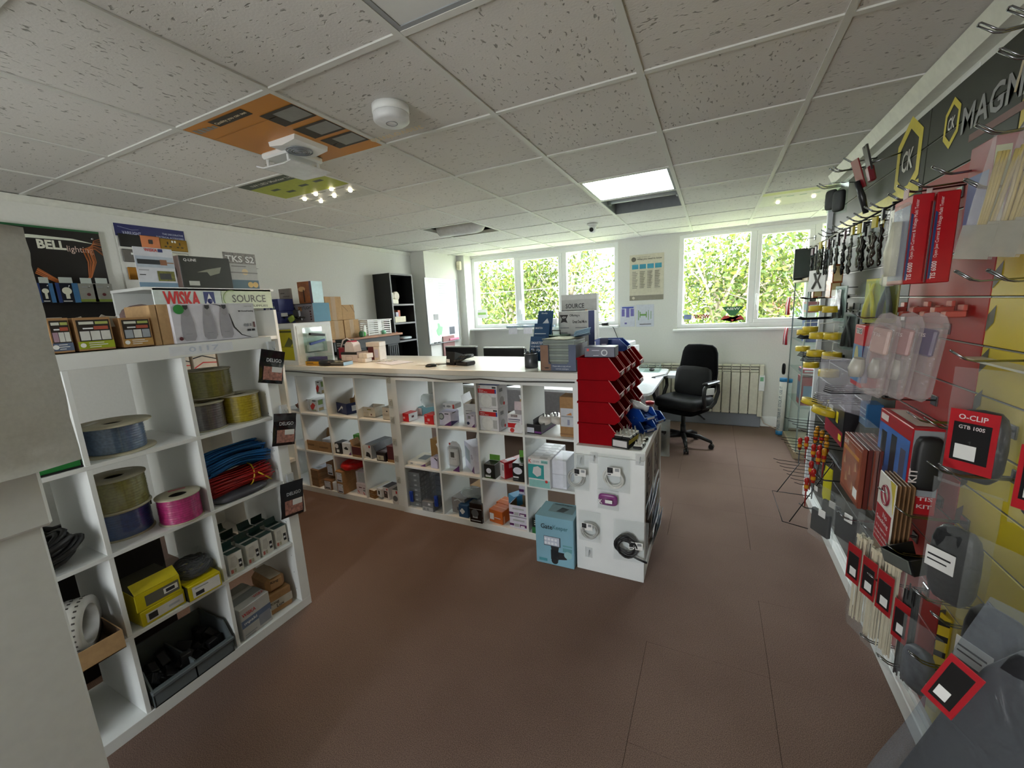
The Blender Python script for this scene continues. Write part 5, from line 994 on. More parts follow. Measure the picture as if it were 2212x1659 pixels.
MB().tube([(-.02, 0, .1), (-.05, -.01, .12), (-.09, -.02, .1), (-.11, -.03, .04)], .006, 6).build('lead', M('#e2d8d8', .4), t); MB().cbox(-.13, -.05, -.06, -.09, -.01, .04, .006).build('red_plug', M('#8a1a30', .4), t)
carton('grey_game_box', 'flat dark box with cream figures lying at the counter edge', 'box', (-2.83, 2.47, CT+.001), (.19, .11, .028), R(5), M('#35342f', .45), pr=[('T', .08+.3*q, .2, .24+.3*q, .45, M('#d8d4b8', .5)) for q in range(3)]+[('R', 0, 0, 1, 1, M('#8fb4d0', .4)), ('F', 0, .6, 1, .7, LGR)])
for k, (xx, yy, zz_, sz, lb) in enumerate(((-2.73, 2.66, 0, (.09, .08, .035), 'lowest white accessory carton of the small pile'), (-2.72, 2.67, .036, (.09, .08, .04), 'second white accessory carton of the small pile'), (-2.73, 2.82, 0, (.12, .1, .12), 'white and maroon carton under the flat one'), (-2.74, 2.82, .121, (.14, .1, .04), 'flat white carton on the white and maroon one'))):
    carton('accessory_carton', lb, 'box', (xx, yy, CT+.001+zz_), sz, R(3*k), M('#ddd4cc', .45), pr=[('F', .5, 0, .53, 1, LGR)] if k < 2 else ([('F', 0, 0, .5, 1, MAR), ('F', .55, .2, .9, .8, LAV)] if k == 2 else []))
pp = MB(); pts = [[(x*.012-.12, y*.012-.05, .003+.02*max(0, mnoise.noise(Vector((x*.35, y*.4, 2))))) for y in range(9)] for x in range(21)]
pp.add([p for r in pts for p in r], [(x*9+y, (x+1)*9+y, (x+1)*9+y+1, x*9+y+1) for x in range(20) for y in range(8)], 0, True)
tag(pp.build('plastic_wrap', M('#d4d8d8', .25, alpha=.8), None, (-2.57, 2.72, CT+.001)), 'crumpled pale plastic wrap on the counter beside the carton pile', 'wrapping')
tag(MB().cbox(-.14, -.1, 0, .14, .1, .002, .0005).build('paper_sheet', M('#d9d8e2', .7), None, (-2.40, 2.66, CT+.001), R(-20)), 'loose printed paper sheet lying on the counter', 'paper')
tag(MB().cbox(-.1, -.07, 0, .1, .07, .0015, .0005).build('paper_sheet', M('#d9d8d2', .7), None, (-1.99, 2.62, CT+.001), R(8)), 'pale slip of paper near the pinpad lead', 'paper')
t = thing('desk_stand', 'small black round pad with a lead on the counter', 'card reader stand', (-1.90, 2.50, CT)); MB().lathe([(.04, 0), (.045, .006), (.03, .018), (0, .02)], 16).build('pad', BLK, t); MB().tube([(.03, .02, .015), (.08, .05, .012), (.16, .09, .014)], .004, 5).build('lead', M('#2a2a2e', .4), t)
p = onz(1003, 790, CT); t = thing('card_terminal', 'black card payment terminal with paper roll on the counter', 'card terminal', (-1.72, 2.62, CT), R(-12))
MB().prism([(-.05, 0), (.05, 0), (.045, .075), (-.035, .10)], 'x', -.1, -.01).xf(Matrix.Identity(4)).build('reader_body', M('#111113', .3), t)
MB().cbox(-.09, -.052, .02, -.055, -.05, .045, .001).build('sticker', PAPER, t)
for k in range(3): MB().tube([(0+.025*k, -.05, .03+.006*k), (.05+.025*k, -.03, .065), (.07+.022*k, .03, .07)], .013, 7).build('handset_ridge', M('#20262a', .18), t)
MB().cbox(.0, -.05, 0, .12, .05, .03, .008).build('cradle', M('#16181a', .3), t)
# pen pot
p = onz(1142, 796, CT); t = thing('pen_pot', 'grey metal mesh pot of dark pens on the counter', 'pen pot', (p.x, p.y+.05, CT))
MB().lathe([(.042, 0), (.046, .004), (.046, .095), (.044, .096), (.043, .095), (.043, .006), (.0, .005)], 22, cap=False).build('pot', M('#55585c', .3, metal=.5), t)
MB().tube([(.047*math.cos(a*.3), .047*math.sin(a*.3), .096) for a in range(21)], .002, 5, closed=True).build('rim', CHROME, t)
for k in range(7):
    a = k*.9; MB().tube([(.02*math.cos(a), .02*math.sin(a), .01), (.036*math.cos(a), .036*math.sin(a), .10+.03*((k*5) % 3)/2)], .005, 6).build('pen', M(('#101114', '#1a2238', '#141416')[k % 3], .4), t)
# blue leaflet rack
p = onz(1165, 792, CT); t = thing('leaflet_rack', 'tiered clear rack of blue heating leaflets on the counter', 'leaflet rack', (p.x-.01, p.y+.12, CT), R(-8))
BLF = M('#28527c', .45, sc=5, var=.12)
for k in range(3):
    y = -.09+k*.06; z = .05+k*.085
    l_ = MB().obox((0, y, z+.07), (.118, .012, .17), (R(-14), 0, 0)).build('leaflet', BLF, t)
    MB().obox((0, y-.013, z+.03), (.124, .003, .1), (R(-14), 0, 0)).build('tier_pocket', ACRYL, t)
    q = MB(); mt_ = Matrix.Translation((0, y, z+.07)) @ Matrix.Rotation(R(-14), 4, 'X')
    if k == 0: letters(q, 'SMARTEN', (-.05, -.008, .03), (1, 0, 0), (0, 0, 1), .1, .018); letters(q, 'YOUR HEATING', (-.05, -.008, .008), (1, 0, 0), (0, 0, 1), .1, .012); letters(q, 'Shelly', (-.045, -.008, -.022), (1, 0, 0), (0, 0, 1), .075, .022)
    if k == 1: letters(q, 'SMARTEN', (-.05, -.008, .045), (1, 0, 0), (0, 0, 1), .06, .014); q.box(-.05, -.0075, .01, .04, -.007, .015)
    if k == 2: letters(q, 'Shelly', (-.03, -.008, .06), (1, 0, 0), (0, 0, 1), .05, .012); q.prism([(-.03, -.02), (.02, .03), (.035, 0), (.02, -.03)], 'y', -.0075, -.007)
    q.xf(mt_).build('lettering', M('#dfe6ee', .5), l_)
MB().prism([(-.14, 0), (.09, 0), (.12, .28), (.07, .28)], 'x', .063, .066).build('side_plate', ACRYL, t); MB().prism([(-.14, 0), (.09, 0), (.12, .28), (.07, .28)], 'x', -.066, -.063).build('side_plate', ACRYL, t)
# catalogue dispenser
a = onz(1172, 808, CT); b = onz(1244, 812, CT)
A = (-.985, 2.40); t = thing('catalogue_dispenser', 'open-front carton dispenser stacked with grey catalogues', 'catalogue dispenser', (-.86, 2.545, CT+.001), R(-1))
w_, d_, h_ = .235, .25, .165; DB = M('#4e5a74', .5, sc=5, var=.2)
MB().prism([(-w_/2, 0), (w_/2, 0), (w_/2, h_), (w_*.3, h_), (w_*.3, .06), (w_*.24, .045), (-w_*.2, .045), (-w_*.26, .06), (-w_*.26, h_), (-w_/2, h_)], 'y', -d_/2, -d_/2+.004).build('front_panel', DB, t)
MB().box(-w_/2, -d_/2+.004, 0, -w_/2+.004, d_/2, h_).box(w_/2-.004, -d_/2+.004, 0, w_/2, d_/2, h_).box(-w_/2, d_/2-.004, 0, w_/2, d_/2, h_).box(-w_/2, -d_/2, 0, w_/2, d_/2, .003).build('tray', M('#6a6f78', .5), t)
MB().box(-w_/2+.001, -d_/2-.0008, .003, -w_*.2, -d_/2, .044).box(-w_/2+.001, -d_/2-.0008, .044, -w_*.27, -d_/2, h_-.002).build('copper_print', M('#8d6a54', .5, sc=10, var=.2), t)
q = MB(); letters(q, 'Please take a copy of our', (-.035, -d_/2-.0015, .025), (1, 0, 0), (0, 0, 1), .12, .011); letters(q, 'current catalogue', (-.015, -d_/2-.0015, .009), (1, 0, 0), (0, 0, 1), .085, .010); q.build('lettering', M('#d4d8e0', .5), t)
MB().prism([(-.10, .03), (-.085, .015), (-.065, .015), (-.05, .03), (-.06, .022), (-.075, .024), (-.09, .022)], 'y', -d_/2-.0018, -d_/2-.001).build('emblem_print', M('#33261e', .5), t)
for k in range(11):
    tag(MB().cbox(-.105+.002*(k % 2), -.112, 0, .105, .115, .0165, .002).build('catalogue', M('#8f9a92' if k % 2 else '#7d8784', .5), None, (-.86, 2.545, CT+.006+k*.017), R(-1+.6*((k*7) % 3-1))), ordn(k)+' grey catalogue from the bottom of the dispenser stack', 'catalogue', 'stack of grey catalogues')
tag(MB().cbox(-.1, -.1, 0, .09, .1, .004, .001).build('magazine', M('#b7b5a0', .5, sc=20, var=.4), None, (-.87, 2.56, CT+.195), R(-14)), 'cover-up magazine lying on the grey catalogues', 'magazine')
for k in range(4): tag(MB().obox((0, 0, 0), (.1, .13, .006), (R(-10), R(-12), R(15+3*k))).build('blue_notepad', M('#9fc0d8', .6), None, (-.755, 2.60, CT+.212+k*.009)), ordn(k)+' pale blue notepad from the bottom of the fanned pile', 'notepad', 'fanned pale blue notepads')
carton('green_file_box', 'dark green file box behind the catalogues', 'box', (-1.0, 2.79, CT+.001), (.17, .14, .20), R(2), M('#1f3a26', .5), pr=[('F', .2, 0, .23, 1, M('#2f5238', .5)), ('F', .6, 0, .63, 1, M('#2f5238', .5))], extra=lambda t, w, d, h: MB().tube([(-.03, 0, h), (-.03, 0, h+.03), (.03, 0, h+.03), (.03, 0, h)], .004, 5).build('handle', INK, t))
carton('offer_folder', 'white and blue folder headed Offering a Great Deal More', 'folder', (-.885, 2.93, CT+.001), (.27, .06, .36), R(-2), M('#cfd0cc', .5), pr=[('F', .84, 0, 1, 1, M('#3a4578', .5)), ('poly', 'F', [(.04, .93), (.28, .93), (.22, .84), (.26, .77), (.16, .79), (.06, .77), (.1, .84)], M('#2c2626', .5)), ('disc', 'F', .45, .35, .07, M('#a9b2c4', .4), .07, M('#a9b2c4', .4)), ('F', .02, .38, .2, .46, M('#3a4258', .5)), ('F', .05, .66, .3, .68, GRY), ('F', .48, .66, .8, .68, GRY), ('F', .05, .56, .25, .58, GRY), ('F', .5, .56, .8, .58, GRY)], tx=[('F', .32, .88, .6, .94, 'Offering a', INK), ('F', .4, .76, .8, .82, 'Great Deal More', INK), ('F', .1, .86, .22, .9, 'AIEW', PAPER)])
carton('source_folder', 'tall white folder lettered SOURCE behind the offer folder', 'folder', (-.90, 3.05, CT+.001), (.28, .05, .48), R(-6), M('#c2c4c2', .5), pr=[('F', 0, .92, 1, 1, M('#d8dad8', .5)), ('F', 0, .66, .7, .76, M('#3f4144', .5)), ('poly', 'F', [(.68, .76), (.74, .76), (.8, .66), (.76, .66)], M('#c07848', .5))], tx=[('F', .13, .79, .66, .86, 'SOURCE', M('#3a3c3e', .5))])

# ---------------- red picking bins ----------------
def bin_(label, loc, mat_, L=.24, W_=.146, Hh=.128, rz=0., group='red picking bins', name='picking_bin', fill=None):
    t = thing(name, label, 'storage bin', loc, rz, group); th = .004; m = L*.22
    side = [(-L/2, 0), (L/2-m*.55, 0), (L/2, Hh*.18), (L/2-.004, Hh*.36), (L/2-m*1.2, Hh), (-L/2, Hh)]
    for s in (-1, 1): MB().prism(side, 'y', s*W_/2-th/2, s*W_/2+th/2).build('side_wall', mat_, t)
    MB().box(-L/2, -W_/2, 0, L/2-m*.55, W_/2, th).build('bin_floor', mat_, t); MB().box(-L/2, -W_/2, 0, -L/2+th, W_/2, Hh).build('back_wall', mat_, t)
    MB().prism([(L/2-m*.55, 0), (L/2, Hh*.18), (L/2-.004, Hh*.36), (L/2-.010, Hh*.36), (L/2-.008, Hh*.19), (L/2-m*.55-.006, th)], 'y', -W_/2, W_/2).build('front_lip', mat_, t)
    MB().box(-L/2-.006, -W_/2-.005, Hh-.012, L/2-m*1.2, -W_/2, Hh-.004).box(-L/2-.006, W_/2, Hh-.012, L/2-m*1.2, W_/2+.005, Hh-.004).box(-L/2-.007, -W_/2, Hh-.012, -L/2, W_/2, Hh-.002).build('rim', mat_, t)
    MB().tube([(L/2-m*1.2, -W_/2, Hh), (L/2-.003, -W_/2, Hh*.37), (L/2-.003, W_/2, Hh*.37), (L/2-m*1.2, W_/2, Hh)], .003, 6).build('bead', M('#d88a8a' if mat_ is RBIN else '#7da0d8', .12), t)
    MB().prism([(L/2-.0035, Hh*.2), (L/2-.0005, Hh*.34), (L/2+.001, Hh*.34), (L/2+.0, Hh*.2)], 'y', -.03, .03).build('label_slip', M('#c9c4c8', .4), t)
    if fill:
        q = MB(); rd = random.Random(int(loc[1]*999))
        for k in range(10): q.obox((rd.uniform(-L*.4, L*.25), rd.uniform(-W_*.38, W_*.38), Hh*.18), (.04, .03, .03), (rd.random(), rd.random(), rd.random()))
        q.build('contents', fill, t)
    return t
RBIN = M('#860610', .6, sc=10, var=.08, spec=.04); BBIN = M('#143f96', .35)
LW = .786; bx = -.565
colname = ['nearest', 'second', 'third', 'farthest']
for c in range(4):
    for k in range(4):
        bin_(colname[c]+' red bin column, '+('bottom', 'second from bottom', 'third from bottom', 'top')[k]+' bin', (bx+.012*c*(1 if c == 3 else .5), 2.325+c*.155, LW+k*.126), RBIN, fill=M(('#8a8d90', '#b8b0a8', '#5a5c60')[c % 3], .4) if k < 3 or c == 1 else None)
bin_('blue bin sitting on the third red bin column', (bx-.0, 2.645, LW+4*.126), BBIN, L=.2, W_=.11, Hh=.075, group='blue bins', name='picking_bin')
for k, (xx, yy, zz_, r_, lb) in enumerate(((-.385, 2.60, 0, R(-35), 'lower blue bin of the nearer pair on the low unit'), (-.385, 2.60, .076, R(-35), 'upper blue bin of the nearer pair on the low unit'), (-.355, 2.80, 0, R(-25), 'single blue bin near the back of the low unit'))):
    bin_(lb, (xx, yy, LW+zz_), BBIN, L=.165, W_=.105, Hh=.075, rz=r_, group='blue bins', fill=M('#2a4a8a', .4))
t = thing('clear_plastic_bag', 'white plastic wrapping stuffed into the upper blue bin', 'bag', (-.40, 2.62, LW+.155)); q = softbox(.13, .05, .05, .8); q.v = [(v[0], v[1], v[2]+.02*mnoise.noise(Vector(v)*30)) for v in q.v]; q.xf(Matrix.Rotation(R(15), 4, 'Y')).build('film', M('#d5d8da', .2, alpha=.85), t)
t = thing('red_tin', 'small red and white tub behind the blue bins', 'tub', (-.37, 2.90, LW)); MB().lathe([(.025, 0), (.027, .005), (.027, .1), (.024, .104)], 14).build('tub', M('#c9b0a8', .4), t); MB().lathe([(.03, .104), (.03, .12), (.0, .122)], 14).build('lid', M('#b5182a', .4), t)
# plugs
def plug(label, loc, rz, dark):
    t = thing('mains_plug', label, 'plug', loc, rz, 'plug tops on the low unit')
    MB().cbox(-.024, -.022, 0, .024, .022, .016, .005).build('body', M('#141416', .4) if dark else M('#d9d8d2', .35), t)
    MB().cbox(-.022, -.02, .016, .022, .02, .022, .004).build('face', M('#d4d2cc', .4), t)
    for (px_, py_, h_) in ((0, .012, .026), (-.011, -.008, .02), (.011, -.008, .02)): MB().cbox(px_-.003, py_-.002, .022, px_+.003, py_+.002, .022+h_, .0008).build('pin', M('#b9b4a8', .3, metal=.7), t)
t = carton('plug_carton', 'black and yellow carton topped with upturned plugs', 'box', (-.425, 2.30, LW+.001), (.10, .15, .052), R(-12), M('#141414', .4), pr=[('F', .08, .15, .9, .85, M('#c9c6c6', .5)), ('R', 0, .5, 1, 1, M('#b5a81e', .45))])
for k in range(6): plug(('front left', 'front right', 'middle left', 'middle right', 'back left', 'back right')[k]+' plug on the black and yellow carton', (-.448+.046*(k % 2)+.01*(k//2), 2.25+.048*(k//2)-.01*(k % 2), LW+.054), R(-12), True)
for k in range(4): plug(('nearest', 'second', 'third', 'farthest')[k]+' loose dark plug beside the black and yellow carton', (-.347+.006*(k % 2)*1, 2.255+.05*k, LW+.001), R(-10*k), True)
carton('pressure_box', 'navy carton with a round gauge picture on the nearest red column', 'box', (bx-.0, 2.33, LW+4*.126+.002), (.17, .12, .058), R(2), M('#272a48', .4), pr=[('disc', 'F', .66, .45, .018, M('#b9bcc4', .4)), ('disc', 'F', .66, .45, .012, M('#3a3e54', .4)), ('F', .08, .6, .16, .85, RST), ('F', .25, .65, .5, .7, LAV), ('F', .3, .15, .48, .2, LAV)])
t = thing('white_bulb_pack', 'small white crumpled packet beside the navy gauge carton', 'packet', (bx+.02, 2.46, LW+4*.126+.02)); softbox(.06, .05, .04, .8).build('packet', M('#d4ccc8', .4), t)
carton('blue_label_strip', 'dark blue printed clip card standing behind the gauge carton', 'card', (bx-.03, 2.52, LW+4*.126), (.05, .008, .09), R(8), NAVY, pr=[('F', .2, .3, .8, .4, LAV), ('F', .2, .5, .8, .6, LAV)])
# contents of the low unit's cubbies facing the aisle: dark printed boards and white leaflets
for c in range(2):
    for k in range(2):
        y = 2.21+.05+.17+c*.353; z = FL[k]
        t = thing('printed_board', 'dark brown patterned board in the '+('lower', 'upper')[k]+' '+('near', 'far')[c]+' cubby of the low unit', 'board', (-.312, y, z), R(90)); MB().cbox(-.164, 0, .002, .164, .006, .325, .002).build('board', M('#6d6158', .5, sc=7, var=.15), t)
        q = MB()
        for r in range(6): q.cbox(-.05+.035*((r*2) % 3), -.002, .05+r*.04, -.01+.035*((r*2) % 3), 0, .075+r*.04, .001)
        q.build('print_blocks', M('#2f2420', .5), t)
for k, (y, z) in enumerate(((2.36, .37), (2.46, .2), (2.62, .06))):
    t = thing('leaflet_bundle', ('upper', 'middle', 'lower')[k]+' bundle of white leaflets sticking out of the low unit', 'leaflets', (-.295, y, z), R(90))
    for q in range(3): MB().obox((.0+.0*q, -.006-.008*q, .08), (.16, .003, .2), (R(6+4*q), R(-18), 0)).build('leaflet', M(('#d8dce6', '#c2ccd8', '#e2e4ea')[q], .35), t)
# ---------------- poly bags hanging on the end board ----------------
def hungbag(name, label, px_top, wid, hgt, c, ax='y', rz=0., contents=None, film=POLY, tcard=None, thick=.03, seed=1, cat='bag', group=None):
    f = ony if ax == 'y' else onx; p = f(px_top[0], px_top[1], c)
    t = thing(name, label, cat, p, rz, group)
    bagmesh(wid, hgt, thick, seed=seed).build('film', film, t)
    if contents: contents(t)
    if tcard:
        (x, z, w, h, pr) = tcard; mb = MB().cbox(x-w/2, -thick/2-.004, z-h/2, x+w/2, -thick/2-.002, z+h/2, .0005); ms = [PAPER]
        for (a, b_, c_, d_, mt) in pr:
            if mt not in ms: ms.append(mt)
            e = -thick/2-.0046; mb.quad((x-w/2+a*w, e, z-h/2+b_*h), (x-w/2+c_*w, e, z-h/2+b_*h), (x-w/2+c_*w, e, z-h/2+d_*h), (x-w/2+a*w, e, z-h/2+d_*h), ms.index(mt))
        mb.build('label_card', ms, t)
    return t
YE = 2.176
LC = [(.03, .3, .45, .95, INK), (.6, .55, .9, .9, GRY), (.05, .08, .3, .2, INK), (.3, .45, .4, .6, PAPER)]
def coil(r, n, wm, z, wire=.004, th=.008): return lambda t: coilmesh(r, n, wire, th, seed=n).xf(Matrix.Translation((0, 0, z))).build('cable_coil', wm, t)
GC = M('#b9b9b6', .45); 
hungbag('cable_bag', 'clear bag with a grey cable coil at the left edge of the end board', (1243, 980), .155, .22, YE, contents=coil(.045, 5, GC, -.15), tcard=(.03, -.105, .07, .045, LC), seed=3)
hungbag('cable_bag', 'clear bag with a white cable coil at the upper middle of the end board', (1325, 983), .18, .215, YE, contents=coil(.05, 9, M('#d0d0cc', .45), -.135), tcard=(.005, -.09, .075, .05, LC), seed=5)
hungbag('network_bag', 'clear bag with a purple lead pack in the centre of the end board', (1313, 1058), .12, .12, YE, contents=lambda t: [softbox(.11, .07, .02, .5).xf(Matrix.Translation((0, 0, -.06)) @ Matrix.Rotation(R(90), 4, 'X')).build('purple_pack', M('#7a1f72', .35), t), MB().cbox(-.01, -.028, -.07, .03, -.026, -.05, .001).build('white_print', PAPER, t), letters(MB(), 'K', (-.045, -.028, -.075), (1, 0, 0), (0, 0, 1), .02, .025).build('lettering', PAPER, t)], seed=7)
hungbag('cable_bag', 'clear bag with a grey cable coil at the lower left of the end board', (1273, 1105), .13, .19, YE, contents=coil(.048, 7, GC, -.12, .0045), tcard=(-.01, -.09, .065, .045, LC), seed=9)
hungbag('cable_bag', 'clear bag with a black cable coil at the lower right of the end board', (1362, 1125), .19, .25, YE-.008, rz=R(6), contents=lambda t: [coilmesh(.05, 12, .006, .014, seed=4).xf(Matrix.Translation((-.02, 0, -.155))).build('cable_coil', M('#1b1b1d', .45), t), MB().tube([(-.01, 0, -.205), (.04, -.005, -.225), (.09, -.008, -.24)], .006, 6).build('cable_end', M('#1b1b1d', .45), t)], tcard=(.03, -.14, .075, .045, LC), seed=12)
# bag leaning behind the low unit
hungbag('hanging_pack', 'white bag with a black part hanging behind the low unit', (1432, 905), .1, .28, 3.02, contents=lambda t: MB().obox((0, 0, -.16), (.05, .02, .15), (0, 0, 0)).build('black_part', BLK, t), film=POLYM, seed=15)
# ---------------- left cube shelving ----------------
XS = -1.99; SH = 1.505
t = thing('cube_shelving_unit', 'tall white cube shelving unit of cable drums in the left foreground', 'shelving unit', (0, 0, 0))
ys0, ys1, D_, ft, dt = -.18, 1.34, .385, .055, .016
SZ = [.05, .405, .755, 1.105]; SY = [.945, .588, .232]
for yy in (ys0, ys1-ft): MB().cbox(XS-D_, yy, .05, XS, yy+ft, SH-ft, .0015).build('side_panel', WHITE, t)
MB().cbox(XS-D_, ys0, SH-ft, XS, ys1, SH, .0015).build('top_panel', WHITE, t); MB().cbox(XS-D_, ys0, 0, XS, ys1, .05, .0015).build('bottom_panel', WHITE, t)
for z in SZ[1:]: MB().cbox(XS-D_+.004, ys0+ft, z-dt, XS-.002, ys1-ft, z, .001).build('shelf', WHITE, t)
zs = SZ+[SH-ft]
for y in SY:
    for k in range(4): MB().cbox(XS-D_+.004, y-dt/2, zs[k], XS-.004, y+dt/2, zs[k+1]-(dt if k < 3 else 0), .001).build('divider', WHITE, t)
MB().box(XS, .9, SH-.045, XS+.0006, 1.15, SH-.008).build('paper_strip', M('#dfe2e8', .6), t)
letters(MB(), '0117', (XS+.0012, .97, SH-.036), (0, 1, 0), (0, 0, 1), .12, .022).build('faint_pencil', M('#c2cad8', .6), t)
q = MB()
for k in range(12): q.lathe([(.0025, 0), (.0025, .0006)], 8, ax='y', c=(XS-.03, ys1-ft-.0007, .12+k*.1))
q.build('peg_holes', M('#6a6a6a', .7), t)

def drum(label, y, x, z, r, h, wm, fr=None, fl=M('#b8b29a', .6), hub=.03):
    t = thing('cable_drum', label, 'cable drum', (x, y, z+.0005), random.uniform(0, 3)); fr = fr or r*1.06
    MB().lathe([(hub, 0), (fr, 0), (fr, .004), (r*.5, .004)], 32).build('lower_flange', fl, t)
    pr = [(r*.5, .0042)]; n = 11; h2 = h-.008
    for k in range(n):
        z0 = .0042+h2*k/n; pr += [(r*(.97+.012*((k*7) % 3)/2), z0+h2*.12/n), (r*(.995+.01*((k*5) % 3)/2), z0+h2*.5/n), (r*(.97+.012*((k*3) % 3)/2), z0+h2*.88/n)]
    pr += [(r*.5, h-.0042)]
    MB().lathe(pr, 32, cap=False).build('wound_cable', wm, t)
    MB().lathe([(r*.5, h-.004), (fr, h-.004), (fr, h), (hub+.004, h), (hub, h-.004), (hub, .01)], 32, cap=False).build('upper_flange', fl, t)
    MB().lathe([(hub*.98, .005), (hub*.98, h-.006)], 18, cap=False).build('hub', M('#2b2a26', .6), t)
    wr = MB().lathe([(r*1.012, .006), (r*1.016, h*.5), (r*1.012, h-.006)], 28, cap=False); wr.v = [(v[0]*(1+.008*mnoise.noise(Vector(v)*60)), v[1]*(1+.008*mnoise.noise(Vector(v)*60+Vector((5, 0, 0)))), v[2]) for v in wr.v]
    wr.build('shrink_wrap', glassmat('wrap_film', (.96, .96, .96), .12, .12) if 'wrap' not in MC else MC['wrap'], t)
    MB().cbox(-.03, r*.62, h, .03, r*.82, h+.0008, .0003).build('drum_label', M('#c25a6a' if 'pink' in label else '#d8d6cc', .5), t)
    return t
MC['wrap'] = glassmat('wrap_film', (.96, .96, .96), .12, .12)
OLV = M('#8f8a3c', .45, sc=90, var=.2)
drum('grey cable drum, left of the yellow one in the top right cubby', 1.038, -2.10, SZ[3], .078, .125, M('#6a6468', .4, sc=90, var=.2))
drum('bright yellow cable drum in the top right cubby', 1.192, -2.085, SZ[3], .083, .135, M('#b3a01e', .4, sc=90, var=.2))
drum('olive cable drum stacked on the grey and yellow drums', 1.105, -2.15, SZ[3]+.137, .09, .13, OLV)
drum('steel blue cable drum alone in the top middle cubby', .722, -2.125, SZ[3], .092, .115, M('#6c86ac', .3, sc=90, var=.25), fr=.12)
drum('dark blue cable drum under the olive drum', .697, -2.16, SZ[2], .094, .115, M('#23498c', .35, sc=90, var=.25))
drum('pale olive cable drum stacked on the dark blue drum', .698, -2.15, SZ[2]+.117, .094, .13, M('#94904a', .45, sc=90, var=.2))
drum('bright pink cable drum beside the dark blue drum', .855, -2.055, SZ[2], .075, .115, M('#c02a7a', .35, sc=90, var=.25), hub=.032)
# wire hanks
def hank(label, name, y, x, z, L, r, wm, nw, seed, bend=0.):
    t = thing(name, label, 'cable bundle', (x, y, z), R(90)); mb = MB(); rd = random.Random(seed)
    for k in range(nw):
        a = rd.uniform(0, 6.28); q = r*math.sqrt(rd.random()); ox, oz = q*math.cos(a), q*math.sin(a)*.62
        pts = []
        for i in range(9):
            s = i/8; sp = 1+.35*math.sin(math.pi*(s-.5))**2*(1 if s > .5 else .4)
            pts.append(((s-.5)*L*(1+.06*(rd.random()-.5)), ox*sp+.005*math.sin(5*s+k), r*.62+oz*sp+bend*math.sin(math.pi*s)))
        mb.tube(pts, .0034, 5)
    for k in range(9):
        a = rd.uniform(-.8, .8)*r; s = 1
        mb.tube([(s*L*.44, a, r*.7), (s*L*.53, a*.9, r*(1+rd.random()*.5)), (s*L*.55, a*.4, r*.7), (s*L*.5, a*.2, r*.4), (s*L*.4, a, r*.4)], .0034, 5)
    mb.build('wires', wm, t); return t
hank('bundle of red cable tied with yellow under the blue bundle', 'wire_bundle', 1.115, -2.09, SZ[2]+.03, .27, .07, M('#a81c1e', .4), 110, 5)
t = hank('bundle of bright blue cable lying on the red bundle', 'wire_bundle', 1.13, -2.13, SZ[2]+.105, .27, .085, M('#1a66a8', .4), 120, 6, .02)
t = thing('yellow_tie', 'loop of yellow wire tying the red bundle', 'cable tie', (-2.09, 1.16, SZ[2]+.07), R(90)); MB().tube([(.0+.02*math.sin(a*.5), .075*math.cos(a*.5), .06*math.sin(a*.5)) for a in range(13)], .0035, 5, closed=True).tube([(.02, -.08, .02), (.05, -.085, -.01), (.08, -.08, -.04)], .0035, 5).build('wire', M('#c9a81c', .4), t)
t = thing('grey_poly_bag', 'grey cable in a clear bag under the red bundle', 'bag', (-2.07, 1.10, SZ[2]+.018), R(90)); softbox(.26, .17, .035, .6).build('film', M('#4f5058', .3, bump=.4), t); bagmesh(.06, .05, .004, seed=3, wr=.01).xf(Matrix.Translation((.15, 0, .02)) @ Matrix.Rotation(R(70), 4, 'Y')).build('loose_film', POLYM, t)
# lamp cartons, top of each dark green
GT = M('#24423e', .45); k = 0
for r in range(3):
    for c in range(4):
        if (r, c) in ((2, 3), (2, 2)): continue
        y = 1.005+c*.078+.006*((r*3+c) % 2); x = -2.045-r*.105-.004*c
        pr = [('F', .68, .22, .9, .6, INK), ('disc', 'F', .78, .4, .006, WB), ('F', .08, .08, .25, .26, M('#b06058', .5)), ('F', .3, .08, .45, .26, M('#a8a48a', .5)), ('poly', 'F', [(.1, .4), (.2, .85), (.5, .85), (.6, .45), (.4, .3)], M('#bcbab2', .5)), ('T', 0, 0, 1, .45, GT), ('T', 0, .62, 1, 1, GT)]
        lb = ('front', 'middle', 'back')[r]+' row of white and green lamp cartons, '+ordn(c)+' from the left'
        carton('lamp_carton', lb, 'box', (x, y, SZ[1]+.001), (.064, .085, .105), R(90)+R(3*((r+c) % 3-1)), M('#d3d2ca', .45), pr=pr, flap=[('B', .03, 75 if (r+c) % 2 else 100, GT)], group='white and green lamp cartons')
# yellow cartons and black cable
YB_ = M('#c9b812', .4)
YPR = [('F', .12, .08, .92, .36, M('#d8d6d0', .5)), ('F', .2, .12, .45, .3, INK)]
A = (-2.07, .705)
carton('yellow_carton', 'lower yellow carton with barcode label of the stacked pair', 'box', (-2.10, .705, SZ[1]+.001), (.155, .2, .065), R(90)+R(2), YB_, pr=[('F', .1, .15, .95, .75, M('#d8d6d0', .5)), ('F', .15, .25, .35, .65, INK), ('F', .6, .35, .85, .5, LGR)])
carton('yellow_carton', 'upper yellow carton with a grey strip and bent lid', 'box', (-2.10, .702, SZ[1]+.067), (.155, .2, .075), R(90), YB_, pr=[('F', .2, .15, .95, .75, M('#5f5d50', .5)), ('F', .6, .3, .92, .62, M('#d8d6d0', .5)), ('F', .65, .36, .85, .55, INK), ('T', 0, 0, 1, 1, M('#3f3c2a', .5))], flap=('F', .05, 140, YB_))
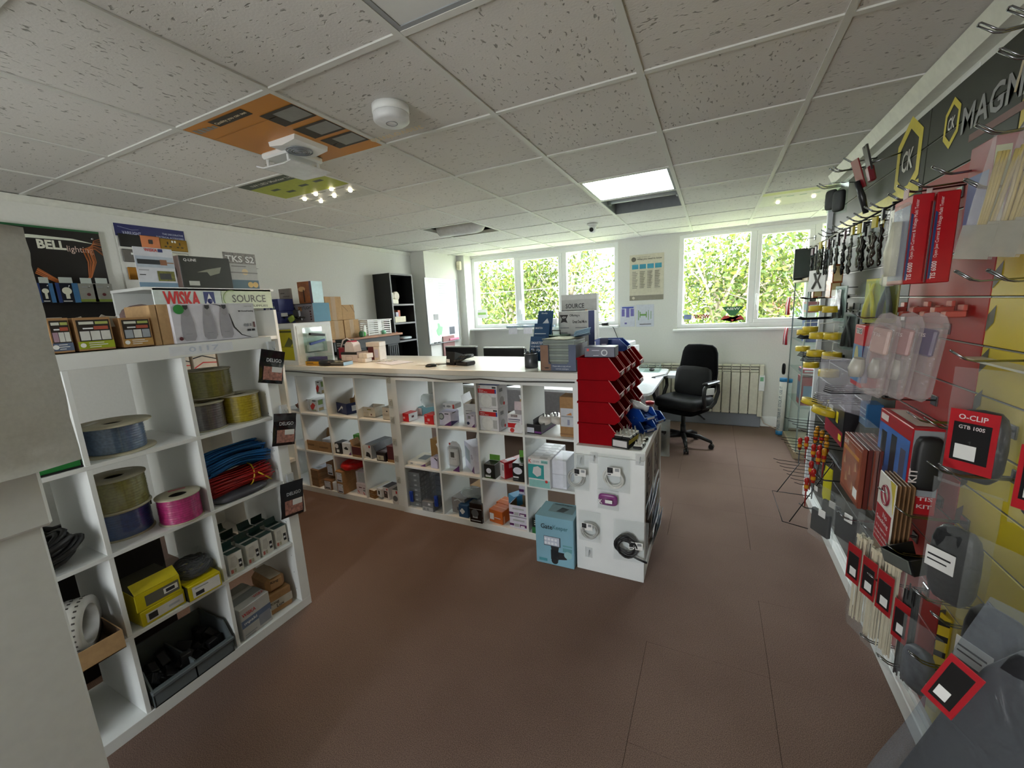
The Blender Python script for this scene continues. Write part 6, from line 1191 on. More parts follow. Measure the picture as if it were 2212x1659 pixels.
carton('yellow_carton', 'single yellow carton under the black cable bag', 'box', (-2.09, .86, SZ[1]+.001), (.13, .22, .07), R(90)+R(-3), YB_, pr=[('F', .12, .12, .95, .85, M('#d8d6d0', .5)), ('F', .2, .2, .45, .45, INK), ('F', .2, .65, .6, .72, GRY), ('L', 0, 0, 1, 1, M('#17170f', .5))])
t = thing('cable_bag', 'black cable in a clear bag on the single yellow carton', 'bag', (-2.10, .865, SZ[1]+.072), R(85)); coilmesh(.055, 16, .005, .022, ax='z', seed=8).xf(Matrix.Translation((0, 0, .03))).build('cable_coil', M('#17181a', .45), t)
q = softbox(.19, .2, .085, .7, 9); q.v = [(v[0], v[1], v[2]+.036+.016*mnoise.noise(Vector(v)*26)) for v in q.v]; q.build('film', POLY, t)
# row 3 left: tray with perforated roll
carton('cardboard_tray', 'low cardboard tray holding a perforated white roll', 'box', (-2.09, .405, SZ[1]+.001), (.3, .3, .075), R(90), CARDL, opened=M('#5a4432', .8))
t = thing('perforated_roll', 'white perforated fixing band rolled in the cardboard tray', 'fixing band', (-2.06, .475, SZ[1]+.11), R(90)+R(55))
MB().lathe([(.07, -.04), (.10, -.04), (.10, .04), (.07, .04), (.07, -.04)], 30, ax='y', cap=False).build('band', M('#d0cec8', .45), t)
q = MB()
for i in range(30):
    for j in (-.026, 0, .026):
        a = i*2*math.pi/30; q.obox((.1005*math.cos(a), j, .1005*math.sin(a)), (.002, .009, .006), Matrix.Rotation(-a, 3, 'Y'), b=.0003)
q.build('punched_holes', M('#3a3630', .7), t)
tag(softbox(.1, .12, .09, .6).build('blue_bag', M('#1c2d66', .4), None, (-2.2, .33, SZ[1]+.15)), 'dark blue bag behind the perforated roll', 'bag')
# row 2 left: black hose heap
t = thing('black_cable_heap', 'heap of black flexible hose in the second cubby of the left column', 'cable bundle', (-2.12, .41, SZ[2]), R(90)); coilmesh(.10, 22, .009, .035, ax='z', seed=21).xf(Matrix.Translation((0, 0, .07))).build('hose', M('#141315', .5), t)
t = thing('pen_tube', 'slim dark bottle standing behind the black hose', 'bottle', (-2.25, .27, SZ[2])); MB().lathe([(.025, 0), (.025, .15), (.012, .17), (.012, .22)], 14).build('bottle', M('#141c2a', .3), t); MB().lathe([(.008, .22), (.008, .29)], 10).build('cap', PVC, t)
# row 1 left: green packet
carton('green_carton', 'green carton with white lettering behind the foam pack', 'box', (-2.06, .44, SZ[3]+.008), (.27, .12, .085), R(90), M('#1f7a38', .45), tx=[('F', .35, .2, .9, .75, 'Triangles', M('#d8e0d8', .5))])
tag(MB().cbox(-2.12, .30, SZ[3]+.001, -2.0, .58, SZ[3]+.008, .002).build('black_base_sheet', BLK), 'thin black sheet under the green carton', 'sheet')
# bottom row
carton('conduit_box_carton', 'grey and white WISKA carton in the bottom right cubby', 'box', (-2.105, 1.045, SZ[0]+.001), (.155, .2, .165), R(90)+R(4), M('#b7b6b2', .45), pr=[('F', 0, .38, 1, .62, M('#62708a', .5)), ('F', .55, .1, .95, .45, M('#8d9098', .5)), ('T', 0, .25, 1, .55, M('#7d807e', .5)), ('T', 0, .7, 1, 1, M('#8d908c', .5)), ('F', .05, .05, .4, .08, GRY), ('F', .05, .12, .45, .15, GRY)], tx=[('F', .05, .72, .5, .84, 'WISKA', RST), ('F', .08, .44, .5, .56, 'mpaki', PAPER), ('T', .6, .1, .95, .2, 'WISKA', RST)])
t = thing('bottle_parcel', 'brown taped parcel lettered King Lux in the bottom right cubby', 'box', (-2.12, 1.20, SZ[0]+.001), R(90)+R(-6))
MB().cbox(-.065, -.09, 0, .065, .09, .115, .006).build('carton_body', CARD, t); MB().cbox(-.05, -.085, .116, .05, .085, .20, .02).build('upper_carton', CARD, t)
q = MB().box(-.066, -.0915, .03, .066, -.0905, .075); q.build('tape_band', M('#b9b2a4', .25), t); MB().obox((0, -.0, .2005), (.06, .17, .002), (0, 0, 0)).build('tape_band', M('#a89c88', .25), t)
q = MB(); letters(q, 'King', (-.05, -.0925, .052), (1, 0, 0), (0, 0, 1), .045, .02); letters(q, 'Lux', (-.02, -.0925, .032), (1, 0, 0), (0, 0, 1), .04, .018); letters(q, 'King', (-.03, -.0865, .165), (1, 0, 0), (0, 0, 1), .04, .02); q.build('lettering', M('#3a3028', .6), t)
t = thing('grey_crate', 'grey open plastic crate of dark parts in the bottom middle cubby', 'crate', (-2.12, .765, SZ[0]), R(90)); cm = M('#5f676a', .5); w_, d_, h_ = .31, .26, .15
MB().prism([(-w_/2, 0), (w_/2, 0), (w_/2, h_*.5), (-w_/2, h_*.5)], 'y', -d_/2, -d_/2+.006).build('front_wall', cm, t); MB().box(-w_/2, -d_/2, 0, w_/2, d_/2, .005).build('base', cm, t); MB().cbox(-w_/2-.006, -d_/2-.012, h_*.5-.012, w_/2+.006, -d_/2+.012, h_*.5+.004, .003).build('front_rim', cm, t)
for s in (-1, 1): MB().prism([(-d_/2, 0), (d_/2, 0), (d_/2, h_), (-d_/2+.05, h_), (-d_/2, h_*.5)], 'x', s*w_/2-.003, s*w_/2+.003).build('side_wall', cm, t)
MB().box(-.003, -d_/2, .005, .003, d_/2, h_*.6).build('crate_divider', cm, t); MB().box(-w_/2, d_/2-.006, 0, w_/2, d_/2, h_).build('back_wall', cm, t)
q = MB(); rd = random.Random(4)
for k in range(26): q.obox((rd.uniform(-.13, .13), rd.uniform(-.09, .1), rd.uniform(.03, .08)), (.06, .04, .03), (rd.random()*3, rd.random()*3, rd.random()*3))
q.build('dark_parts', M('#1b1a1c', .45), t)
# ---------------- on top of the left shelving ----------------
def topcarton(label, px, band, pics):
    A, w, h = pxboxX(px, -2.04, SH); pr = [('F', .06, .30, .96, .93, M('#231c18', .5)), ('F', 0, .08, 1, .30, band)]
    for k, c in enumerate(pics): pr.append(('F', .1+.285*k, .33, .36+.285*k, .6, c))
    pr += [('F', .12, .80, .52, .88, M('#d0d0c4', .5)), ('F', .56, .8, .92, .88, M('#a8b060', .5)), ('F', .5, .64, .9, .74, M('#a8503c', .5)), ('F', .2, .66, .48, .70, WB), ('F', .28, .24, .7, .26, PAPER), ('F', .28, .18, .8, .2, PAPER), ('F', .28, .12, .6, .14, PAPER), ('disc', 'F', .12, .19, .008, PAPER)]
    return carton('display_carton', label, 'box', (A.x-.08, A.y+w/2, SH+.001), (w, .16, h), R(90), CARD, pr=pr, opened=CARD)
PW = M('#cfcfca', .5); PG_ = M('#9aa0a8', .5)
topcarton('display carton with a slate blue band next to the foam pack', (118, 761, 162, 757, 688), M('#5a6884', .5), [M('#a88a9a', .5), PW, PW])
topcarton('display carton with a lime green band on the left shelving', (172.6, 757, 250, 750, 687), M('#9aa81e', .5), [PW, PW, PW])
topcarton('display carton with a tan band on the left shelving', (269.5, 749.5, 333, 743, 687), M('#b38a4c', .5), [PG_, PW, PG_])
for k, (y, x, lb) in enumerate(((.60, -2.09, 'slate blue banded'), (.70, -2.10, 'lime green banded'), (.80, -2.08, 'tan banded'))):
    t = thing('poly_sleeves', 'pile of clear sleeves poking out of the '+lb+' carton', 'sleeves', (x-.03, y-.035, SH+.08), R(90)); rd = random.Random(k)
    for q in range(4): MB().obox((rd.uniform(-.03, .03), rd.uniform(-.04, .03), .02+rd.uniform(0, .015)), (.04, .002, .035), (R(rd.uniform(-30, 30)), R(rd.uniform(-35, 35)), R(rd.uniform(-20, 20)))).build('sleeve', M('#b9b4a6', .3, alpha=.8), t)
cfit('brown_carton', 'narrow brown carton left of the white heating box', 'box', pxboxX((337, 747, 352, 745.5, 660), -2.05, SH), SH, .2, ax='p', col=CARDL)
cfit('brown_carton', 'second narrow brown carton touching the white heating box', 'box', pxboxX((353.5, 745, 378, 743, 658), -2.05, SH), SH, .2, ax='p', col=CARDL)
A, w_, h_ = pxboxX((379, 742, 558, 727.6, 657), -2.04, SH)
TH = [M('#a19fa6', .4), M('#3a3a3c', .4), M('#9a989c', .4)]
pr = [('poly', 'F', [(.45, 1), (.56, .95), (.66, .7), (.7, .35), (.78, .12), (.9, .02), (1, 0), (1, 1)], M('#cfd0d4', .4)), ('poly', 'F', [(.44, 1), (.455, 1), (.565, .95), (.665, .7), (.705, .35), (.785, .12), (.9, .03), (.9, .015), (.775, .1), (.69, .33), (.65, .68), (.555, .93)], INK)]
for c in (.16, .40, .6):
    pr += [('poly', 'F', [(c-.075, .15), (c-.07, .5), (c-.045, .8), (c-.03, .97), (c+.03, .97), (c+.045, .8), (c+.07, .5), (c+.075, .15), (c+.05, .05), (c-.05, .05)], TH[0]), ('poly', 'F', [(c-.035, .72), (c-.03, .95), (c+.03, .95), (c+.035, .72), (c, .66)], TH[2]), ('poly', 'F', [(c-.025, .88), (c-.028, .96), (c+.028, .96), (c+.025, .88), (c, .84)], TH[1]), ('F', c-.04, .22, c+.03, .235, GRY)]
pr += [('disc', 'F', .085, .86, .02, M('#2f8a3c', .4)), ('disc', 'F', .06, .12, .008, MAR), ('F', .955, .3, .975, .46, MAR), ('F', .86, .2, .91, .26, INK), ('F', .92, .2, .965, .26, INK)]+[('F', .83+.035*q, .34, .855+.035*q, .42, GRY) for q in range(3)]
carton('heating_control_carton', 'long pale carton picturing three white heating sensors', 'box', (A.x-.09, A.y+w_/2, SH+.001), (w_, .18, h_), R(90)+R(1), M('#d3d1da', .4), pr=pr, tx=[('F', .78, .74, .98, .8, 'Mi HomeHeating', INK), ('F', .06, .83, .11, .9, '25%', PAPER), ('F', .86, .89, .97, .92, 'warmup', GRY)])
t = thing('maroon_gift_bag', 'crumpled maroon clear bag behind the tan banded carton', 'bag', (-2.28, .98, SH+.10), R(90)); q = softbox(.2, .1, .14, .8, 9); q.v = [(v[0], v[1], v[2]+.03*mnoise.noise(Vector(v)*18)) for v in q.v]; q.build('film', M('#7a5a58', .25, alpha=.75, bump=.6, sc=20), t)
# deligo packets on hooks at the right edge
for k, (u, v, rx_, lb) in enumerate(((590, 757, R(14), 'uppermost'), (616, 893, R(12), 'middle'), (630, 1040, R(7), 'lowest'))):
    p = onx(u, v, XS+.02)
    t = thing('cable_clip_packet', lb+' black DELIGO packet hanging on the shelving edge', 'packet', p, R(90)); w_, h_ = (.125, .165) if k < 2 else (.13, .185)
    bm = bagmesh(w_, h_, .022, nx=8, nz=10, wr=.004, seed=k*3+1, flat_top=.3); rm = Matrix.Rotation(rx_, 4, 'Y'); bm.xf(rm)
    bm.build('foil_bag', M('#15171c', .18 if k < 2 else .4, coat=.6 if k < 2 else 0, bump=.35, sc=14), t)
    q = MB().cbox(-w_*.4, -.0155, -h_*.9, w_*.38, -.0145, -h_*.5, .001).xf(rm); q.build('copper_print', M('#a8766a', .4, sc=70, var=.5), t)
    q = MB(); letters(q, 'DELIGO', (-w_*.32, -.0165, -h_*.36), (1, 0, 0), (0, 0, 1), w_*.62, .018); q.xf(rm).build('lettering', M('#c9ccd0', .4), t)
    MB().cbox(-.01, -.0185, -h_*.66, w_*.34, -.017, -h_*.5, .0005).xf(rm).build('price_label', PAPER, t)
    MB().cbox(-.018, .002, -.0, .018, .018, .045, .002).build('hook_plate', M('#cfd4d6', .2, alpha=.6), t); MB().tube([(0, .004, .02), (0, -.012, .004), (0, -.014, .016)], .002, 5).build('hook', M('#9aa0a4', .3), t)

# ---------------- displays behind the left shelving ----------------
XW = XL+.004
t = thing('switch_display_board', 'white wall board with navy VARILIGHT header and metal switch plates', 'display board', (0, 0, 0))
a = onx(241, 472, XW); b = onx(394, 492, XW)
yb0, yb1, zt = a.y, b.y, 2.305; zb_ = 1.62
MB().cbox(XW-.003, yb0, zb_, XW+.004, yb1, zt, .001).build('board', M('#d6d6d0', .5), t)
MB().box(XW+.004, yb0, zt-.085, XW+.005, yb1, zt).build('navy_header', M('#1f2460', .45), t); MB().box(XW+.004, yb0, zb_+.02, XW+.005, yb0+.3, zb_+.05).build('navy_footer', M('#1f2460', .45), t)
q = MB(); letters(q, 'VARILIGHT', (XW+.006, yb0+.04, zt-.07), (0, 1, 0), (0, 0, 1), .11, .022); letters(q, 'THE DECORATIVE', (XW+.006, yb1-.15, zt-.045), (0, 1, 0), (0, 0, 1), .14, .013); letters(q, 'ELECTRICAL ACCESSORIES', (XW+.006, yb1-.19, zt-.07), (0, 1, 0), (0, 0, 1), .18, .013)
q.tube([(XW+.006, yb0+.02, zt-.02), (XW+.006, yb0+.06, zt-.028), (XW+.006, yb0+.1, zt-.036), (XW+.006, yb0+.14, zt-.03)], .001, 4).build('lettering', M('#b8bcd8', .5), t)
def plate(px, mt, kind):
    a = onx(px[0], px[3], XW); b = onx(px[2], px[1], XW); h = .088; y0, y1 = a.y, b.y; z0 = (a.z+b.z)/2-h/2
    s = MB().cbox(XW+.004, y0, z0, XW+.014, y1, z0+h, .003).build('switch_plate', mt, t)
    yc = (y0+y1)/2
    if kind == 'switch': MB().cbox(XW+.014, yc-.012, z0+.03, XW+.02, yc+.012, z0+.06, .002).build('rocker', M('#26201c', .4), s)
    if kind == 'socket':
        for e in (-.04, .04):
            MB().box(XW+.014, yc+e-.004, z0+.045, XW+.0148, yc+e+.004, z0+.065).box(XW+.014, yc+e-.022, z0+.025, XW+.0148, yc+e-.008, z0+.033).box(XW+.014, yc+e+.008, z0+.025, XW+.0148, yc+e+.022, z0+.033).build('socket_slots', BLK, s)
        for e in (-.009, .009): MB().cbox(XW+.014, yc+e-.006, z0+.06, XW+.019, yc+e+.006, z0+.076, .002).build('rocker', WHITE, s)
    if kind == 'small': MB().cbox(XW+.014, yc-.006, z0+.05, XW+.018, yc+.006, z0+.066, .002).cbox(XW+.014, yc+.01, z0+.05, XW+.018, yc+.02, z0+.066, .002).build('rocker', WHITE, s)
plate((259, 506, 300, 535), M('#1d1e20', .3, metal=.5), 'dimmer'); plate((304, 510, 342, 537), M('#c07a58', .25, metal=.8), 'switch'); plate((346, 516, 400, 545), M('#8a6a2c', .25, metal=.8), 'socket')
plate((267, 539, 300, 567), M('#5f5c5a', .3, metal=.7), 'small'); plate((340, 550, 405, 568), M('#a8a49a', .25, metal=.8), 'small'); plate((279, 578, 315, 605), M('#8a5c20', .25, metal=.8), 'dimmer')
# bell board
t = thing('lamp_display_stand', 'black BELL lighting board with orange light streaks and lamp packs', 'display board', (0, 0, 0)); XB = XL+.03
y0, y1, z0, zt = .55, 1.437, 1.50, 2.225
MB().cbox(XL+.001, y0, z0, XB, y1, zt, .002).build('board', M('#131010', .35, sc=5, var=.2), t); MB().box(XB, y0, zt-.012, XB+.001, y1, zt).build('green_edge', M('#1f5a34', .4), t)
q = MB(); letters(q, 'BELL', (XB+.002, 1.13, zt-.135), (0, 1, 0), (0, 0, 1), .13, .055, bold=2); q.build('bold_lettering', M('#d8d8c8', .5), t)
q = MB(); letters(q, 'lighting', (XB+.002, 1.262, zt-.155), (0, 1, 0), (0, 0, 1), .125, .05, bold=False); q.build('thin_lettering', M('#d0b4a8', .5), t)
q = MB(); rd = random.Random(2)
for k in range(14):
    o = rd.uniform(-.03, .03); q.tube([(XB+.002, 1.10+o*.3, zt-.27+o*.6), (XB+.002, 1.18, zt-.33+o*.5), (XB+.002, 1.28, zt-.37+o*.3), (XB+.002, 1.345+o*.3, zt-.30), (XB+.002, 1.37+o*.8, zt-.2), (XB+.002, 1.36+o, zt-.11+o*.4), (XB+.002, 1.40, zt-.09+o), (XB+.002, 1.435, zt-.10+o*2)], .0012, 4)
q.build('light_streaks', M('#c07038', .4), t)
q = MB(); q.prism([(.9, zt-.075), (1.1, zt-.055), (1.3, zt-.06), (1.42, zt-.085), (1.3, zt-.072), (1.1, zt-.075), (.9, zt-.095)], 'x', XB+.001, XB+.002); q.build('white_swoosh', M('#d0d4c4', .5), t)
MB().sph((XB+.004, 1.395, zt-.05), .008, 8).build('fixing_dome', CHROME, t)
for k in range(4): MB().tube([(XB, 1.10+k*.095, zt-.375), (XB+.10, 1.10+k*.095, zt-.375), (XB+.11, 1.10+k*.095, zt-.365)], .003, 5).build('peg', CHROME, t)
for k, (u0, u1, vt, vb) in enumerate(((88, 112, 612, 654), (128, 166, 612, 654), (175, 206, 613, 652), (207, 240, 613, 652))):
    a = onx(u0, vb, XB+.09); b = onx(u1, vt, XB+.09); W_ = max(.055, b.y-a.y)
    blue = k < 2
    carton('lamp_pack', ('first blue', 'second blue', 'first pale', 'second pale')[k]+' lamp pack hanging on the BELL board', 'lamp pack', (XB+.07, (a.y+b.y)/2, a.z), (W_, .05, b.z-a.z), R(90), M('#101522', .35) if blue else M('#8a8a82', .4), pr=[('F', .72, 0, 1, 1, M('#3f6f9a', .4)), ('F', 0, 0, .16, 1, M('#223a70', .4)), ('disc', 'F', .45, .6, W_*.22, M('#d8d8c4', .4)), ('F', .36, .2, .54, .5, M('#d8d8c4', .4)), ('F', .2, .06, .6, .1, PAPER)] if blue else [('F', 0, 0, 1, .14, M('#7a8a3c', .4)), ('F', .2, .78, .5, .84, GRY), ('disc', 'F', .5, .4, .01, MAR)], extra=lambda t, w, d, h: MB().cbox(-w*.3, -d/2, h, w*.3, -d/2+.002, h+.035, .0005).build('hang_tab', M('#b9c2bc', .3), t))
# white back panel seen through the cubbies; dark board added to darken them
ws_ = tag(MB().cbox(-2.75, .1, 0, -2.72, .74, 1.48, .002).build('white_screen', M('#c4c4bc', .5)), 'plain white screen standing behind the middle cubbies', 'screen')
MB().cbox(-2.72, .35, 0, -2.712, .362, 1.48, .001).build('joint_strip', BLK, ws_)
tag(MB().cbox(-2.52, .2, 0, -2.5, .93, .76, .002).build('added_dark_board', M('#1a1a1c', .6)), 'dark board added behind the lower middle cubbies to darken them', 'board')
# sign stand
XQ = -3.0
t = thing('sign_stand', 'white shop display stand with header panels behind the left shelving', 'display stand', (0, 0, 0))
MB().box(-3.42, 1.30, 0, -3.40, 2.09, 1.80).build('back_panel', WHITE, t)
for yy in (1.29, 1.69, 2.075): MB().box(-3.40, yy, 0, -3.005, yy+.02, 1.66).build('side_panel', WHITE, t)
for z in (.02, .45, .88, 1.22, 1.44): MB().box(-3.40, 1.31, z, -3.01, 2.075, z+.025).build('shelf', WHITE, t)
MB().box(-3.40, 1.29, 1.795, -3.0, 2.095, 1.812).build('top_panel', WHITE, t)
def header(name, px, mt):
    a = onx(px[0], px[3], XQ); b = onx(px[2], px[1], XQ); z0 = 1.672; z1_ = 1.808
    o = MB().cbox(XQ-.012, a.y, z0, XQ, b.y, z1_, .002).build(name, mt, t); return a.y, b.y, z0, z1_, o
y0, y1, z0, z1h, o = header('red_white_header', (334, 619, 476, 656), M('#c9d2ce', .15))
q = MB(); letters(q, 'WISKA', (XQ+.0015, y0+.05, z0+.022), (0, 1, 0), (0, 0, 1), .20, .095, bold=2); q.build('lettering', M('#c01c1c', .4), o)
ye = y0+.275; MB().box(XQ, ye, z0+.025, XQ+.001, ye+.065, z0+.115).build('emblem', M('#2b346e', .4), o); q = MB().prism([(ye+.006, z0+.032), (ye+.059, z0+.032), (ye+.0325, z0+.105)], 'x', XQ+.001, XQ+.0016); q.build('emblem_triangle', PAPER, o)
q = MB().lathe([(.016, .0016), (.016, .0022)], 14, ax='x', c=(XQ, ye+.0325, z0+.055)); q.build('emblem_disc', M('#2b346e', .4), o)
y0, y1, z0, z1h, o = header('silver_header', (481, 624, 584, 661), M('#c4ccb8', .12, metal=.3))
q = MB(); letters(q, 'SOURCE', (XQ+.0015, y0+.07, z0+.045), (0, 1, 0), (0, 0, 1), .24, .052); letters(q, 'SUPPLIES', (XQ+.0015, y0+.2, z0+.012), (0, 1, 0), (0, 0, 1), .12, .015); q.build('lettering', M('#4a4c48', .4), o)
q = MB().tube([(XQ+.001, y0+.07+.055*math.cos(a*.2+1.2), z0+.07+.055*math.sin(a*.2+1.2)) for a in range(14)], .003, 5); q.build('green_arc', M('#9ab07a', .4), o)
for z, lb in ((1.246, 'upper'), (.906, 'lower')):
    for k in range(4):
        carton('striped_carton', lb+' shelf of the sign stand, '+ordn(k)+' white carton with red curves', 'box', (-3.12, 1.40+k*.16, z), (.14, .18, .16), R(90), M('#cfc4b4', .5), pr=[('poly', 'F', [(0, .3), (.4, .5), (1, .45), (1, .49), (.4, .55), (0, .35)], RST), ('poly', 'F', [(0, .7), (.4, .78), (1, .6), (1, .64), (.4, .83), (0, .75)], INK)], group='white cartons with red curves')
carton('dark_display_box', 'black display box on the top shelf of the sign stand', 'box', (-3.15, 1.50, 1.466), (.35, .2, .17), R(90), BLK)
# cards and box on top of the stand
def stand_card(name, label, px, mt, pr, tx=(), d=.004, x=-3.03, z=1.813):
    a = onx(px[0], px[3], x); b = onx(px[2], px[1], x); c2 = onx(px[4], px[3], x)
    return carton(name, label, 'card' if d < .02 else 'box', (x-d/2, (a.y+c2.y)/2, z), (c2.y-a.y, d, b.z-a.z), R(90), mt, pr=pr, tx=tx)
stand_card('showcard', 'white WISKA showcard picturing a cable gland', (303, 539, 366, 620, 386), M('#c9ccd4', .4), [('F', 0, 0, 1, .12, M('#6f8ca4', .4)), ('F', .02, .5, .98, .78, M('#a9b4c2', .4)), ('F', .05, .58, .62, .7, M('#23262c', .4)), ('F', .62, .57, .8, .71, M('#8a5a3c', .4)), ('F', .8, .62, .98, .65, M('#8a6a54', .4)), ('F', .5, .16, .95, .42, M('#6a6a2c', .4, sc=60, var=.5)), ('F', .55, .2, .85, .36, M('#3f4040', .4)), ('F', .05, .42, .3, .44, GRY), ('F', .05, .3, .2, .32, INK), ('F', .62, .9, .74, .98, M('#2b346e', .4))], [('F', .27, .9, .6, .98, 'WISKA', RST)])
carton('chandelier_carton', 'dark grey lamp carton with pink side on the sign stand', 'box', (-3.13, 1.675, 1.813), (.30, .2, .20), R(90)+R(-3), M('#33342f', .35), pr=[('F', .12, .08, .32, .22, M('#b9bab2', .4)), ('poly', 'F', [(.3, .5), (.5, .6), (.8, .7), (.75, .5), (.55, .4), (.5, .52)], M('#8a8c7c', .4)), ('L', 0, 0, 1, 1, M('#c0a8a4', .45)), ('disc', 'L', .55, .5, .045, M('#33302e', .3)), ('disc', 'L', .55, .5, .025, M('#b0aca8', .3))], tx=[('F', .08, .82, .32, .92, 'Q-LINE', PAPER)])
stand_card('showcard', 'tall grey TKS S2 showcard on the sign stand', (493, 549, 541, 623, 561), M('#a3a29e', .4), [('F', 0, 0, 1, .25, M('#3f5a66', .4)), ('F', 0, .7, 1, 1, M('#75706c', .4, sc=80, var=.5)), ('disc', 'F', .6, .48, .022, M('#c9b48a', .4)), ('F', 0, .44, 1, .47, M('#6b6a66', .4)), ('disc', 'F', .72, .12, .02, M('#c9a860', .4)), ('disc', 'F', .88, .12, .02, M('#c9a860', .4)), ('F', .2, .62, .65, .64, M('#55524e', .4))], [('F', .06, .74, .94, .92, 'TKS S2', M('#d6d6d4', .4))])
tag(MB().prism([(1.93, 1.89), (1.99, 1.89), (2.05, 1.985), (2.14, 1.98), (2.05, 1.972), (1.96, 1.812), (1.93, 1.812)], 'x', -3.2, -3.195).build('black_pennant', BLK), 'small black pointed marker beyond the TKS showcard', 'marker')

# ---------------- white lidded box and foam pack in the left foreground ----------------
t = thing('lidded_white_box', 'white board box with a deep lid at the left edge', 'box', (0, 0, 0)); BWm = M('#d3d4d2', .6, sc=40, var=.03)
MB().cbox(-1.58, -.75, 0, -1.222, .274, 1.25, .004).build('box_body', BWm, t); MB().cbox(-1.59, -.76, 1.195, -1.212, .288, 1.316, .006).build('lid', BWm, t)
t = thing('foam_pack', 'stack of wrinkled pale foam sheets standing on the lidded box', 'foam pack', (0, 0, 0))
def slab(x0, x1, y0, y1, z0, z1, seed):
    mb = MB(); n, m = 14, 20; vs = []
    def P(i, j, s):
        a, b = i/n, j/m; y = y0+(y1-y0)*a; z = z0+(z1-z0)*b; e = .006*mnoise.noise(Vector((a*4+seed, b*9, s*5)))
        ed = 1-.35*(max(0, abs(2*a-1)-.85)/.15)**2
        x = (x1 if s else x0)-( .5*(x1-x0))*(1-ed)*(1 if s else -1)+e+.003*mnoise.noise(Vector((a*3, b*30, seed)))
        y += .006*mnoise.noise(Vector((seed, b*8, 3)))*(1 if i in (0, n) else 0)
        return (x, y, z+(.008*mnoise.noise(Vector((a*6, seed, s))) if j == m else 0))
    for s in (0, 1):
        for j in range(m+1):
            for i in range(n+1): vs.append(P(i, j, s))
    L = (n+1)*(m+1); fs = []
    for j in range(m):
        for i in range(n):
            q = [j*(n+1)+i, j*(n+1)+i+1, (j+1)*(n+1)+i+1, (j+1)*(n+1)+i]; fs.append(tuple(q[::-1])); fs.append(tuple(L+k for k in q))
    for j in range(m):
        for i in (0, n):
            a, b = j*(n+1)+i, (j+1)*(n+1)+i; fs.append((a, b, L+b, L+a) if i == 0 else (b, a, L+a, L+b))
    for i in range(n):
        a, b = m*(n+1)+i, m*(n+1)+i+1; fs.append((a, b, L+b, L+a)); fs.append((i+1, i, L+i, L+i+1))
    return mb.add(vs, fs, 0, True)
FO = M('#c2c0ba', .85, sc=120, var=.05, bump=.3)
for k in range(3): slab(-1.50+k*.11, -1.395+k*.11, -.8, .345-.006*(2-k), 1.318, 1.785+.006*(k % 2), k*3.).build('foam_sheet', FO, t)
MB().obox((-1.30, .3, 1.79), (.1, .05, .01), (0, R(8), R(20))).build('brown_tear', M('#a88a70', .8), t)
# ---------------- tool wall on the right ----------------
XF = .74
tw = thing('tool_wall', 'slotted tool wall panels in dark grey, red and yellow on the right', 'display wall', (0, 0, 0))
DKP = M('#272920', .45, sc=3, var=.08, spec=.35); RDP = M('#9a2420', .5, sc=3, var=.05); YLP = M('#c9b324', .35, sc=3, var=.05)
MB().box(XF+.008, -1.6, .06, XR-.001, 3.78, 2.28).build('backing', M('#15140f', .6), tw)
zz_ = [.09]
while zz_[-1] < 2.2: zz_.append(round(min(2.275, zz_[-1]+.146), 3))
for (y0, y1, mt) in ((2.322, 3.77, 'dark'), (1.742, 2.318, 'red'), (.5, 1.738, 'yellow'), (-1.5, .496, 'dark')):
    for a, b in zip(zz_[:-1], zz_[1:]):
        mm = {'dark': DKP, 'red': DKP if a > 1.93 else RDP, 'yellow': DKP if a > 2.1 else YLP}[mt]
        MB().cbox(XF, y0, a+.006, XF+.012, y1, b, .0015).build('slat_panel', mm, tw)
        MB().box(XF+.003, y0, a, XF+.01, y1, a+.0035).build('slot_insert', M('#8c8c88', .3, metal=.8), tw)
MB().cbox(.702, -1.6, 0, XF-.012, 3.78, .075, .004).cbox(XF-.012, -1.6, 0, XR-.001, 3.78, .092, .003).build('base_plinth', PVC, tw)
MB().cbox(XF-.03, 3.77, 0, XR-.001, 3.80, 2.28, .003).build('end_post', M('#d8dde0', .35), tw)
# graphics on the panels
def decal(name, pts, mt, e=.0012): return MB().add([(XF-e, y, z) for y, z in pts], [tuple(range(len(pts)))]).build(name, mt, tw)
def wallp(u, v): p = onx(u, v, XF); return (p.y, p.z)
def hexlogo(c, ry, rz_, e=.0015):
    y, z = c; o = [(0, 1), (.86, .5), (.86, -.5), (0, -1), (-.86, -.5), (-.86, .5)]; q = MB()
    for i in range(6):
        a, b = o[i], o[(i+1) % 6]; q.quad((XF-e, y+a[0]*ry, z+a[1]*rz_), (XF-e, y+b[0]*ry, z+b[1]*rz_), (XF-e, y+b[0]*ry*.72, z+b[1]*rz_*.72), (XF-e, y+a[0]*ry*.72, z+a[1]*rz_*.72))
    q.build('hexagon_logo', M('#d3c33c', .4), tw)
    l = MB(); letters(l, 'CK', (XF-e-.0005, y+ry*.42, z-rz_*.25), (0, -1, 0), (0, 0, 1), ry*.8, rz_*.5); l.build('logo_lettering', M('#d8d8d0', .4), tw)
hexlogo(wallp(1962, 346), .15, .175)
hexlogo(wallp(2057, 266), .062, .085)
p = wallp(2080, 262); l = MB(); letters(l, 'MAGMA', (XF-.002, p[0], p[1]-.045), (0, -1, 0), (0, 0, 1), .40, .085); l.build('wall_lettering', M('#8f9090', .4), tw)
MB().box(XF-.0015, p[0]-.36, p[1]-.085, XF-.0008, p[0]-.06, p[1]-.062).build('red_strapline', M('#6b3a34', .4), tw)
decal('yellow_flash', [wallp(1805, 492), wallp(1985, 385), wallp(1985, 412), wallp(1850, 492)], M('#c9bc3a', .4))
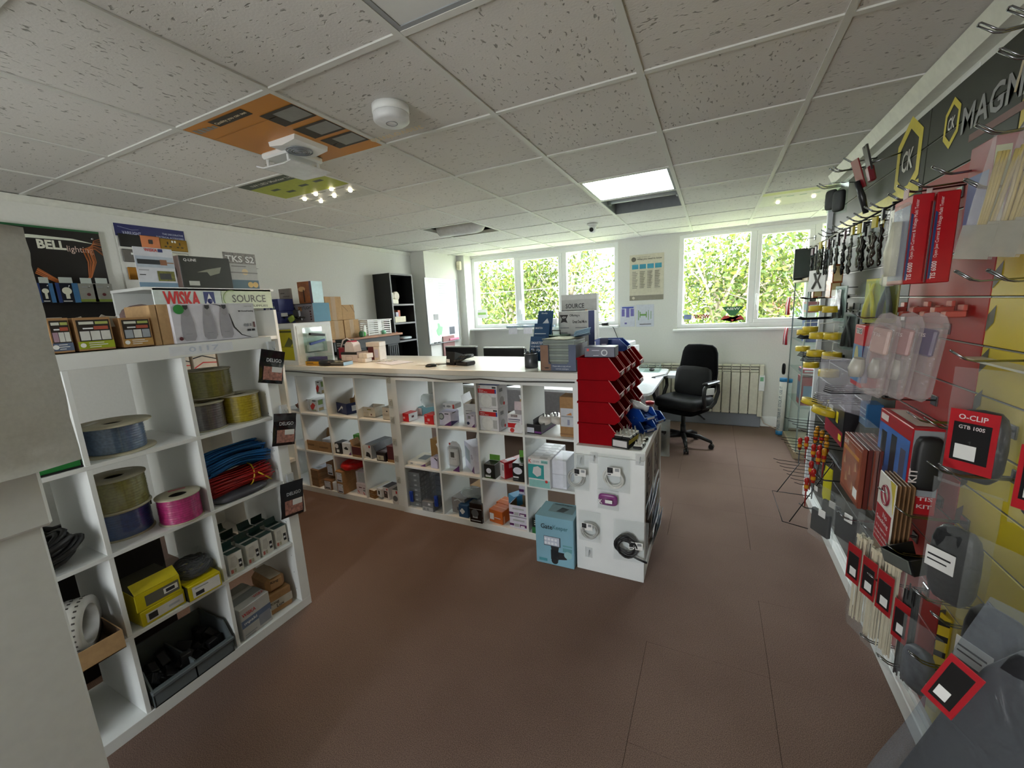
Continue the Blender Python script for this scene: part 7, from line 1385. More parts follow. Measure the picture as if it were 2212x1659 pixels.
for k in range(16): decal('hazard_stripe', [(1.736, .2+k*.125), (1.736, .25+k*.125), (1.70, .28+k*.125), (1.70, .23+k*.125)], M('#4a4630', .4))
for z in (1.2,): MB().box(XF-.05, .52, 1.37, XF, 1.73, 1.376).build('panel_ledge', M('#c9c8b8', .35), tw)
tag(MB().cbox(XR-.002, 2.1, 2.30, XR, 2.22, 2.325, .0005).build('wall_notice', PAPER), 'small white notice high above the tool wall', 'notice')

# peg hooks
WIRE = M('#8f9296', .2, metal=1., var=0)
HK = {}; HOOKS = {}
def hook(u, v, xt=.54, zone='red', dark=False, L=None):
    p = onx(u, v, xt); L = (XR if p.z > 2.26 else XF)-p.x; key = (round(L, 2), dark)
    if key not in HK:
        L2 = key[0]; m = MB()
        for s in (-.006, .006): m.tube([(L2, s, .0), (.045, s, -.004), (.03, s*1.1, .0), (0, s*1.2, .022)], .0022, 6)
        m.tube([(0, -.0072, .022), (-.001, 0, .024), (0, .0072, .022)], .0022, 6)
        HK[key] = (m.mesh('prongs', DKMET if dark else WIRE), MB().cbox(L2-.006, -.022, -.02, L2+.001, .022, .018, .002).mesh('back_plate', DKMET if dark else WIRE))
    t = thing('peg_hook', 'x', 'hook', ((XR if p.z > 2.26 else XF)-key[0], p.y, p.z-.02), 0, zone+' zone peg hooks'); HOOKS.setdefault(zone, []).append((u, v, t))
    for me in HK[key]: o = bpy.data.objects.new(me.name, me); COL.objects.link(o); o.parent = t
    return t
for u, v in ((2015, 362), (1968, 392), (1940, 403), (1920, 421), (2085, 390)): hook(u, v, .55, 'red')
for u, v in ((2110, 272), (2115, 55), (2180, 20), (2160, 110)): hook(u, v, .53, 'top')
for u, v in ((2065, 588), (2135, 586)): hook(u, v, .53, 'yellow')
for u, v in ((1841, 676), (1905, 700), (2055, 760), (1885, 848), (1962, 893), (1998, 905), (2005, 1000), (2030, 1005)): hook(u, v, .56, 'red')
for u, v in ((1733, 987), (1845, 993), (1762, 1027), (1898, 1055), (1726, 1088), (1810, 1108), (1936, 1097), (1860, 1132), (1915, 1177), (1875, 1240), (1974, 1275), (1858, 1370), (1895, 1415), (2012, 1325), (1964, 1410), (2002, 1482)): hook(u, v, .57, 'low')
for u, v in ((1823, 343), (1800, 362), (1792, 365), (1770, 398), (1765, 402), (1868, 448), (1880, 440), (1845, 462), (1830, 470), (1815, 480), (1800, 488), (1790, 495), (1775, 498), (1768, 505), (1718, 512)): hook(u, v, .60, 'dark')

ZN = {'red': 'on the red panels', 'yellow': 'on the yellow panels', 'dark': 'on the dark grey panels', 'low': 'low on the tool wall', 'top': 'above the header at the top right'}
for zn, hs in HOOKS.items():
    for k, (u, v, t) in enumerate(sorted(hs, key=lambda q: q[0])): t['label'] = 'chrome peg hook '+ZN[zn]+', '+ordn(k)+' from the left'
# yellow rolls on dark prongs
TY = M('#c2a820', .45, sc=20, var=.06)
rolls = [(1765, 666), (1797, 668), (1737, 718), (1768, 725), (1800, 726), (1750, 711), (1734, 753), (1762, 763), (1797, 768), (1752, 788), (1790, 806), (1752, 868), (1780, 888)]
for k, (u, v) in enumerate(rolls):
    p = onx(u, v, .63 if k not in (3, 7, 10, 12) else .58)
    lb = ('left', 'right', 'tilted leftmost', 'middle front', 'right', 'rear middle', 'leftmost', 'middle front', 'right front', 'left', 'right front', 'rear', 'front')[k]+' yellow roll in the '+('top' if k < 2 else 'second' if k < 6 else 'third' if k < 9 else 'fourth' if k < 11 else 'lowest')+' row on the dark prongs'
    big = k > 10
    t = thing('yellow_tape_roll', lb, 'tape roll', (p.x, p.y, p.z-.018), 0, 'yellow rolls', rot=(R(-12) if k == 2 else 0, R(14) if big else 0, 0))
    r = .062 if big else .047; h = .036
    MB().lathe([(.02, 0), (r*.95, 0), (r, .003), (r, h-.003), (r*.95, h), (.02, h), (.02, 0)], 26, cap=False).build('roll', TY, t)
    MB().cbox(-r-.0008, -.004, h*.3, -r+.001, .004, h*.75, .0005).build('slot_mark', M('#6a5a10', .5), t)
    MB().tube([(0, 0, h), (0, 0, h+.055), (XF-p.x, 0, h+.06)], .0025, 5).build('hanger', M('#d0d0c8', .3), t)
for k, (u, v) in enumerate(((1722, 645), (1716, 688), (1715, 728), (1716, 765), (1722, 775), (1768, 838), (1745, 860))):
    p = onx(u, v, .50); t = thing('dark_prong_bar', ordn(k)+' dark prong bar from the top among the yellow rolls', 'hook', (p.x, p.y, p.z), 0, 'dark prong bars')
    q = MB()
    for s in range(5): q.tube([(0+.012*s, s*.05-.1, .006), (.03+.012*s, s*.05-.1, -.004), (XF-p.x, s*.05-.1, .0)], .0026, 5)
    q.build('prongs', DKMET, t); MB().cbox(XF-p.x-.012, -.125, -.012, XF-p.x, .125, .012, .002).build('rail', DKMET, t)
# amber and clear packs
for k, (u, v, lb) in enumerate(((1765, 625, 'amber tape pack, nearest the window'), (1800, 622, 'amber tape pack, farther from the window'), (1805, 590, 'row of amber drill tips'))):
    p = onx(u, v, .66); carton('amber_pack', lb, 'packet', (p.x, p.y, p.z-.06), (.12 if k else .06, .05, .11), R(-90), M('#8a4a1c', .25), pr=[('F', 0, .1, 1, .4, M('#6a1f14', .3)), ('F', 0, .75, 1, .95, M('#c9a860', .3)), ('R', .1, .1, .9, .9, M('#c9b884', .3))])
p = onx(1765, 610, .62); hungbag_x = None
t = thing('photo_packet', 'white packet picturing black pliers near the monitor', 'packet', (p.x, p.y, p.z-.06), R(-60)); MB().cbox(-.07, -.004, 0, .07, .004, .14, .002).build('card', M('#d8d8d4', .4), t); MB().tube([(-.03, -.006, .02), (.0, -.006, .07), (-.02, -.006, .12)], .008, 6).tube([(.04, -.006, .02), (.01, -.006, .07), (.03, -.006, .12)], .006, 6).build('pliers_print', M('#55554f', .4), t)
# drill bits: long black packs in two ranks
rd = random.Random(9)
n = 0
for r_, (x, z0, z1d) in enumerate(((.60, 1.70, 1.90), (.665, 1.69, 1.90))):
    for k in range(15):
        y = 2.12+k*.105+r_*.03
        t = thing('drill_bit', ordn(k)+' hanging drill bit from the camera end, '+('aisle rank', 'wall rank')[r_], 'drill bit', (x+rd.uniform(-.01, .01), y, z0+rd.uniform(-.012, .01)), rd.random()*.4-1.7, 'hanging drill bits')
        hb = z1d-z0; rr = rd.uniform(.006, .011); pts = [(rr*.3*math.cos(i*1.1), rr*.3*math.sin(i*1.1), .0+i*hb*.7/16) for i in range(17)]
        MB().tube(pts, [rr*.3]+[rr*(.8+.25*math.sin(i*1.7)) for i in range(16)], 6).build('fluted_shaft', M(('#2a2a2a', '#55534c', '#3a3834')[rd.randrange(3)], .25, metal=.8), t)
        MB().cbox(-.014, -.002, hb*.05, .014, .002, hb*.98, .001).build('clear_sleeve', ACRYL, t); MB().cbox(-.016, -.004, hb*.78, .016, .004, hb, .001).build('header', M(('#17181a', '#b3a42a', '#232426', '#4a2a34')[rd.randrange(4)], .4), t)
for k, (u, v, col, lb) in enumerate(((1815, 660, '#8d9a94', 'clear pack of black-handled pliers'), (1885, 655, '#b9b02c', 'yellow gloves on a card near the red panels'), (1920, 650, '#8d8a3a', 'clear pack with grey and yellow snips'), (1835, 720, '#5a5f5c', 'long clear pack of dark clips'))):
    p = onx(u, v, .66); t = thing('tool_pack', lb, 'tool pack', (p.x, p.y, p.z-.09), R(-70)); MB().cbox(-.05, -.003, 0, .05, .003, .2, .002).build('card', M(col, .35), t)
    for s in (-1, 1): MB().tube([(s*.03, -.012, .02), (s*.022, -.014, .08), (s*.004, -.012, .13), (-s*.012, -.012, .18)], [.011, .01, .008, .005], 7).build('handle', M('#1a1b1c' if k != 1 else '#c9c020', .4), t)
    MB().cbox(-.052, -.028, .005, .052, -.003, .19, .01).build('blister', ACRYL, t); MB().tube([(0, 0, .19), (0, .085, .19)], .0025, 5).build('hanger', WIRE, t)
for k in range(4):
    p = onx(1822+k*14, 690+k*3, .70); t = thing('hacksaw_pack', ordn(k)+' slotted black rack plate between pliers and gloves', 'rack', (p.x, p.y, p.z-.1), R(-90), 'slotted rack plates'); MB().cbox(-.045, -.004, 0, .045, .004, .2, .002).build('plate', M('#1c1e1e', .4), t)
    q = MB()
    for r in range(5): q.cbox(-.045, -.012, .02+r*.035, .045, -.004, .026+r*.035, .001)
    q.build('rungs', M('#6a6e6c', .3, metal=.6), t)
t = thing('drill_hanging_rail', 'pair of dark rails from which the drill bits hang', 'rail', (0, 0, 0))
for x in (.60, .665):
    MB().tube([(x, 2.05, 1.902), (x, 3.70, 1.902)], .004, 6).build('rail_bar', DKMET, t)
for y in (2.1, 2.6, 3.1, 3.6): MB().tube([(.59, y, 1.907), (.739, y, 1.907)], .004, 6).build('bracket', DKMET, t)
# pry bar and gloves at the top
p = onx(1875, 345, .62); t = thing('pry_bar', 'flat steel pry bar with red grip at the top of the tool wall', 'pry bar', (p.x, p.y, p.z), rot=(R(14), 0, R(-90)))
MB().prism([(-.028, -.05), (.028, -.05), (.028, .065), (.006, .065), (0, .05), (-.006, .065), (-.028, .065)], 'y', -.004, .004).build('blade', M('#4a4846', .3, metal=.8), t); MB().cbox(-.024, -.012, -.10, .024, .012, -.03, .006).build('red_grip', M('#6a1220', .35), t); MB().tube([(0, 0, -.02), (0, .125, -.02)], .003, 5).build('hanger', WIRE, t)
p = onx(1865, 415, .64); t = thing('folding_knife', 'black and silver folding knife on a red card', 'knife', (p.x, p.y, p.z), rot=(R(18), 0, R(-80)))
MB().cbox(-.035, -.003, .02, .035, .003, .16, .002).build('red_card', M('#7a1420', .4), t); MB().tube([(0, -.012, -.1), (.004, -.012, -.02), (-.004, -.012, .06)], [.012, .016, .012], 8).build('handle', M('#26282a', .3), t); MB().cbox(-.022, -.012, -.04, -.012, -.006, .05, .002).build('yellow_strip', M('#b38a2c', .4), t)
for k, (u, v) in enumerate(((1795, 432), (1812, 434))):
    p = onx(u, v, .64); t = thing('knee_pad_pack', ('left', 'right')[k]+' black pad in a clear shell at the top far end', 'packet', (p.x, p.y, p.z-.06), R(-60)); softbox(.075, .12, .03, .4).xf(Matrix.Translation((0, 0, .06)) @ Matrix.Rotation(R(90), 4, 'X')).build('pad', M('#15191a', .6), t); MB().cbox(-.045, .012, -.01, .045, .015, .17, .002).build('shell', ACRYL, t); MB().tube([(0, .0, .16), (0, .11, .16)], .0025, 5).build('hanger', WIRE, t)
# multi testers
for k, (x0, x1) in enumerate(((.556, .607), (.613, .667))):
    y0, y1, z0, z1_ = 1.80, 1.95, 1.603, 1.878
    def ex(t, w, d, h):
        l = MB(); letters(l, 'TIS 6000', (w/2+.002, -d/2+.34*d, .012), (0, 0, 1), (0, -1, 0), .055, .013); letters(l, 'Open Jaw Current & Voltage Multi Tester', (w/2+.002, -d/2+.34*d, .078), (0, 0, 1), (0, -1, 0), h*.66, .011, bold=False); l.build('lettering', M('#e2d6d6', .5), t)
        MB().cbox(-w/2-.004, -d/2-.02, .0, w/2+.0, -d/2-.001, h*.93, .006).build('blister', BLIS, t); MB().tube([(-.01, -d/2-.008, .03), (-.008, -d/2-.01, h*.4), (0, -d/2-.008, h*.75)], [.02, .026, .016], 8).build('meter', M('#d0d0bc', .35), t)
        MB().cbox(-.02, -d/2+.003, h, .02, -d/2+.005, h+.03, .001).build('hang_tab', M('#c4a0a0', .3), t)
    carton('multi_tester_pack', ('outer', 'inner')[k]+' red multi tester pack on the upper red hook', 'tester pack', ((x0+x1)/2, (y0+y1)/2, z0), (y1-y0, x1-x0, z1_-z0), R(-90), M('#a8101c', .35), pr=[('poly', 'R', [(0, .04), (.12, .06), (.12, .78), (0, .8)], M('#27406e', .35)), ('F', .05, .05, .95, .9, M('#4a6a9a', .35))], extra=ex)
p = onx(1940, 530, .60); carton('stylus_pack', 'slim white blister pack at the left of the multi testers', 'tester pack', (.585, 2.03, 1.60), (.05, .02, .27), R(-90), M('#cfd0bc', .35), pr=[('F', .3, .2, .6, .9, M('#6a6a5c', .4)), ('R', .3, .2, .7, .9, M('#6a6a5c', .4))])
p = onx(2135, 430, .6); carton('multi_tester_pack', 'blue and white tester pack half hidden behind the clear sleeves', 'tester pack', (.655, 1.62, 1.70), (.12, .05, .26), R(-90), M('#8a1420', .35), pr=[('R', 0, 0, .6, .9, M('#b9c49a', .35)), ('F', .1, .1, .9, .7, M('#2b4480', .35))])
carton('thermometer_box', 'red tester box with a blue front showing a yellow meter', 'tester pack', (.622, 2.27, 1.178), (.13, .09, .265), R(-90), M('#b01622', .35), pr=[('F', .0, .08, 1, .68, M('#3f6f9c', .35)), ('disc', 'F', .4, .4, .03, M('#b0a468', .35), .07, M('#b0a468', .35)), ('R', 0, .08, .28, .68, M('#2f4f84', .35)), ('F', .2, .86, .8, .95, M('#d0c4c0', .4))], tx=[('F', .22, .87, .78, .94, 'TIS', INK)])
def rleaf(mb, w, h, r=.02): pass
for k in range(3):
    x = .552+.052*k; t = thing('tester_blister', ('aisle-side', 'middle', 'wall-side')[k]+' clear blister tester with grey jaw on the long red hook', 'blister pack', (x, 1.875-.02*k, 1.475), rot=(0, R(7), R(-62)))
    MB().prism([(-.05, 0), (-.035, .025), (0, .035), (.035, .025), (.05, 0), (.055, -.24), (.03, -.27), (-.03, -.27), (-.055, -.24)], 'y', 0, .002).build('backing_card', M('#c9bcbc', .3, alpha=.35), t)
    MB().cbox(-.05, -.03, -.26, .05, 0, .0, .012).build('blister', BLIS, t)
    MB().tube([(-.055, -.025, -.14), (-.058, -.025, -.18), (-.055, -.025, -.21)], [.018, .026, .02], 10).build('jaw', M('#b9b6ae', .3), t); MB().cbox(-.03, -.022, -.11, .035, -.004, -.02, .006).build('meter', M(('#c9a8a0', '#b88a8a', '#4a3a6a')[k], .3), t)
    l = MB(); letters(l, 'TIS', (-.015, -.032, -.045), (1, 0, 0), (0, 0, 1), .03, .012); l.build('lettering', M('#d8c8c8', .4), t)
for k in range(6):
    p = onx(1935+k*24, 668+(k % 2)*9, .70); t = thing('orange_clip', ordn(k)+' small red plastic clip along the slot above the blisters', 'clip', (p.x, p.y, p.z-.012), R(-90), 'red clips along the slot'); MB().cbox(-.02, -.02, 0, .02, .03, .02, .003).cbox(-.02, .02, .02, .02, .03, .04, .002).build('clip', M('#b5564a', .3), t)
# tester kit
def kit(t, w, d, h):
    bm_ = softbox(d*.9, .05, h*.62, .45); bm_.xf(Matrix.Translation((w/2+.012, 0, h*.62)) @ Matrix.Rotation(R(90), 4, 'Z')).build('black_case', M('#17181b', .5), t)
    l = MB(); letters(l, 'KIT', (w/2+.04, -d*.36, h*.42), (0, 0, 1), (0, -1, 0), .05, .022); letters(l, 'TIS', (w/2+.002, -d*.1, h*.17), (0, 1, 0), (0, 0, 1), .04, .014); letters(l, 'KIT', (w/2+.002, -d*.1, h*.08), (0, 1, 0), (0, 0, 1), .04, .014); l.build('lettering', M('#c9c0c0', .4), t)
carton('tester_kit_box', 'red KIT box with black case and blue tester pictures', 'tester pack', (.672, 1.95, .81), (.30, .085, .31), R(-90), M('#a81622', .35), pr=[('F', .02, .2, .98, .84, M('#3f6ab0', .35, sc=8, var=.3)), ('F', .12, .3, .3, .75, M('#23282e', .35)), ('F', .45, .28, .62, .78, M('#23282e', .35)), ('F', .75, .3, .9, .7, M('#4a4a60', .35)), ('F', .05, .88, .3, .96, M('#d8c8c4', .4)), ('R', .05, .22, .95, .98, M('#8a8f94', .3)), ('T', .1, .2, .9, .8, M('#b9b4a8', .3))], extra=kit)
# avi cable cleat stack, no smoking signs
t = thing('fixing_band_stack', 'stack of brown carded fixings in a clear bag', 'packet stack', (.565, 2.15, .705), R(-90))
for k in range(6): MB().cbox(-.13, .0+k*.018, 0, .13, .015+k*.018, .255, .002).build('card', M(('#7a3a28', '#5a2018')[k % 2], .45), t)
MB().cbox(-.125, -.001, .02, .12, 0, .24, .0005).build('front_print', M('#9a5238', .4, sc=18, var=.3), t); MB().box(-.11, -.0022, .19, .1, -.0012, .205).build('orange_strip', M('#c08030', .4), t)
l = MB(); letters(l, 'avi', (-.11, -.003, .215), (1, 0, 0), (0, 0, 1), .06, .03); l.build('lettering', M('#d8d0c8', .4), t); MB().box(.06, -.0022, .03, .11, -.0012, .07).build('barcode', PAPER, t)
q = MB()
for k, (a, b) in enumerate(((-.1, .12), (-.02, .09), (.05, .13), (-.06, .05), (.03, .04))): q.prism([(a, b), (a+.03, b+.01), (a+.012, b+.045)], 'y', -.0024, -.0014)
q.build('pale_print', M('#b88a64', .4), t)
bm = bagmesh(.28, .36, .12, nx=9, nz=9, wr=.012, seed=31, flat_top=.05); bm.xf(Matrix.Translation((0, .05, .34))).build('film', POLY, t)
t = thing('no_smoking_sign_stack', 'stack of red and white No Smoking signs on the red panels', 'sign stack', (.59, 1.83, .655), R(-90))
for k in range(5): MB().cbox(-.075, k*.012, 0, .075, .005+k*.012, .27, .002).build('sign_board', M('#7a5a3c', .5) if k else M('#d8d4cc', .4), t)
MB().box(-.068, -.001, .005, .068, 0, .145).build('red_print', M('#a01c2a', .4), t)
l = MB(); letters(l, 'No', (-.0, -.002, .115), (1, 0, 0), (0, 0, 1), .04, .02); letters(l, 'Smoking', (-.055, -.002, .085), (1, 0, 0), (0, 0, 1), .11, .022); letters(l, 'It is against', (-.05, -.002, .06), (1, 0, 0), (0, 0, 1), .1, .012); letters(l, 'the law to smoke', (-.06, -.002, .04), (1, 0, 0), (0, 0, 1), .12, .012); letters(l, 'in these premises', (-.06, -.002, .02), (1, 0, 0), (0, 0, 1), .12, .012); l.build('lettering', M('#d8c8c8', .4), t)
MB().tube([(.035*math.cos(a*.3), -.001, .2+.035*math.sin(a*.3)) for a in range(21)], .004, 5, closed=True).tube([(-.025, -.001, .225), (.025, -.001, .175)], .004, 5).build('prohibition_ring', M('#8a2a3c', .4), t); MB().prism([(.03, .27), (.075, .27), (.075, .16), (.06, .22)], 'y', -.0015, -.0005).build('yellow_print', M('#c9b848', .4), t)
# tape tin, blue strip, crackly bag
p = onx(1800, 800, .60); hb = hungbag('crackle_bag', 'large crumpled clear bag hanging beside the red tester box', (1810, 772), .2, .26, .57, ax='x', rz=R(-60), film=polymat('crackle_film', (.93, .93, .95), .22, .1, (.7, .68, .75)), thick=.1, seed=41)
hungbag('crackle_bag', 'smaller crumpled clear bag under the large one', (1855, 835), .14, .14, .64, ax='x', rz=R(-60), film=polymat('crackle_film_2', (.93, .93, .95), .2, .1, (.7, .68, .74)), thick=.06, seed=43)
p = onx(1815, 920, .63); carton('torch_carton', 'black and red tool carton slanted beside the avi stack', 'box', (.655, 2.72, .80), (.36, .07, .20), R(-90), M('#15161a', .4), pr=[('F', 0, 0, 1, .38, M('#8a1830', .35)), ('F', .6, .5, .72, .8, YEL), ('F', .15, .7, .4, .85, LGR), ('disc', 'F', .08, .85, .012, YEL), ('F', .8, .12, .95, .28, YEL)])
p = onx(1845, 895, .7); carton('blue_fuse_carton', 'small blue striped carton above the avi stack', 'box', (.69, 2.42, .96), (.1, .06, .11), R(-90), M('#1f5a8a', .4), pr=[('F', .1, .3+.2*q, .9, .36+.2*q, M('#8fb4cc', .4)) for q in range(3)])
# black sockets in clear bags
for k, (u, v, s) in enumerate(((1778, 1078, .0), (1835, 1085, 1.), (1800, 1062, 2.))):
    hungbag('enclosure_bag', ('front', 'right', 'rear')[k]+' clear bag of black plates hanging near the floor', (u, v), .17, .24, (.56, .62, .66)[k], ax='x', rz=R(-62), contents=lambda t: [MB().cbox(-.06, -.012, -.2, .06, .012, -.07, .006).build('black_plate', M('#26282b', .4), t), MB().cbox(.0, -.02, -.09, .045, -.016, -.05, .002).build('price_label', PAPER, t)], film=POLY, thick=.05, seed=51+k)
# cable ties
for k, (y, x) in enumerate(((1.97, .585), (1.88, .61), (1.80, .635))):
    t = thing('cable_tie_pack', ('first', 'second', 'third')[k]+' clear pack of long white cable ties from the window side', 'cable ties', (x, y, .70), R(-68), 'white cable tie packs'); rd = random.Random(60+k); q = MB()
    for j in range(26): a, b = rd.uniform(-.028, .028), rd.uniform(-.018, .018); q.cbox(a-.003, b-.001, -.46+rd.uniform(-.01, .01), a+.003, b+.001, -.1+rd.uniform(-.008, .012), .0008); q.cbox(a-.0045, b-.003, -.105, a+.0045, b+.003, -.088, .001)
    q.build('ties', M('#d3c9b0', .45), t); bagmesh(.085, .52, .05, nx=6, nz=12, wr=.004, seed=60+k, flat_top=.1).build('film', POLY, t)
    MB().cbox(-.035, -.031, -.29, .035, -.029, -.13, .006).build('red_label', M('#a01820', .4), t); MB().cbox(-.027, -.0325, -.27, .027, -.031, -.165, .003).build('black_panel', M('#1a181a', .4), t); MB().cbox(-.012, -.0335, -.26, .02, -.0325, -.225, .001).build('barcode', PAPER, t)
t = thing('cable_tie_pack', 'clear pack of black cable ties with red label', 'cable ties', (.66, 1.73, .66), R(-65)); q = MB(); rd = random.Random(77)
for j in range(24): a, b = rd.uniform(-.022, .022), rd.uniform(-.014, .014); q.cbox(a-.003, b-.001, -.45, a+.003, b+.001, -.1+rd.uniform(-.008, .012), .0008)
q.build('ties', M('#17191a', .4), t); bagmesh(.075, .48, .04, nx=6, nz=12, wr=.005, seed=78, flat_top=.1).build('film', POLY, t); MB().cbox(-.03, -.027, -.30, .03, -.025, -.15, .005).build('red_label', M('#a01820', .4), t); MB().cbox(-.023, -.0285, -.28, .023, -.027, -.18, .003).build('black_panel', M('#1a181a', .4), t); MB().cbox(-.01, -.0295, -.27, .015, -.0285, -.235, .001).build('barcode', PAPER, t)
# black channel pieces
t = thing('black_channel', 'open black plastic channel cover hanging between the signs and the bags', 'channel', (.63, 1.66, .69), rot=(R(12), R(-10), R(-70)))
MB().prism([(-.06, 0), (.06, 0), (.06, .05), (.055, .05), (.055, .005), (-.055, .005), (-.055, .05), (-.06, .05)], 'y', -.05, .05).build('channel', M('#16171a', .3), t); MB().cbox(-.055, -.055, .005, .055, -.05, .05, .002).build('end_plate', M('#5a605c', .3), t)
t = thing('glove_card', 'tan and red brush pack low on the dark panels', 'packet', (.68, 2.12, .40), R(-70)); MB().cbox(-.03, -.004, 0, .03, .004, .18, .002).build('card', M('#8a6a3a', .4), t); MB().cbox(-.03, -.006, 0, .03, -.004, .05, .002).build('red_base', M('#8a1a1c', .4), t)
# big clear bags of black parts on the yellow panels
def blackpack(label, x, y, ztop, w, h, rz, seed, card=None, core='#1d1f22', redlab=False):
    t = thing('parts_bag', label, 'bag', (x, y, ztop), rz); bagmesh(w, h, .06, seed=seed, wr=.01, flat_top=.22).build('film', POLY, t)
    softbox(w*.72, .045, h*.6, .5).xf(Matrix.Translation((0, 0, -h*.62))).build('black_parts', M(core, .45, sc=40, var=.3, bump=.6), t)
    if card: MB().cbox(-w*.3, -.036, -h*card-.06, w*.16, -.034, -h*card, .001).build('white_label', PAPER, t); MB().box(-w*.26, -.0365, -h*card-.025, w*.1, -.036, -h*card-.02).box(-w*.26, -.0365, -h*card-.04, w*.05, -.036, -h*card-.036).build('label_print', INK, t)
    if redlab:
        MB().cbox(-w*.34, -.036, -h*.82, w*.34, -.034, -h*.32, .008).build('red_label', M('#b5202a', .35), t); MB().cbox(-w*.26, -.0375, -h*.74, w*.26, -.036, -h*.42, .004).build('black_panel', M('#17171a', .4), t)
        l = MB(); letters(l, 'O-CLIP', (-w*.2, -.0385, -h*.395), (1, 0, 0), (0, 0, 1), w*.4, .014); letters(l, 'GTB 100S', (-w*.18, -.039, -h*.47), (1, 0, 0), (0, 0, 1), w*.36, .010); l.build('lettering', M('#d8cccc', .4), t); MB().cbox(-w*.2, -.0385, -h*.72, w*.1, -.0375, -h*.6, .001).build('barcode', PAPER, t)
    return t
blackpack('clear bag with red O-CLIP label and black parts', .645, 1.46, 1.375, .145, .33, R(-50), 81, redlab=True)
blackpack('clear bag of black hose with a white label below the O-CLIP bag', .63, 1.45, 1.06, .15, .38, R(-55), 83, card=.5)
blackpack('long clear bag of black sleeving with a white label near the right edge', .645, 1.27, .98, .17, .5, R(-60), 85, card=.52)
blackpack('clear bag with red label and barcode at the right edge', .69, 1.27, 1.33, .13, .3, R(-55), 87, redlab=True)
blackpack('clear bag of grey and blue glands above the large bag', .66, 1.62, .50, .13, .26, R(-60), 89, core='#5a5e66')
t = thing('hazard_tape_roll', 'yellow and black hazard strip hanging behind the clear bags', 'hazard strip', (.69, 1.58, .36), R(-75)); MB().cbox(-.02, -.003, 0, .02, .003, .22, .001).build('strip', M('#c4a81c', .4), t)
for k in range(4): MB().prism([(-.02, .01+k*.055), (.02, .03+k*.055), (.02, .05+k*.055), (-.02, .03+k*.055)], 'y', -.004, -.003).build('black_stripe', BLK, t)
t = thing('large_parts_bag', 'very large grey-blue poly bag of dark parts in the lower right corner', 'bag', (.595, .825, 1.03), R(-50))
bm = bagmesh(.38, .98, .12, nx=14, nz=24, seed=95, wr=.008, flat_top=.02); bm.v = [(v[0]+.24*v[2], v[1], v[2]) for v in bm.v]; bm.build('film', polymat('blue_grey_film', (.85, .88, .92), .17, .2, (.4, .44, .48)), t)
co = softbox(.31, .05, .9, .25); co.v = [(v[0]+.24*(v[2]-.5), v[1], v[2]-.5) for v in co.v]; co.build('dark_parts', M('#12131a', .5, sc=30, var=.3, bump=.5), t)
p_ = ony(2098, 1462, .965)-Vector((.625, .855, 1.03)); cs_, sn_ = math.cos(R(-50)), math.sin(R(-50)); lx, ly, lz = p_.x*cs_+p_.y*sn_, -p_.x*sn_+p_.y*cs_, p_.z
rm = Matrix.Translation((lx, min(ly, -.066), lz)) @ Matrix.Rotation(R(16), 4, 'Y')
c_ = MB().cbox(-.026, -.002, -.062, .026, 0, .062, .006).xf(rm).build('red_card', M('#a8202a', .35), t); MB().cbox(-.018, -.003, -.048, .018, -.002, .048, .003).xf(rm).build('black_panel', M('#1a1b1c', .4), c_); MB().cbox(-.013, -.004, -.038, .007, -.003, -.012, .001).xf(rm).build('barcode', PAPER, c_)
# clear sleeves and brushes at the top right
for k in range(3):
    t = thing('clear_sleeve_pack', ('left', 'middle', 'right')[k]+' long clear sleeve of straw-coloured ties at the upper right edge', 'packet', (.60+.03*k, 1.42-.035*k, 1.93), rot=(R(0), R(8), R(-50))); bagmesh(.07, .28, .02, nx=6, nz=8, wr=.004, seed=100+k).build('film', BLIS, t)
    q = MB(); rd = random.Random(k)
    for j in range(8): a = rd.uniform(-.03, .03); q.tube([(a, 0, -.04), (a*.8, .002, -.14), (a*.6, 0, -.25)], .004, 5)
    q.build('ties', M('#b5a468', .4), t); MB().cbox(-.034, -.013, -.28, .034, -.0115, -.2, .001).build('print_panel', M('#b5b3a8', .3, alpha=.45), t)
t = thing('brush_bundle', 'bundle of pale bristled ties at the top right corner', 'cable ties', (.655, 1.40, 2.12), R(-60)); q = MB(); rd = random.Random(5)
for j in range(40): a, b = rd.uniform(-.06, .06), rd.uniform(-.02, .02); q.tube([(a*.4, b, .12), (a, b, 0), (a*1.2, b, -.08+rd.uniform(-.03, .02))], .0025, 4)
q.build('ties', M('#b0a890', .45), t)
# ---------------- wire tool rack with screwdrivers ----------------
t = thing('wire_tool_rack', 'black wire screwdriver rack at the far foot of the tool wall', 'tool rack', (0, 0, 0))
for r, (u, v, n_) in enumerate(((1712, 915, 9), (1695, 955, 6), (1685, 1005, 7))):
    p0 = onx(u, v, .50); q = MB()
    for k in range(n_): y = p0.y+.12-k*.075; q.tube([(.47+.012*k, y, p0.z+.008), (.50+.012*k, y, p0.z), (.735, y, p0.z-.012)], .0022, 5)
    q.build('prong_row', DKMET, t); MB().cbox(.725, p0.y-.5, p0.z-.022, .739, p0.y+.2, p0.z-.004, .002).build('rail', DKMET, t)
a = [onx(1668, 1060, .44), onx(1690, 1126, .47), onx(1745, 1142, .62), onx(1750, 1072, .62)]
MB().tube([a[3], a[0], a[1], a[2]], .0032, 5).build('front_loop', DKMET, t)
MB().tube([onx(1678, 1063, .46), onx(1728, 1000, .60)], .0032, 5).tube([onx(1705, 1127, .5), onx(1800, 1000, .70)], .0032, 5).build('brace', DKMET, t)
SR = M('#a81e18', .35); SYE = M('#c98a18', .35)
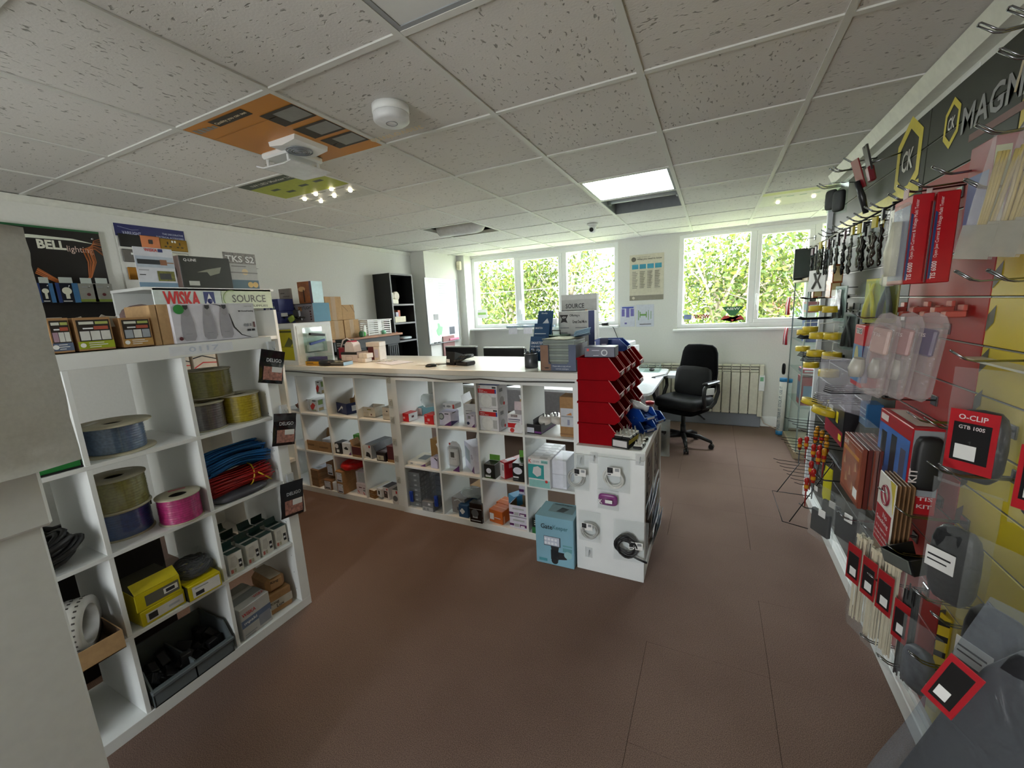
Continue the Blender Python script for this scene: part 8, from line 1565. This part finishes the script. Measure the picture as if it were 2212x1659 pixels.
sd = [(1728, 960, .58), (1742, 958, .60), (1762, 945, .64), (1775, 945, .66), (1757, 975, .60), (1770, 978, .63), (1785, 970, .66), (1752, 1012, .58), (1768, 990, .6), (1780, 985, .64), (1757, 1030, .57), (1742, 1048, .56), (1765, 935, .7), (1785, 955, .7)]
for k, (u, v, x) in enumerate(sd):
    p = onx(u, v, x); L = .085; yel = k in (2, 3, 6, 9, 12, 13)
    t = thing('screwdriver', ordn(k)+' insulated screwdriver of the rack, '+('yellow-topped' if yel else 'red-topped'), 'screwdriver', (p.x, p.y, p.z), 0, 'insulated screwdrivers')
    MB().lathe([(.0, .05), (.010, .047), (.0135, .035), (.0125, .02), (.009, .012), (.0125, 0), (.012, -.02), (.008, -.03), (.011, -.036), (.0, -.037)], 10).build('handle', SYE if yel else SR, t)
    MB().lathe([(.0128, .004), (.0131, -.004), (.0126, -.018)], 10, cap=False).build('grip_band', SR if yel else SYE, t)
    MB().lathe([(.0042, -.036), (.0042, -.10), (.003, -.14)], 8).build('shaft', M('#8a1410' if k % 2 else '#5a5c60', .35), t)
t = thing('yellow_card', 'pointed yellow card hanging under the screwdrivers', 'card', onx(1790, 1010, .69), R(-75)); MB().prism([(-.045, 0), (.045, 0), (.045, -.2), (.0, -.27), (-.045, -.2)], 'y', 0, .003).build('card', M('#d0c81c', .4), t)
t = thing('small_white_tag', 'white tag stuck beside the yellow card', 'label', onx(1762, 1060, .6), R(-70)); MB().cbox(-.016, -.001, 0, .016, .001, .03, .0005).build('tag', PAPER, t)
# ---------------- glass cabinet, monitor and rolled posters at the far end ----------------
GF = M('#7f8a88', .3, metal=.6)
t = thing('glass_display_cabinet', 'glass display cabinet with boxed tools past the tool wall', 'display cabinet', (0, 0, 0)); gx0, gx1, gy0, gy1, gz = .77, 1.25, 4.62, 5.35, 1.70
MB().cbox(gx0-.01, gy0-.01, 0, gx1, gy1, .07, .004).build('base', M('#8a7a62', .5), t); MB().cbox(gx0-.01, gy0-.01, gz, gx1, gy1, gz+.03, .004).build('top', M('#8a7a62', .5), t)
for (x, y) in ((gx0, gy0), (gx0, gy1-.015), (gx1-.015, gy0), (gx1-.015, gy1-.015)): MB().cbox(x, y, .07, x+.012, y+.012, gz, .002).build('corner_post', GF, t)
MB().box(gx0+.002, gy0+.012, .07, gx0+.006, gy1-.015, gz).build('glass_side', ACRYL, t); MB().box(gx0+.012, gy0+.002, .07, gx1-.015, gy0+.006, gz).build('glass_front', ACRYL, t)
for z in (.5, .82, 1.12, 1.4): MB().box(gx0+.01, gy0+.01, z, gx1-.01, gy1-.01, z+.006).build('glass_shelf', ACRYL, t)
for k, (z, c, h, lb) in enumerate(((.507, '#8a1a24', .28, 'red multi tester box on the lowest glass shelf'), (.827, '#9a2430', .04, 'flat red box on the second glass shelf'), (1.127, '#3c4684', .22, 'dark blue tool box on the third glass shelf'), (1.407, '#a8404a', .1, 'red and white tool box on the top glass shelf'))):
    carton('tool_box', lb, 'box', (.98, 4.85, z+.001), (.36, .2, h), R(0), M(c, .4), pr=[('F', .05, .3, .95, .7, M('#5a6f8a' if k == 0 else '#c9c4c8', .4)), ('L', .05, .2, .9, .8, M('#4a5874', .4))])
tag(softbox(.16, .22, .42, .6).xf(Matrix.Translation((.98, 4.85, .28))).build('grey_tool_bag', M('#26242a', .7, sc=40, var=.3)), 'dark ribbed bag at the bottom of the glass cabinet', 'bag')
for k, (u, v) in enumerate(((1702, 660), (1697, 725))):
    p = onx(u, v, gx0-.03); t = thing('red_tool_card', ('upper', 'lower')[k]+' pair of red and white carded tools hanging on the glass cabinet', 'tool pack', (p.x, p.y, p.z), R(-80))
    for s in range(3): MB().tube([(-.03+.03*s, 0, -.1), (-.02+.03*s, -.005, 0), (-.01+.03*s, 0, .09)], [.014, .01, .008], 7).build('tool', M(('#b8303a', '#c9cdd4', '#a82a34')[s], .35), t)
    MB().tube([(0, 0, .085), (-.0, .06, .085)], .003, 5).build('hanger', WIRE, t)
t = thing('rolled_poster', 'white PULL IT TEAR IT STICK IT tube leaning in the corner', 'poster tube', (.74, 5.42, .02), R(-20)); MB().tube([(0, 0, 0), (.0, .02, .62)], .035, 12).build('tube', M('#cfd0c8', .45), t)
l = MB(); letters(l, 'PULL IT  TEAR IT  STICK IT  USE IT', (.006, -.037, .05), (0, .03, 1), (-1, 0, 0), .5, .028); l.build('lettering', M('#6a7a84', .5), t); MB().tube([(0, 0, -.015), (0, 0, .03)], .038, 12).build('blue_cap', M('#2f7fb0', .4), t); MB().tube([(0, .02, .6), (0, .021, .64)], .038, 12).build('blue_cap', M('#2f7fb0', .4), t)
t = thing('rolled_poster', 'second white lettered tube leaning behind the glass cabinet corner', 'poster tube', (.80, 5.48, .02), R(-20)); MB().tube([(0, 0, 0), (.0, .02, .6)], .035, 12).build('tube', M('#b9c0bc', .45), t); MB().tube([(0, .02, .58), (0, .021, .62)], .038, 12).build('blue_cap', M('#2f7fb0', .4), t)
t = thing('chrome_handle', 'oval chrome and black gadget hanging beside the glass cabinet', 'gadget', onx(1693, 797, .74), R(-60)); softbox(.05, .02, .13, .7).build('gadget', M('#1d1f22', .2, metal=.5), t)
a = ony(1717, 543, 4.9); b = ony(1766, 600, 4.9)
t = thing('wall_monitor', 'black flat monitor hanging in front of the right window', 'monitor', (a.x, 4.9, b.z)); MB().cbox(0, -.02, 0, .36, .02, a.z-b.z+.02, .006).build('screen_case', M('#161b1b', .3), t); MB().box(.012, -.0215, .02, .348, -.02, a.z-b.z+.008).build('screen', M('#1d2524', .12), t); MB().cbox(-.0, -.03, -.012, .4, .03, .0, .003).build('lower_bar', BLK, t); MB().cbox(.15, .0, -.25, .2, .03, 0, .003).build('stand', BLK, t)
tag(MB().cbox(.79, 3.83, 1.52, .93, 3.86, 2.02, .003).build('mint_panel', M('#cfe0d8', .4)), 'pale mint panel hanging at the far end of the tool wall', 'panel')

# pieces nobody could count stay joined
for o in bpy.data.objects:
    if o.parent and o.name.split('.')[0] in ('crown', 'wires', 'ties', 'dark_parts', 'contents', 'punched_holes', 'light_streaks', 'print_blocks', 'peg_holes', 'pen_marks', 'pale_print'): o['kind'] = 'stuff'
